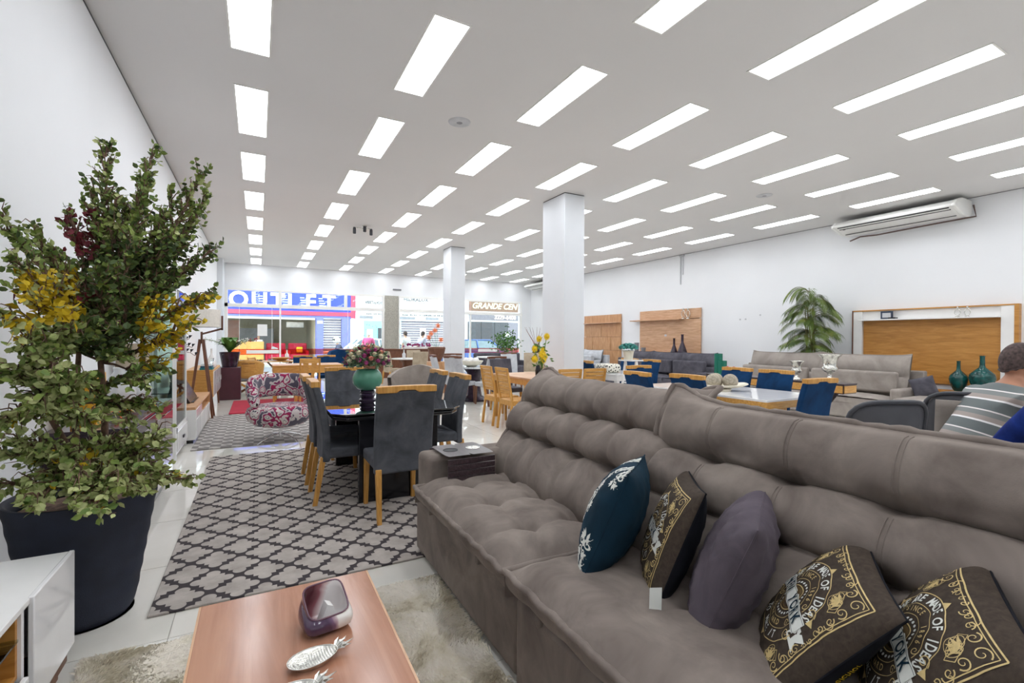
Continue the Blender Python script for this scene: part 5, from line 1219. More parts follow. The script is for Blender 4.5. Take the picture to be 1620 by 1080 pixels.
# ================================================================ MIDDLE: LIGHT CHAIRS, MARBLE TABLES
marble = Mat('white_marble', 'e4e5e6', 0.12); marble.color(marble.ramp(marble.noise(marble.coord(), 3, 8, 0.6, 2.2), [(0.4, 'eef0f0'), (0.5, 'c9ced2'), (0.56, 'f0f1f1')])); marble = marble.m
def round_table(label, x, y, r, base_mat, top=marble, H=0.77):
    t = thing('round_table', label, 'table', (x, y, 0)); MB().lathe([(0, H-0.03), (r, H-0.03), (r, H), (0, H)], 48).build('tabletop', top, t, True)
    MB().lathe([(0.30, 0), (0.30, 0.03), (0.17, 0.12), (0.13, 0.35), (0.17, 0.62), (0.26, H-0.03)], 32).build('pedestal', base_mat, t, True); return t
round_table('round white marble table on dark tapered pedestal between light grey chairs', 4.30, 9.75, 0.55, M['purple'])
g = 'light grey chairs around the marble table'
lc0 = uph_chair('dining_chair', 'light grey chair with its back to the camera, left of the marble table', 'chair', (3.62, 9.30, 0), radians(-60), M['lightf'], M['walnut'], g, 1.03)
dup(lc0, (3.45, 10.05, 0), radians(-95), 'light grey chair at the far left of the marble table', g)
dup(lc0, (4.35, 8.75, 0), radians(8), 'light grey chair in front of the marble table, nearest the column', g)
dup(lc0, (4.2, 10.8, 0), radians(175), 'light grey chair behind the marble table', g)
dg0 = uph_chair('dining_chair', 'mid grey chair at the far side of the honey table beside the column', 'chair', (4.2, 8.25, 0), pi, M['charv'], M['hon'], 'grey chair beside the column', 1.0, False)
dg0.pop('group', None)
t = thing('centrepiece', 'pale shell shaped centrepiece bowl on the marble table', 'bowl', (4.2, 9.7, 0.77)); MB().lathe([(0.1, 0), (0.22, 0.06), (0.27, 0.13), (0.25, 0.13), (0.18, 0.07), (0, 0.03)], 24).build('bowl', M['cream'], t, True)
for k in range(5): MB().ball((0.12*cos(k*1.26), 0.12*sin(k*1.26), 0.14), 0.065, 12).build('white_ball', M['white'], t, True)
round_table('round white table near the storefront among beige chairs', 4.15, 14.6, 0.5, M['walnut'], M['white'])
g = 'beige chairs around the white round table'
be0 = uph_chair('dining_chair', 'beige fabric chair in front of the round white table', 'chair', (4.25, 13.6, 0), radians(-8), M['beigef'], M['hon'], g, 1.0, False)
dup(be0, (3.4, 14.3, 0), radians(-75), 'beige fabric chair left of the round white table', g)
dup(be0, (4.9, 13.95, 0), radians(35), 'beige fabric chair right of the round white table', g)
dup(be0, (4.6, 15.5, 0), radians(170), 'beige fabric chair behind the round white table', g)
lathe_thing('gel_bottle', 'small clear bottle on the round white table', 'bottle', (4.0, 14.5, 0.77), [(0.05, 0), (0.055, 0.14), (0.02, 0.18), (0.02, 0.26), (0.03, 0.27)], M['lightgrey'])
t = thing('counter', 'long dark brown counter below the storefront glass', 'counter', (4.0, 16.9, 0)); MB().box(-1.5, 1.7, -0.3, 0.3, 0.0, 0.98).build('body', M['walnut'], t, bevel=0.01); MB().box(-1.55, 1.75, -0.35, 0.35, 0.98, 1.02).build('top', M['walnut'], t, bevel=0.005)
t = thing('flower_row', 'low row of magenta flowers on the counter by the glass', 'flowers', (5.15, 16.9, 1.02)); MB().box(-0.5, 0.5, -0.12, 0.12, 0, 0.08).build('trough', M['white'], t)
for k in range(26): bloom(t, (r5.uniform(-0.5, 0.5), r5.uniform(-0.1, 0.1), r5.uniform(0.08, 0.18)), 0.07, flm[0], r5)
# large beige wingback seen beyond the black table
t = thing('lounge_chair', 'taupe tub armchair behind the right side of the black table', 'armchair', (2.55, 8.6, 0), radians(140))
b = MB(); b.grid(lambda u, v: wing(u, v*0.75, 0.03), 40, 8); b.grid(lambda u, v: wing(1-u, v*0.75, -0.04), 40, 8); b.grid(lambda u, v: tuple(Vector(wing(u, 0.75, 0.03)).lerp(Vector(wing(u, 0.75, -0.04)), v)), 40, 2); b.build('backrest', M['taupelight'], t, True)
MB().box(-0.34, 0.34, -0.3, 0.36, 0.26, 0.45).build('seat', M['taupelight'], t, bevel=0.05)
for s in (-1, 1):
    for q in (-0.25, 0.3): MB().bar((s*0.27, q, 0.27), (s*0.29, q, 0), 0.04).build('leg', M['walnut'], t)
# gerbera plant behind the watermark: orange gerberas in a dark pot on a small table
t = thing('gerbera_vase', 'tall vase with orange gerberas between the storefront pier and the far column', 'vase', (4.05, 11.6, 0.0))
MB().box(-0.2, 0.2, -0.2, 0.2, 0, 0.80).build('stand', M['oakboard'], t, bevel=0.01); MB().lathe([(0.1, 0.80), (0.19, 0.95), (0.23, 1.15), (0.2, 1.18), (0.0, 1.12)], 24).build('vase_body', M['walnut'], t, True)
for dx, z in ((-0.22, 1.42), (-0.16, 1.52), (0.02, 1.72), (-0.06, 1.60), (0.1, 1.36)):
    st_ = MB().tube([(0, 0, 1.1), (dx*0.6, 0, (z+1.1)/2), (dx, -0.02, z)], 0.006, 5).build('stem', M['green'], t); b = MB()
    for j in range(18): a = 2*pi*j/18; b.add([(dx, -0.04, z), (dx+0.05*cos(a-0.14), -0.05, z+0.05*sin(a-0.14)), (dx+0.085*cos(a), -0.03, z+0.085*sin(a)), (dx+0.05*cos(a+0.14), -0.05, z+0.05*sin(a+0.14))], [(0, 1, 2, 3)])
    b.ball((dx, -0.05, z), 0.022, 8); b.build('gerbera', M['orange'], st_)
# display table and more chairs near the far right of the storefront
round_table('small round white table in front of the right storefront panes', 6.35, 13.0, 0.5, M['darkgrey'], M['white'], 0.85)
dup(lc0, (6.0, 11.3, 0), radians(170), 'pale chair between the two columns, back towards the glass', 'light grey chairs between the columns')
dup(be0, (6.9, 11.6, 0), radians(150), 'beige chair between the columns, right of the pale chair', 'beige chairs between the columns')
t = thing('leafy_plant', 'green leafy plant in a basket by the right storefront panes', 'plant', (8.6, 16.4, 0))
MB().lathe([(0.2, 0), (0.26, 0.3), (0.22, 0.6), (0.0, 0.6)], 20).build('pot', M['walnut'], t, True); b = MB()
for k in range(420):
    q = Vector((r5.gauss(0, 0.25), r5.gauss(0, 0.25), 1.25+r5.gauss(0, 0.25))); d = Vector((r5.uniform(-1, 1), r5.uniform(-1, 1), r5.uniform(-1, 1))).normalized()*0.13; s_ = d.cross(Vector((0.3, 0.4, 0.8))).normalized()*0.035; b.add([q, q+d*0.5+s_, q+d, q+d*0.5-s_], [(0, 1, 2, 3)])
for k in range(6): b.tube([(0, 0, 0.6), (r5.uniform(-0.2, 0.2), r5.uniform(-0.2, 0.2), 1.3)], 0.01, 4)
stuff(b.build('foliage', M['green'], t))
t = thing('branch_vase', 'dark vase of bare red brown branches before the wood wall panel', 'vase', (7.3, 12.0, 0)); MB().box(-0.25, 0.25, -0.2, 0.2, 0, 0.75).build('stand', M['walnut'], t, bevel=0.01); MB().lathe([(0.08, 0.75), (0.14, 0.95), (0.06, 1.15), (0.07, 1.18)], 20).build('vase_body', M['black'], t, True)
for k in range(9): a = k*0.7; MB().tube([(0, 0, 1.1), (0.12*cos(a), 0.12*sin(a), 1.35), (0.3*cos(a), 0.3*sin(a), 1.6+0.04*(k % 3)), (0.36*cos(a), 0.36*sin(a), 1.75)], [0.008, 0.006, 0.004, 0.002], 5).build('branch', plain('branch%d' % k, '7a3528', 0.7), t)
# dark low lounge by the glass
t = thing('dark_sofa', 'low charcoal sofa near the right storefront panes', 'sofa', (7.6, 14.9, 0)); MB().box(-0.9, 0.9, -0.4, 0.4, 0.0, 0.45).build('seat', M['charv'], t, bevel=0.05); MB().box(-0.9, 0.9, 0.2, 0.45, 0.3, 0.9).build('backrest', M['charv'], t, bevel=0.06)
for s in (-1, 1): MB().box(s*0.98-0.1, s*0.98+0.1, -0.4, 0.45, 0.05, 0.62).build('armrest', M['charv'], t, bevel=0.04)

# ================================================================ BLUE CHAIRS, WHITE TABLES
t = thing('dining_table', 'white glass topped dining table with honey wood edge and blue chairs', 'table', (5.14, 3.95, 0))
MB().box(-0.54, 0.54, -0.94, 0.94, 0.745, 0.77).build('glass_top', M['whitegloss'], t, bevel=0.003); MB().box(-0.54, 0.54, -0.94, 0.94, 0.67, 0.744).build('apron', M['honx'], t, bevel=0.003)
for s in (-1, 1): MB().box(-0.3, 0.3, s*0.6-0.04, s*0.6+0.04, 0, 0.67).build('slab_leg', M['hon'], t, bevel=0.005)
g = 'blue velvet chairs around the nearer white table'
b0 = uph_chair('dining_chair', 'blue velvet chair seen from behind at the near end of the white table', 'chair', (4.98, 2.72, 0), radians(-6), M['bluev'], M['hon'], g, 1.01)
dup(b0, (5.86, 3.73, 0), pi/2, 'blue velvet chair across the white table, nearer of two facing left', g)
dup(b0, (5.86, 4.29, 0), pi/2, 'blue velvet chair across the white table, farther of two facing left', g)
dup(b0, (4.18, 3.64, 0), -pi/2, 'blue velvet chair on the near long side of the white table, beside the sofa corner', g)
dup(b0, (4.0, 4.22, 0), -pi/2-0.1, 'blue velvet chair on the near long side of the white table, farther one', g)
dup(b0, (4.97, 5.22, 0), pi, 'blue velvet chair at the far head of the nearer white table', g)
t = thing('tray_bowl', 'shallow cream ceramic tray on the white dining table', 'bowl', (4.95, 3.84, 0.77), radians(-25))
MB().grid(lambda u, v: (0.32*v*cos(2*pi*u)*(abs(cos(2*pi*u))**4+abs(sin(2*pi*u))**4)**-0.25, 0.15*v*sin(2*pi*u)*(abs(cos(2*pi*u))**4+abs(sin(2*pi*u))**4)**-0.25, 0.03+0.05*v**3+0.012*cos(4*pi*u)*v**3), 48, 12).build('dish', M['cream'], t, True).modifiers.new('s', 'SOLIDIFY').thickness = 0.01
MB().lathe([(0.12, 0), (0.13, 0.028)], 24).build('foot', M['cream'], t, True)
knit = plain('knit_cream', 'b3a997', 0.9, var=0.12, scale=45, bump=0.5)
for n, (dx, dy) in enumerate(((-0.06, 0.03), (0.07, 0.10), (0.09, -0.09))):
    o = MB().ball((0, 0, 0), 0.088, 24).build('decor_ball', knit, smooth=True); o.location = (4.93+dx, 3.84+dy, 0.77+0.035+0.086)
    tag(o, ('left cream woven ball in the shallow tray', 'rear cream woven ball in the shallow tray', 'right cream woven ball in the shallow tray')[n], 'ball', 'cream woven balls in the tray')
# second set
t = leg_table('dining_table', 'white table set with black patterned box, behind the nearer white table', 5.50, 6.35, 6.35, 7.75, M['whitegloss'], M['white'], 0.78)
g = 'blue chairs around the farther white table'
dup(b0, (5.25, 6.9, 0), -pi/2, 'blue chair at the left side of the farther white table, right beside the column', g)
dup(b0, (6.68, 6.75, 0), pi/2, 'blue chair across the farther white table, nearer of two', g)
dup(b0, (6.68, 7.35, 0), pi/2, 'blue chair across the farther white table, farther of two', g)
dup(b0, (5.95, 8.2, 0), pi, 'blue chair at the far head of the farther white table', g)
pat = Mat('black_cream_pattern', 'e2dfd2', 0.7); v_ = pat.node('ShaderNodeTexVoronoi'); pat.link(pat.coord(), v_.inputs['Vector']); v_.inputs['Scale'].default_value = 22; pat.color(pat.ramp(v_.outputs['Distance'], [(0, '23231f'), (0.34, 'e5e2d4')], 'CONSTANT'))
t = thing('patterned_cushion', 'black and cream patterned cushion lying on the farther white table', 'cushion', (5.72, 6.85, 0.78)); MB().box(-0.17, 0.17, -0.2, 0.2, 0, 0.16).build('cushion_body', pat.m, t, bevel=0.06, seg=3)
# white stand with teal flowers
t = thing('plant_stand', 'white wooden A-frame stand rising beside the farther white table', 'stand', (5.52, 6.02, 0))
for s in (-1, 1):
    MB().bar((-0.16, s*0.14, 0), (0.0, s*0.13, 1.03), 0.03).bar((0.16, s*0.14, 0), (0.0, s*0.13, 1.03), 0.03).build('side_frame', M['white'], t)
for z in (0.3, 0.65): MB().box(-0.12*(1.1-z)*1.1, 0.12*(1.1-z)*1.1, -0.14, 0.14, z, z+0.02).build('shelf', M['white'], t)
MB().box(-0.13, 0.13, -0.16, 0.16, 1.03, 1.05).build('top', M['white'], t)
t = thing('flower_pot', 'teal green hydrangea in a cream pot on the white stand', 'plant', (5.50, 6.06, 1.05))
MB().lathe([(0.07, 0), (0.09, 0.13), (0.1, 0.15), (0.09, 0.155), (0.0, 0.14)], 24).build('pot', M['cream'], t, True)
tm = plain('teal_bloom', '4f9f98', 0.7, var=0.25, scale=30)
for k in range(30):
    a = 2.4*k; zz = 1-0.8*(k+0.5)/30; rr = sqrt(1-zz*zz); bloom(t, (0.15*rr*cos(a), 0.15*rr*sin(a), 0.17+0.09*zz), 0.045, tm, r5)
# console with urns
t = thing('console_table', 'dark framed console with honey wood drawers on crossed black legs', 'table', (7.25, 4.65, 0))
MB().box(-0.17, 0.17, -1.13, 1.13, 0.77, 0.79).build('top', M['wenge'], t, bevel=0.003); MB().box(-0.16, 0.16, -1.12, 1.12, 0.65, 0.77).build('frame', M['wenge'], t)
for k in range(6): MB().box(-0.172, -0.160, -1.11+k*0.37, -1.11+k*0.37+0.355, 0.662, 0.762).build('drawer', M['honx'], t, bevel=0.002)
MB().box(-0.15, 0.15, -1.132, -1.12, 0.662, 0.762).build('end_panel', M['honx'], t, bevel=0.002)
for s in (-1, 1): MB().bar((-0.12, s*0.9, 0.65), (0.12, s*0.55, 0), 0.05).bar((0.12, s*0.9, 0.65), (-0.12, s*0.55, 0), 0.05).build('cross_leg', M['wenge'], t)
def urn(lb, x, y, k):
    t = thing('silver_urn', lb, 'urn', (x, y, 0.79), 0, 'silver footed urns on the console')
    MB().box(-0.09*k, 0.09*k, -0.09*k, 0.09*k, 0, 0.02*k).build('plinth', M['silver'], t, bevel=0.004)
    MB().lathe([(0.075*k, 0.02*k), (0.07*k, 0.035*k), (0.03*k, 0.07*k), (0.025*k, 0.12*k), (0.04*k, 0.14*k), (0.075*k, 0.155*k), (0.10*k, 0.185*k), (0.102*k, 0.21*k), (0.08*k, 0.235*k), (0.085*k, 0.28*k), (0.11*k, 0.36*k), (0.145*k, 0.39*k), (0.15*k, 0.40*k), (0.13*k, 0.395*k), (0.09*k, 0.34*k), (0.07*k, 0.26*k), (0.0, 0.24*k)], 36).build('bowl', M['silver'], t, True)
    for s in (-1, 1): MB().tube([(s*0.10*k, 0, 0.20*k), (s*0.15*k, 0, 0.22*k), (s*0.14*k, 0, 0.27*k), (s*0.10*k, 0, 0.26*k)], 0.008*k, 8).build('handle', M['silver'], t, True)
urn('large silver footed urn on the console, the right one', 7.22, 3.78, 1.0); urn('small silver footed urn on the console, the left one', 7.22, 4.25, 0.72)
lathe_thing('red_candle_cup', 'small red glass cup on the console behind the blue chair', 'cup', (7.2, 5.05, 0.79), [(0.05, 0), (0.055, 0.02), (0.06, 0.1), (0.055, 0.1), (0.05, 0.02), (0, 0.012)], M['red'])
for n, (y, h, lb) in enumerate(((5.62, 0.36, 'tall teal glass cylinder at the far end of the console'), (5.48, 0.24, 'short teal glass cylinder at the far end of the console'))):
    lathe_thing('glass_cylinder', lb, 'vase', (7.2-0.07*n, y, 0.79), [(0.07, 0), (0.07, h), (0.063, h), (0.063, 0.02), (0, 0.02)], M['tealglass'], 24, 'teal glass cylinders')
t = thing('red_flower', 'small red and orange artificial flower beside the teal glasses', 'flowers', (7.1, 5.3, 0.79))
for k in range(4): bloom(t, (0.05*cos(k*1.6), 0.06*sin(k*1.6), 0.07+0.05*(k % 2)), 0.06, M['red'], r5)
# ================================================================ SOFAS ALONG THE RIGHT WALL (they face the camera side, -x)
def wall_sofa(label, y0, y1, xf, cloth, n=2, H=1.05, back2=True, arm=True):
    cy = (y0+y1)/2; Lh = (y1-y0)/2; t = thing('sofa', label, 'sofa', (xf, cy, 0))
    MB().box(0.03, 0.95, -Lh, Lh, 0.03, 0.36).build('base', cloth, t, bevel=0.03)
    for k in range(n):
        a, b_ = -Lh+(0.16 if arm else 0)+(2*Lh-(0.32 if arm else 0))*k/n, -Lh+(0.16 if arm else 0)+(2*Lh-(0.32 if arm else 0))*(k+1)/n
        MB().grid(lambda u, v: (0.0+0.62*v, a+(b_-a)*u, 0.37+0.10*min(1, sin(pi*min(1, 0.05+v*0.9))**0.4)*min(1, (sin(pi*u)+0.02)**0.25)+0.005*wob(u*5, v*4)), 20, 14).box(0.02, 0.6, a+0.01, b_-0.01, 0.30, 0.39).build('seat_cushion', cloth, t, True)
        def bk(u, v, s):
            fl = 0.03*(abs(2*u-1)**6); z = 0.40+(H-0.40)*v+fl*(v > 0.5)*1.0
            puff = (min(1, sin(pi*u)+0.03)**0.4)*(0.10*abs(sin(pi*v*2))**0.6+0.02)
            return (0.62+0.20*v-(puff if s > 0 else -puff*0.7), a+(b_-a)*(u if s > 0 else 1-u), z)
        bb = MB().grid(lambda u, v: bk(u, v, 1), 24, 28); bb.grid(lambda u, v: bk(u, v, -1), 24, 28); o = bb.build('backrest', cloth, t, True)
        MB().tube([bk(u/20, 1, 1) for u in range(21)], 0.012, 6).build('piping', cloth, o, True)
        if back2: MB().box(0.34, 0.47, a+0.04, b_-0.04, 0.50, 0.86).build('lumbar_cushion', cloth, t, bevel=0.04, seg=3)
    if arm:
        for s in (-1, 1): MB().box(0.02, 0.92, s*(Lh-0.08)-0.08, s*(Lh-0.08)+0.08, 0.03, 0.60).build('armrest', cloth, t, bevel=0.035, seg=3)
    MB().box(0.84, 0.96, -Lh, Lh, 0.05, 0.88).build('back_shell', cloth, t, bevel=0.02)
    return t
wall_sofa('light taupe wall sofa with two loose back cushions beside the big framed TV panel', 3.72, 7.00, 9.15, M['taupelight'], 2, 1.13)
wall_sofa('charcoal sofa below the middle wood panel, with piped back cushions', 7.75, 11.3, 9.3, M['charv'], 3, 1.04)
wall_sofa('pale grey sofa below the small wood panel, farthest on the right', 12.3, 14.6, 9.4, M['lightf'], 2, 1.02)
o = MB().grid(lambda u, v: (0, 0, 0), 1, 1); 
t_, P_ = pillow('pillow', 'dark grey pointed pillow at the near end of the light taupe wall sofa', (9.60, 3.58, 0.64), (0.5, -0.85, 0.3), (0.1, 0.0, 1), 0.16, 0.06, M['charv'], M['charv'], 'pillow on the far sofa')
t_.pop('group', None)
t = thing('ottoman', 'light taupe upholstered ottoman block beside the near end of the wall sofa', 'ottoman', (9.0, 3.3, 0)); MB().box(-0.3, 1.1, -0.35, 0.35, 0.05, 0.5).build('seat', M['taupelight'], t, bevel=0.04); MB().box(-0.25, 1.05, -0.3, 0.3, 0, 0.05).build('plinth', M['black'], t)

# ---------------------------------------------------------------- wall panels
t = thing('wall_unit', 'large wall TV panel, honey wood in a white frame', 'panel', (10.95, 4.05, 0))
MB().box(-0.045, -0.01, -1.02, 1.02, 0.62, 1.80).build('wood_field', M['panelwood'], t, bevel=0.003)
for b in ((-0.10, 0, 1.02, 1.18, 0.50, 1.99), (-0.10, 0, -1.18, -1.02, 0.50, 1.99), (-0.06, 0, -1.02, 1.02, 1.82, 1.99)): MB().box(*b).build('white_frame', M['white'], t, bevel=0.003)
MB().box(-0.11, 0, -1.185, 1.185, 1.99, 2.012).build('wood_edge', M['panelwood'], t); MB().box(-0.11, 0, 1.18, 1.2, 0.5, 2.012).build('wood_edge', M['walnut'], t); MB().box(-0.11, 0, -1.235, -1.18, 0.5, 2.012).build('wood_edge', M['panelwood'], t)
MB().box(-0.24, -0.03, -1.02, 1.02, 1.795, 1.82).build('shelf', M['white'], t, bevel=0.003)
t = thing('tv_rack', 'low honey and brown wood rack under the large framed TV panel', 'cabinet', (10.68, 3.85, 0))
MB().box(-0.22, 0.06, -1.3, 1.2, 0.50, 0.54).build('top', M['panelwood'], t, bevel=0.003); MB().box(-0.20, 0.06, -1.28, 1.18, 0.08, 0.50).build('body', M['walnut'], t)
for k in range(3): MB().box(-0.215, -0.20, -1.27+k*0.815, -1.27+k*0.815+0.80, 0.10, 0.49).build('door', M['walnut'], t, bevel=0.003)
MB().box(-0.18, 0.05, -1.25, 1.15, 0, 0.08).build('plinth', M['black'], t)
pr_t = [(0.09, 0), (0.13, 0.05), (0.18, 0.15), (0.205, 0.24), (0.19, 0.31), (0.12, 0.37), (0.055, 0.42), (0.042, 0.46), (0.040, 0.60), (0.050, 0.615), (0.035, 0.61)]
lathe_thing('bottle_vase', 'teal glazed bottle vase, the smaller left one on the brown rack', 'vase', (10.58, 3.47, 0.54), [(r*0.62, z*0.84) for r, z in pr_t], M['teal'], 32, 'teal glazed bottle vases')
lathe_thing('bottle_vase', 'teal glazed bottle vase, the larger right one next to the seated man', 'vase', (10.55, 3.16, 0.54), [(r*0.82, z*1.0) for r, z in pr_t], M['teal'], 32, 'teal glazed bottle vases')
t = thing('photo_stand', 'small tilted photo frame on the shelf of the large TV panel', 'picture frame', (10.80, 4.62, 1.82)); MB().box(-0.01, 0.01, -0.10, 0.10, 0.0, 0.15).build('frame', plain('navy_frame', '27364f', 0.3), t, bevel=0.004); MB().box(-0.014, -0.01, -0.07, 0.07, 0.03, 0.12).build('photo', M['lightgrey'], t); MB().box(-0.05, 0.05, -0.16, -0.04, 0, 0.03).build('small_box', M['black'], t)
def figurine(lb, x, y, z, k=1.0):
    t = thing('figurine', lb, 'figurine', (x, y, z), 0, 'silver figurines'); MB().lathe([(0.035*k, 0), (0.03*k, 0.012*k), (0.008*k, 0.02*k)], 12).build('foot', M['silver'], t, True)
    for s in (-1, 1): MB().tube([(0, 0.012*s*k, 0.02*k), (0, 0.04*s*k, 0.07*k), (0, 0.03*s*k, 0.12*k), (0, 0.0, 0.15*k)], 0.006*k, 6).build('bent_limb', M['silver'], t, True)
    MB().ball((0, 0, 0.165*k), 0.018*k, 10).build('head', M['silver'], t, True)
figurine('left slim silver figurine on the shelf of the large TV panel', 10.82, 3.57, 1.82); figurine('right slim silver figurine on the shelf of the large TV panel', 10.82, 3.44, 1.82)
t = thing('wall_unit', 'plain pale wood wall panel with top shelf, the middle one', 'panel', (10.95, 10.28, 0))
for k in range(2): MB().box(-0.06, -0.02, -1.19, 1.19, (0.55, 2.02)[k], (2.0, 2.30)[k]).build('board', M['palewood'], t, bevel=0.003)
MB().box(-0.26, -0.02, -0.6, 1.45, 1.985, 2.015).build('shelf', M['palewood'], t, bevel=0.002); MB().box(-0.02, 0, -1.1, 1.1, 0.5, 2.25).build('batten', M['walnut'], t); MB().box(-0.065, -0.06, 0.05, 0.13, 1.5, 1.56).build('socket', M['lightgrey'], t)
t = thing('sideboard', 'pale wood sideboard under the middle wood panel', 'cabinet', (10.66, 10.2, 0)); MB().box(-0.22, 0.20, -1.2, 1.2, 0.12, 0.85).build('body', M['palewood'], t, bevel=0.005)
for k in range(3): MB().box(-0.235, -0.22, -1.18+k*0.79, -1.18+k*0.79+0.78, 0.15, 0.82).build('door', M['white'], t, bevel=0.003)
for a in (-1.1, 1.1): MB().box(-0.15, 0.2, a-0.04, a+0.04, 0, 0.12).build('leg', M['walnut'], t)
pv = [(0.05, 0), (0.10, 0.06), (0.115, 0.15), (0.07, 0.30), (0.03, 0.42), (0.028, 0.60), (0.04, 0.62), (0.025, 0.615)]
lathe_thing('bottle_vase', 'dark purple long necked vase, the shorter left one before the middle panel', 'vase', (10.58, 9.75, 0.85), [(r, z*0.95) for r, z in pv], M['purple'], 24, 'dark purple long necked vases')
lathe_thing('bottle_vase', 'dark purple long necked vase, the taller right one before the middle panel', 'vase', (10.58, 9.45, 0.85), [(r*1.25, z*1.13) for r, z in pv], M['purple'], 24, 'dark purple long necked vases')
for n, (y, h) in enumerate(((11.3, 0.45), (11.0, 0.3))): lathe_thing('grey_cup', ('taller grey cup at the left of the middle panel sideboard', 'smaller grey cup at the left of the middle panel sideboard')[n], 'cup', (10.6, y, 0.85), [(0.06, 0), (0.075, h), (0.065, h), (0.05, 0.02), (0, 0.02)], M['midgrey'], 20, 'grey cups on the sideboard')
figurine('left candle figurine on the shelf of the middle wood panel', 10.8, 9.62, 2.0, 1.7); figurine('right candle figurine on the shelf of the middle wood panel', 10.8, 9.45, 2.0, 1.7)
t = thing('wall_unit', 'wall panel of square wood boards with a shelf, farthest from the camera', 'panel', (10.95, 13.4, 0))
for i in range(4):
    for j in range(3): MB().box(-0.07+0.006*((i+j) % 2), -0.02, -1.02+0.51*i+0.004, -1.02+0.51*(i+1)-0.004, 0.55+0.47*j+0.004, 0.55+0.47*(j+1)-0.004).build('wood_board', M['oakboard'], t, bevel=0.002)
MB().box(-0.06, -0.02, -1.02, 1.02, 2.0, 2.27).build('wood_board', M['oakboard'], t, bevel=0.002); MB().box(-0.25, -0.02, -1.0, 1.0, 1.965, 1.995).build('shelf', M['palewood'], t); MB().box(-0.02, 0, -0.95, 0.95, 0.5, 2.2).build('batten', M['walnut'], t)

# ---------------------------------------------------------------- palm
t = thing('palm', 'tall feathery green palm against the white right wall', 'plant', (10.3, 5.78, 0))
MB().lathe([(0.16, 0), (0.22, 0.35), (0.24, 0.4), (0.2, 0.4), (0.0, 0.36)], 24).build('pot', M['black'], t, True)
b = MB(); r6 = random.Random(4); stems = MB()
for k in range(5): stems.tube([(0.05*cos(k*1.3), 0.05*sin(k*1.3), 0.35), (0.07*cos(k*1.3), 0.08*sin(k*1.3), 1.2), (0.1*cos(k), 0.1*sin(k), 2.1)], [0.02, 0.016, 0.008], 6)
for k in range(104):
    a = k*2.4+r6.uniform(-0.3, 0.3); z0 = 0.95+1.5*(k % 13)/13.0+r6.uniform(-0.1, 0.1); up = r6.uniform(0.5, 1.3) if z0 > 1.9 else r6.uniform(0.3, 0.9); l = r6.uniform(0.38, 0.62)
    d = Vector((cos(a)*0.75, sin(a), 0)); pts = []
    for j in range(11):
        q = j/10; p = Vector((0.04*cos(a), 0.04*sin(a), z0))+d*l*q*0.85+Vector((0, 0, up*l*(q-1.15*q*q)))
        p.x = min(p.x, 0.60); pts.append(p)
    stems.tube(pts, [0.006*(1-0.08*j) for j in range(11)], 4, False)
    for j in range(2, 11):
        for s in (-1, 1):
            for h_ in (0, 0.33, 0.66):
                if j == 10 and h_: continue
                p = pts[j].lerp(pts[min(10, j+1)], h_); td = (pts[min(10, j+1)]-pts[j-1]).normalized(); sd = td.cross(Vector((0, 0, 1))).normalized()*s
                ld = (td*0.75+sd*0.8+Vector((0, 0, -0.45))).normalized(); ll = 0.24*(1-0.45*abs(j/10-0.45)); wv = ld.cross(Vector((0, 0, 1))).normalized()*0.0048
                e = p+ld*ll+Vector((0, 0, -0.05)); 
                if e.x > 0.62: e.x = 0.62
                b.add([p, p+ld*ll*0.5+wv, e, p+ld*ll*0.5-wv], [(0, 1, 2, 3)])
pmt = Mat('palm_leaf', '5f7a34', 0.5); pmt.color(pmt.ramp(pmt.noise(pmt.coord(), 4, 3), [(0.3, '3f5524'), (0.55, '6c8038'), (0.75, '94953f')]))
stuff(b.build('fronds', pmt.m, t)); stems.build('stems', plain('palm_stem', '6d6a3a', 0.6), t, True)

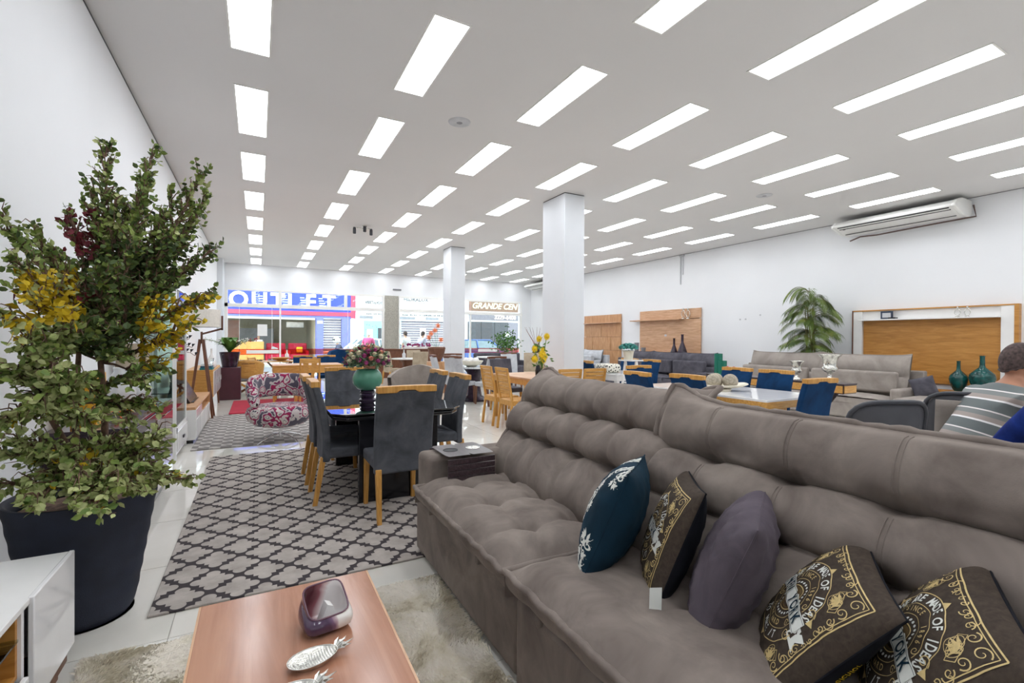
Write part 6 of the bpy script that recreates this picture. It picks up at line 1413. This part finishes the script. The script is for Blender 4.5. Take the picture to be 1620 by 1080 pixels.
# ---------------------------------------------------------------- air conditioners
def ac(label, y0, y1, x_wall=10.95):
    t = thing('air_conditioner', label, 'air conditioner', (x_wall, (y0+y1)/2, 0)); L = (y1-y0)/2
    # profile in x (from wall) and z
    pr = [(-0.03, 3.83), (-0.42, 3.83), (-0.60, 3.78), (-0.70, 3.70), (-0.69, 3.665), (-0.36, 3.56), (-0.10, 3.56), (-0.03, 3.62)]
    MB().prismy(pr, -L+0.05, L-0.05).build('casing', M['whiteplastic'], t, bevel=0.01)
    for s in (-1, 1):
        pe = [(x*1.02-0.0, 3.69+(z-3.69)*1.08) for x, z in pr]; MB().prismy(pe, s*(L-0.03)-0.03, s*(L-0.03)+0.03).build('end_cap', M['whiteplastic'], t, bevel=0.015)
    def strip(t0, t1, off, mat, name):       # strips lying on the sloping front face
        a, b_ = Vector((-0.42, 0, 3.83)), Vector((-0.70, 0, 3.70)); n_ = Vector((-0.13, 0, 0.28)).normalized()
        p, q = a.lerp(b_, t0), a.lerp(b_, t1); bb = MB(); 
        bb.hexa([p+Vector((0, -L+0.08, 0))+n_*(off-0.006), q+Vector((0, -L+0.08, 0))+n_*(off-0.006), q+Vector((0, L-0.08, 0))+n_*(off-0.006), p+Vector((0, L-0.08, 0))+n_*(off-0.006)],
                [p+Vector((0, -L+0.08, 0))+n_*off, q+Vector((0, -L+0.08, 0))+n_*off, q+Vector((0, L-0.08, 0))+n_*off, p+Vector((0, L-0.08, 0))+n_*off]); bb.build(name, mat, t)
    # louvred outlet on the lower sloping face, seen from below
    def low(t0, t1, off, mat, name, cut=0):
        a, b_ = Vector((-0.694, 0, 3.666)), Vector((-0.36, 0, 3.56)); n_ = Vector((-0.106, 0, -0.334)).normalized(); p, q = a.lerp(b_, t0), a.lerp(b_, t1)
        MB().hexa([p+Vector((0, -L+0.1, 0)), q+Vector((0, -L+0.1, 0)), q+Vector((0, L-0.1, 0)), p+Vector((0, L-0.1, 0))], [p+Vector((0, -L+0.1, 0))+n_*off, q+Vector((0, -L+0.1, 0))+n_*off, q+Vector((0, L-0.1, 0))+n_*off, p+Vector((0, L-0.1, 0))+n_*off]).build(name, mat, t)
    low(0.04, 0.12, 0.006, M['blackmatte'], 'air_slot'); low(0.13, 0.22, 0.014, M['whiteplastic'], 'louvre'); low(0.23, 0.34, 0.006, M['blackmatte'], 'air_slot')
    MB().box(-0.37, -0.355, -L+0.1, L-0.1, 3.552, 3.562).build('bottom_gap', M['blackmatte'], t)
    MB().box(-0.1, -0.003, -L+0.3, -L+0.4, 3.60, 3.898).box(-0.1, -0.003, L-0.4, L-0.3, 3.60, 3.898).build('bracket', M['lightgrey'], t)
    return t
t = ac('white air conditioner hung at the top of the right wall, with hanging pipe', 3.42, 5.36)
MB().tube([(-0.08, -1.0, 3.75), (-0.06, -1.03, 3.55), (-0.12, -0.6, 3.53), (-0.20, -0.1, 3.50), (-0.28, 0.35, 3.47), (-0.32, 0.62, 3.48), (-0.34, 0.8, 3.42)], 0.014, 8).build('hose', plain('brown_hose', '6a5550', 0.6), t, True)
MB().lathe([(0.02, 0), (0.03, 0.004)], 12, (0, 0, 0)).xf(Matrix.Translation((-0.55, 0.8, 3.62))).build('badge', M['darkgrey'], t)
ac('white air conditioner high on the right wall near the storefront', 15.9, 17.9)
t = thing('wall_pipe', 'thin white conduit dropping from the ceiling on the right wall', 'pipe', (10.93, 9.85, 0)); MB().tube([(0, 0, 3.02), (0, 0, 3.85), (-0.02, -0.1, 3.87)], 0.018, 8).build('pipe', M['lightgrey'], t, True); MB().tube([(0, -0.09, 3.3), (0, -0.09, 3.86)], 0.012, 8).build('pipe', M['lightgrey'], t, True); MB().box(-0.015, 0.015, -0.14, 0.05, 3.84, 3.88).build('clip', M['lightgrey'], t)
for n, (y, z) in enumerate(((7.9, 1.93), (7.75, 1.93), (7.35, 2.02))): tag(MB().box(10.938, 10.95, y-0.02, y+0.02, z-0.02, z+0.02).build('wall_plug', M['lightgrey'], bevel=0.003), ('tiny grey plug on the right wall between panel and palm, leftmost', 'tiny grey plug on the right wall between panel and palm, middle', 'tiny grey plug on the right wall, nearest the palm')[n], 'plug', 'wall plugs')

# ================================================================ OFFICE CHAIRS
def office_chair(label, loc, rz, first=[None]):
    if first[0]: return dup(first[0], loc, rz, label, 'black office chairs behind the taupe sofa')
    t = thing('office_chair', label, 'chair', loc, rz, 'black office chairs behind the taupe sofa'); first[0] = t; W = 0.53
    def rim(k, n=48, inset=0):
        a = 2*pi*k/n; q = 4.0; c, s = cos(a), sin(a); kk = (abs(c)**q+abs(s)**q)**(-1/q); x = c*kk*(W/2-inset)*(1-0.08*(1-s*kk)/2); z = 0.77+s*kk*(0.25-inset); return (x, -0.24-0.05*((z-0.6)/0.4)**2+0.16*(x/(W/2))**2*0.4, z)
    MB().tube([rim(k) for k in range(49)], 0.014, 8).build('back_frame', M['darkgrey'], t, True)
    b = MB(); c = [[tuple(Vector(rim(k, inset=0.012)).lerp(Vector((0, -0.27, 0.77)), j/6)) for k in range(48)] for j in range(6)]
    for j in range(5):
        for k in range(48): b.add([c[j][k], c[j][(k+1) % 48], c[j+1][(k+1) % 48], c[j+1][k]], [(0, 1, 2, 3)])
    b.add(c[5], [tuple(range(48))]); mm = plain('mesh_back', '55555a', 0.8); o = b.build('mesh_back', mm, t, True); o.modifiers.new('s', 'SOLIDIFY').thickness = 0.006
    MB().box(-0.24, 0.24, -0.20, 0.26, 0.44, 0.51).build('seat', M['blackmatte'], t, bevel=0.03, seg=3)
    MB().bar((0, -0.15, 0.42), (0, -0.29, 0.60), 0.07, 0.03).build('back_post', M['black'], t, bevel=0.004)
    MB().tube([(0, 0, 0.44), (0, 0, 0.1)], 0.028, 12).build('column', M['black'], t, True)
    for k in range(5):
        a = k*2*pi/5+0.3; o = MB().bar((0, 0, 0.12), (0.29*cos(a), 0.29*sin(a), 0.075), 0.05, 0.04, 0.03, 0.025).build('base_arm', M['black'], t, bevel=0.004); MB().ball((0.29*cos(a), 0.29*sin(a), 0.030), 0.030, 10).build('caster', M['black'], o, True)
    for s in (-1, 1): MB().tube([(s*0.24, 0.05, 0.46), (s*0.29, 0.05, 0.5), (s*0.29, 0.05, 0.68)], 0.014, 8).box(s*0.29-0.035, s*0.29+0.035, -0.1, 0.15, 0.68, 0.70).build('arm', M['black'], t)
    return t
pA, pB = at(1396, 690, 2.85), at(1512, 690, 3.45)
office_chair('empty black mesh office chair just behind the taupe sofa', (pA.x+0.15, pA.y+0.2, 0), -0.42)
oc2 = office_chair('black office chair with grey back under the man in the striped polo', (pB.x+0.13, pB.y-0.02, 0), -1.15)
MB().grid(lambda u, v: (-0.20+0.30*u, -0.225-0.05*((0.17+0.42*v-0.02)/0.4)**2+0.01, 0.57+0.40*v), 8, 8).build('grey_back_pad', M['taupelight'], oc2, True).modifiers.new('s', 'SOLIDIFY').thickness = 0.012

# ================================================================ PEOPLE
def evaluated(o):
    dg = bpy.context.evaluated_depsgraph_get(); me = bpy.data.meshes.new_from_object(o.evaluated_get(dg)); v = [tuple(p.co) for p in me.vertices]; f = [tuple(p.vertices) for p in me.polygons]
    old = o.data; bpy.data.objects.remove(o); bpy.data.meshes.remove(old); bpy.data.meshes.remove(me); return v, f
def skin(verts, edges, radii, sub=2):
    me = bpy.data.meshes.new('s'); me.from_pydata([tuple(v) for v in verts], edges, []); o = bpy.data.objects.new('s', me); COL.objects.link(o)
    o.modifiers.new('Skin', 'SKIN'); 
    for i, r in enumerate(radii): me.skin_vertices[0].data[i].radius = (r, r) if not isinstance(r, tuple) else r
    me.skin_vertices[0].data[0].use_root = True
    m_ = o.modifiers.new('Sub', 'SUBSURF'); m_.levels = sub; m_.render_levels = sub
    return evaluated(o)
def chain_build(chains, rad, sub=2):
    names = []; 
    for c in chains:
        for n in c:
            if n not in names: names.append(n)
    idx = {n: i for i, n in enumerate(names)}; ed = set()
    for c in chains:
        for a, b in zip(c, c[1:]): ed.add((idx[a], idx[b]))
    return names, list(ed)
def person(label, J, heading, mats, hair='short', name='person', vox=0.009, loc=(0, 0, 0), up=1.0, group=None):
    """J: joints in figure space (x right, y forward, z up)."""
    t = thing(name, label, 'person', loc, heading, group)
    J = {k: Vector(v) for k, v in J.items()}
    R = {'pelvis': 0.125, 'belly': 0.120, 'chest': 0.120, 'upchest': 0.080, 'neck': 0.052, 'headb': 0.06}
    for s in 'LR':
        R.update({'hip'+s: 0.095, 'knee'+s: 0.060, 'ankle'+s: 0.040, 'toe'+s: 0.036, 'sh'+s: 0.062, 'el'+s: 0.043, 'wr'+s: 0.028, 'palm'+s: 0.030})
    ch = [['pelvis', 'belly', 'chest', 'upchest', 'neck', 'headb']]
    for s in 'LR': ch += [['pelvis', 'hip'+s, 'knee'+s, 'ankle'+s, 'toe'+s], ['upchest', 'sh'+s, 'el'+s, 'wr'+s, 'palm'+s]]
    for s, sg in (('L', -1), ('R', 1)):       # fingers: four unequal plus a thumb from the side of the palm
        d = (J['palm'+s]-J['wr'+s]).normalized(); side = d.cross(Vector((0, 0, 1))); side = side.normalized() if side.length > 0.1 else Vector((0, 1, 0)); dn = d.cross(side).normalized()
        for k, (off, l) in enumerate(((-0.030, 0.060), (-0.010, 0.072), (0.010, 0.068), (0.030, 0.052))):
            a = J['palm'+s]+side*off+d*0.03; b_ = a+d*l*0.55-Vector((0, 0, 0.010)); c_ = b_+d*l*0.35-Vector((0, 0, 0.030))
            for n_, p_ in (('f%d0' % k, a), ('f%d1' % k, b_), ('f%d2' % k, c_)): J[n_+s] = p_; R[n_+s] = 0.0095 if n_[-1] != '2' else 0.008
            ch.append(['palm'+s, 'f%d0' % k+s, 'f%d1' % k+s, 'f%d2' % k+s])
        a = J['palm'+s]-side*0.040*sg*-1+d*0.0; b_ = a+(d*0.7-side*-sg*0.5).normalized()*0.035; c_ = b_+d*0.025
        for n_, p_ in (('t0', a), ('t1', b_), ('t2', c_)): J[n_+s] = p_; R[n_+s] = 0.0105
        ch.append(['wr'+s, 't0'+s, 't1'+s, 't2'+s])
    names, ed = chain_build(ch, R)
    v, f = skin([J[n] for n in names], ed, [R[n] for n in names])
    # head: shaped ellipsoid with brow, nose, chin and ears
    hc = J['head']; face = J.get('face', Vector((0, 1, 0))).normalized(); hz = Vector((0, 0, 1)); hz = (hz-face*hz.dot(face)).normalized(); hx = face.cross(hz)
    b = MB(); b.v = list(v); b.f = list(f); b.mi = [0]*len(f)
    def hd(u, v_):
        a = 2*pi*u; th = pi*v_; x, y, z = sin(th)*sin(a), sin(th)*cos(a), -cos(th)
        ax, ay, az = 0.076, 0.098, 0.122
        if z < 0: ax *= 1-0.28*(-z)**1.5; ay *= 1-0.12*(-z)
        X, Y, Z = ax*x, ay*y-0.004, az*z
        if y > 0:
            Y += 0.026*exp(-(x/0.16)**2-((z+0.10)/0.16)**2)-0.008*exp(-((abs(x)-0.36)/0.16)**2-((z-0.06)/0.12)**2)+0.007*exp(-(x/0.3)**2-((z+0.52)/0.07)**2)+0.008*exp(-(x/0.25)**2-((z+0.82)/0.12)**2)+0.005*exp(-((z-0.22)/0.10)**2)*exp(-(x/0.55)**2)
        return hc+hx*X+face*Y+hz*Z
    b.grid(hd, 40, 28)
    for s in (-1, 1): b.ball((0, 0, 0), 1, 12); o0 = len(b.v)-7*12; b.v[o0:] = [tuple(hc+hx*(s*0.078+p[0]*0.010)+face*(-0.008+p[1]*0.019)+hz*(-0.012+p[2]*0.032)) for p in b.v[o0:]]
    o = b.build('body', mats['skin'], t, True); m_ = o.modifiers.new('r', 'REMESH'); m_.mode = 'VOXEL'; m_.voxel_size = vox; m_.use_smooth_shade = True
    # shirt over torso and arms
    sl = mats.get('sleeve', 0.6); ch2 = [['pelvis', 'belly', 'chest', 'upchest', 'collar']]; R2 = {'pelvis': 0.145, 'belly': 0.152, 'chest': 0.155, 'upchest': 0.140, 'collar': 0.088}; J['collar'] = J['upchest'].lerp(J['neck'], 0.6)
    for s in 'LR':
        J['e'+s] = J['sh'+s].lerp(J['el'+s], min(1, sl)) ; ch2.append(['upchest', 'sh'+s, 'e'+s]); R2.update({'sh'+s: 0.080, 'e'+s: 0.066})
        if sl > 1: J['w'+s] = J['el'+s].lerp(J['wr'+s], sl-1); ch2[-1].append('w'+s); R2['w'+s] = 0.045
    names, ed = chain_build(ch2, R2); v, f = skin([J[n] for n in names], ed, [R2[n] for n in names]); b = MB(); b.v = v; b.f = f; b.mi = [0]*len(f); b.build('shirt', mats['shirt'], t, True)
    ch3 = []; R3 = {'pelvis': 0.135}
    for s in 'LR': J['cf'+s] = J['knee'+s].lerp(J['ankle'+s], 0.92); ch3.append(['pelvis', 'hip'+s, 'knee'+s, 'cf'+s]); R3.update({'hip'+s: 0.108, 'knee'+s: 0.078, 'cf'+s: 0.062})
    names, ed = chain_build(ch3, R3); v, f = skin([J[n] for n in names], ed, [R3[n] for n in names]); b = MB(); b.v = v; b.f = f; b.mi = [0]*len(f); b.build('trousers', mats['trousers'], t, True)
    for s in 'LR': d = (J['toe'+s]-J['ankle'+s]); d.z = 0; d = d.normalized(); p = J['ankle'+s]; q = MB().ball((0, 0, 0), 1, 14); rz = atan2(-d.x, d.y); q.v = [tuple(Vector((p.x, p.y, 0.045))+Matrix.Rotation(rz, 3, 'Z') @ Vector((a*0.045, b2*0.13+0.06, c*0.043))) for a, b2, c in q.v]; q.build('shoe', M['black'], t, True)
    # hair: shell over the skull, open at the face
    if hair:
        def hr(u, v_):
            a = 2*pi*u; th = pi*v_*(0.74 if hair == 'short' else 0.80); x, y, z = sin(th)*sin(a), sin(th)*cos(a), cos(th); k = 1.055
            back = 0.5-0.5*y; lim = 0.35-1.05*back*(1.0 if hair == 'short' else 1.5)
            if z < lim: z = lim-0.0; 
            rr = sqrt(max(0, 1-z*z)); xx, yy = sin(a)*rr if th > 0.01 else x, cos(a)*rr if th > 0.01 else y
            if th < 0.9: xx, yy = x, y
            return hc+hx*0.079*xx*k+face*(0.100*yy*k-0.006)+hz*0.123*z*k
        o = MB().grid(hr, 40, 20).build('hair', mats['hair'], t, True); o.modifiers.new('s', 'SOLIDIFY').thickness = 0.008
    return t, J
def seated(lean=0.10, reach=0.35, faceyaw=0.0, elw=0.30):
    J = {'pelvis': (0, -0.08, 0.56), 'belly': (0, -0.04, 0.70), 'chest': (0, lean*0.5, 0.86), 'upchest': (0, lean, 1.02), 'neck': (0, lean+0.05, 1.11), 'headb': (0, lean+0.075, 1.17), 'head': (0, lean+0.095, 1.25), 'face': (sin(faceyaw), cos(faceyaw), -0.12)}
    for s, g_ in (('L', -1), ('R', 1)):
        J.update({'hip'+s: (g_*0.10, -0.02, 0.54), 'knee'+s: (g_*0.14, 0.42, 0.55), 'ankle'+s: (g_*0.13, 0.44, 0.09), 'toe'+s: (g_*0.14, 0.58, 0.04), 'sh'+s: (g_*0.18, lean, 1.02), 'el'+s: (g_*elw, lean+0.08, 0.76), 'wr'+s: (g_*0.16, lean+reach, 0.74), 'palm'+s: (g_*0.13, lean+reach+0.075, 0.735)})
    return J
stripe = Mat('striped_polo', '8a8c8c', 0.85); X_, Y_, Z_ = stripe.xyz(stripe.coord()); q_ = ((Z_+Y_*0.35)*6.2).fract()
stripe.color(stripe.ramp(q_, [(0.0, '6d7474'), (0.30, '6d7474'), (0.31, 'f0eeee'), (0.38, 'f0eeee'), (0.39, 'a79b95'), (0.58, 'a79b95'), (0.59, '848887'), (0.80, '848887'), (0.81, 'eae4e2'), (0.86, 'eae4e2'), (0.87, '6d7474')], 'CONSTANT'))
navy = velvet('navy_sweater', '10225c', '1f3a8c', 0.2, 6); jeans = plain('jeans', '3a4356', 0.8); 
pM = at(1614, 572, 3.15)
person('man in a grey and white striped polo, seen from behind, seated leaning forward', seated(0.22, 0.36, 0.1, 0.31), -2.15, {'skin': M['skin'], 'hair': M['hair'], 'shirt': stripe.m, 'sleeve': 0.75, 'trousers': jeans}, loc=(pM.x-0.315*0.84, pM.y+0.315*0.55, 0))
pN = at(1728, 640, 2.2)
person('person in a dark blue long sleeved sweater, cut off by the right picture edge', seated(0.12, 0.30, 0, 0.36), -1.5, {'skin': M['skin'], 'hair': M['hair'], 'shirt': navy, 'sleeve': 1.85, 'trousers': jeans}, loc=(pN.x, pN.y, 0))
t = thing('stool', 'dark stool under the person in the blue sweater', 'stool', (pN.x, pN.y, 0)); MB().box(-0.2, 0.2, -0.25, 0.17, 0.40, 0.45).build('seat', M['blackmatte'], t, bevel=0.02)
for a in (-0.16, 0.16):
    for q in (-0.2, 0.12): MB().bar((a, q, 0.41), (a*1.1, q*1.1, 0), 0.03).build('leg', M['black'], t)
def standing(stride=0.12, swing=0.1, lean=0.0):
    J = {'pelvis': (0, 0, 0.93), 'belly': (0, 0.01, 1.06), 'chest': (0, lean*0.5, 1.22), 'upchest': (0, lean, 1.36), 'neck': (0, lean+0.01, 1.46), 'headb': (0, lean+0.03, 1.52), 'head': (0, lean+0.045, 1.61), 'face': (0, 1, 0)}
    for s, g_, k in (('L', -1, 1), ('R', 1, -1)):
        J.update({'hip'+s: (g_*0.09, 0, 0.90), 'knee'+s: (g_*0.10, k*stride*0.7+0.03, 0.49), 'ankle'+s: (g_*0.10, k*stride-0.02, 0.08), 'toe'+s: (g_*0.11, k*stride+0.12, 0.035), 'sh'+s: (g_*0.17, lean, 1.37), 'el'+s: (g_*0.24, lean-k*swing, 1.09), 'wr'+s: (g_*0.22, lean-k*swing+0.12, 0.86), 'palm'+s: (g_*0.22, lean-k*swing+0.15, 0.79)})
    return J
def ped(px, y, lb, hd, sh, tr, hair='short', hm=None, **k):
    d = at(px, 540, 1.0)-EYE; x = d.x/d.y*y
    J = standing(**k); return person(lb, J, hd, {'skin': M['skinlight'], 'hair': hm or M['hair'], 'shirt': sh, 'sleeve': 0.7, 'trousers': tr}, hair, vox=0.02, loc=(x, y, -0.12 if y > 21.2 else -0.02), group='people in the street')
whitec = plain('white_cloth', 'f2f1f4', 0.8); pinkc = plain('pink_cloth', 'd8578e', 0.8)
ped(581, 20.4, 'pedestrian in a pink shirt and white cap walking in the street', -0.6, pinkc, whitec, hm=whitec, lean=0.12)
ped(642, 19.9, 'pedestrian in white clothes with blue trousers right of the stone pier', 0.4, whitec, jeans)
ped(668, 19.6, 'pedestrian in a pale lilac shirt before the grey shutter', -1.2, plain('lilac_cloth', 'd5cfe6', 0.8), jeans)
# person inside the blue shop
dd = at(409, 540, 1)-EYE; person('person standing behind the wood cabinet in the blue shop', standing(0.02, 0.02), pi, {'skin': M['skinlight'], 'hair': M['hair'], 'shirt': whitec, 'sleeve': 0.7, 'trousers': jeans}, 'short', vox=0.02, loc=(dd.x/dd.y*32.2, 32.2, -0.15))
# motorcyclist with white helmet and box
dm_ = at(540, 540, 1)-EYE; yb_ = 21.75; xb_ = dm_.x/dm_.y*yb_
J = seated(0.12, 0.45, 0, 0.30); t, J = person('delivery rider with a white helmet sitting on a motorcycle', J, pi/2, {'skin': M['skinlight'], 'hair': M['hair'], 'shirt': plain('rider_jacket', '4c4f68', 0.7), 'sleeve': 1.8, 'trousers': jeans}, None, vox=0.02, loc=(xb_, yb_, 0.04))
o = thing('helmet', 'white full face helmet with dark visor on the delivery rider', 'helmet', (xb_-0.205, yb_, 1.30), pi/2); MB().ball((0, 0, 0), 0.145, 24, (1, 1.08, 1)).build('shell', M['whitegloss'], o, True); MB().grid(lambda u, v: (0.150*sin((u-0.5)*2.2), 0.162*cos((u-0.5)*2.2), -0.01+0.07*v), 16, 4).build('visor', M['black'], o, True)
t = thing('motorcycle', 'dark motorcycle carrying a white delivery box', 'motorcycle', (xb_, yb_, -0.12), pi/2)
for y in (0.62, -0.66): MB().tube([(0, y+0.27*cos(2*pi*k/24), 0.30+0.27*sin(2*pi*k/24)) for k in range(25)], 0.045, 8).build('wheel', M['blackmatte'], t, True); 
MB().bar((0, -0.66, 0.3), (0, 0.1, 0.45), 0.12, 0.1).bar((0, 0.62, 0.3), (0, 0.38, 0.95), 0.07).bar((0, -0.5, 0.62), (0, 0.35, 0.72), 0.22, 0.14).box(-0.11, 0.11, -0.15, 0.15, 0.3, 0.6).build('chassis', M['darkgrey'], t, bevel=0.02)
MB().tube([(-0.32, 0.30, 1.0), (0, 0.38, 0.96), (0.32, 0.30, 1.0)], 0.015, 6).build('handlebar', M['black'], t, True); MB().box(-0.2, 0.2, -0.75, -0.35, 0.80, 1.25).build('delivery_box', M['white'], t, bevel=0.03)

# ================================================================ CARS PARKED IN THE STREET
def car(label, x, y, paint):
    t = thing('car', label, 'car', (x, y, -0.12), 0, 'cars parked in the street')
    lower = [(-2.0, 0.28), (2.05, 0.28), (2.12, 0.55), (2.02, 0.78), (1.15, 0.93), (-1.7, 0.98), (-2.05, 0.85), (-2.1, 0.5)]
    MB().prismy(lower, -0.84, 0.84).build('body', paint, t, bevel=0.09, seg=3)
    cab = [(-1.75, 0.94), (1.15, 0.90), (0.45, 1.42), (-1.2, 1.46)]; b = MB(); n = 4
    b.add([(x_, -0.76, z) if z < 1 else (x_, -0.62, z) for x_, z in cab]+[(x_, 0.76, z) if z < 1 else (x_, 0.62, z) for x_, z in cab], [(0, 1, 2, 3), (7, 6, 5, 4), (0, 4, 5, 1), (1, 5, 6, 2), (2, 6, 7, 3), (3, 7, 4, 0)]); b.build('windows', plain('car_glass', '6d7f86', 0.08), t, bevel=0.04)
    b = MB(); b.box(-1.22, 0.47, -0.63, 0.63, 1.43, 1.49).bar((0.46, -0.63, 1.44), (1.16, -0.77, 0.92), 0.06).bar((-1.2, -0.63, 1.46), (-1.76, -0.77, 0.95), 0.08).bar((-0.35, -0.64, 1.45), (-0.3, -0.78, 0.95), 0.07).bar((0.46, 0.63, 1.44), (1.16, 0.77, 0.92), 0.06).bar((-1.2, 0.63, 1.46), (-1.76, 0.77, 0.95), 0.08); b.build('roof_frame', paint, t, bevel=0.02)
    for x_ in (-1.35, 1.35):
        for s in (-1, 1): o = MB().tube([(x_, s*0.86, 0.31), (x_, s*0.66, 0.31)], 0.31, 24).build('wheel', M['blackmatte'], t, True); MB().tube([(x_, s*0.87, 0.31), (x_, s*0.85, 0.31)], 0.19, 16).build('hub', M['silver'], o)
    for s in (-1, 1): MB().box(2.02, 2.10, s*0.6-0.18, s*0.6+0.18, 0.62, 0.76).build('headlight', M['lightgrey'], t, bevel=0.02); MB().box(-2.10, -2.02, s*0.65-0.12, s*0.65+0.12, 0.65, 0.85).build('tail_light', M['red'], t, bevel=0.02)
    return t
cp = plain('white_car_paint', 'f1f3f6', 0.15, var=0.005); 
car('white car parked left of the stone pier', 5.45, 23.6, cp); car('blue car parked right of the stone pier', 10.6, 23.6, plain('blue_car_paint', '3e62a8', 0.2))
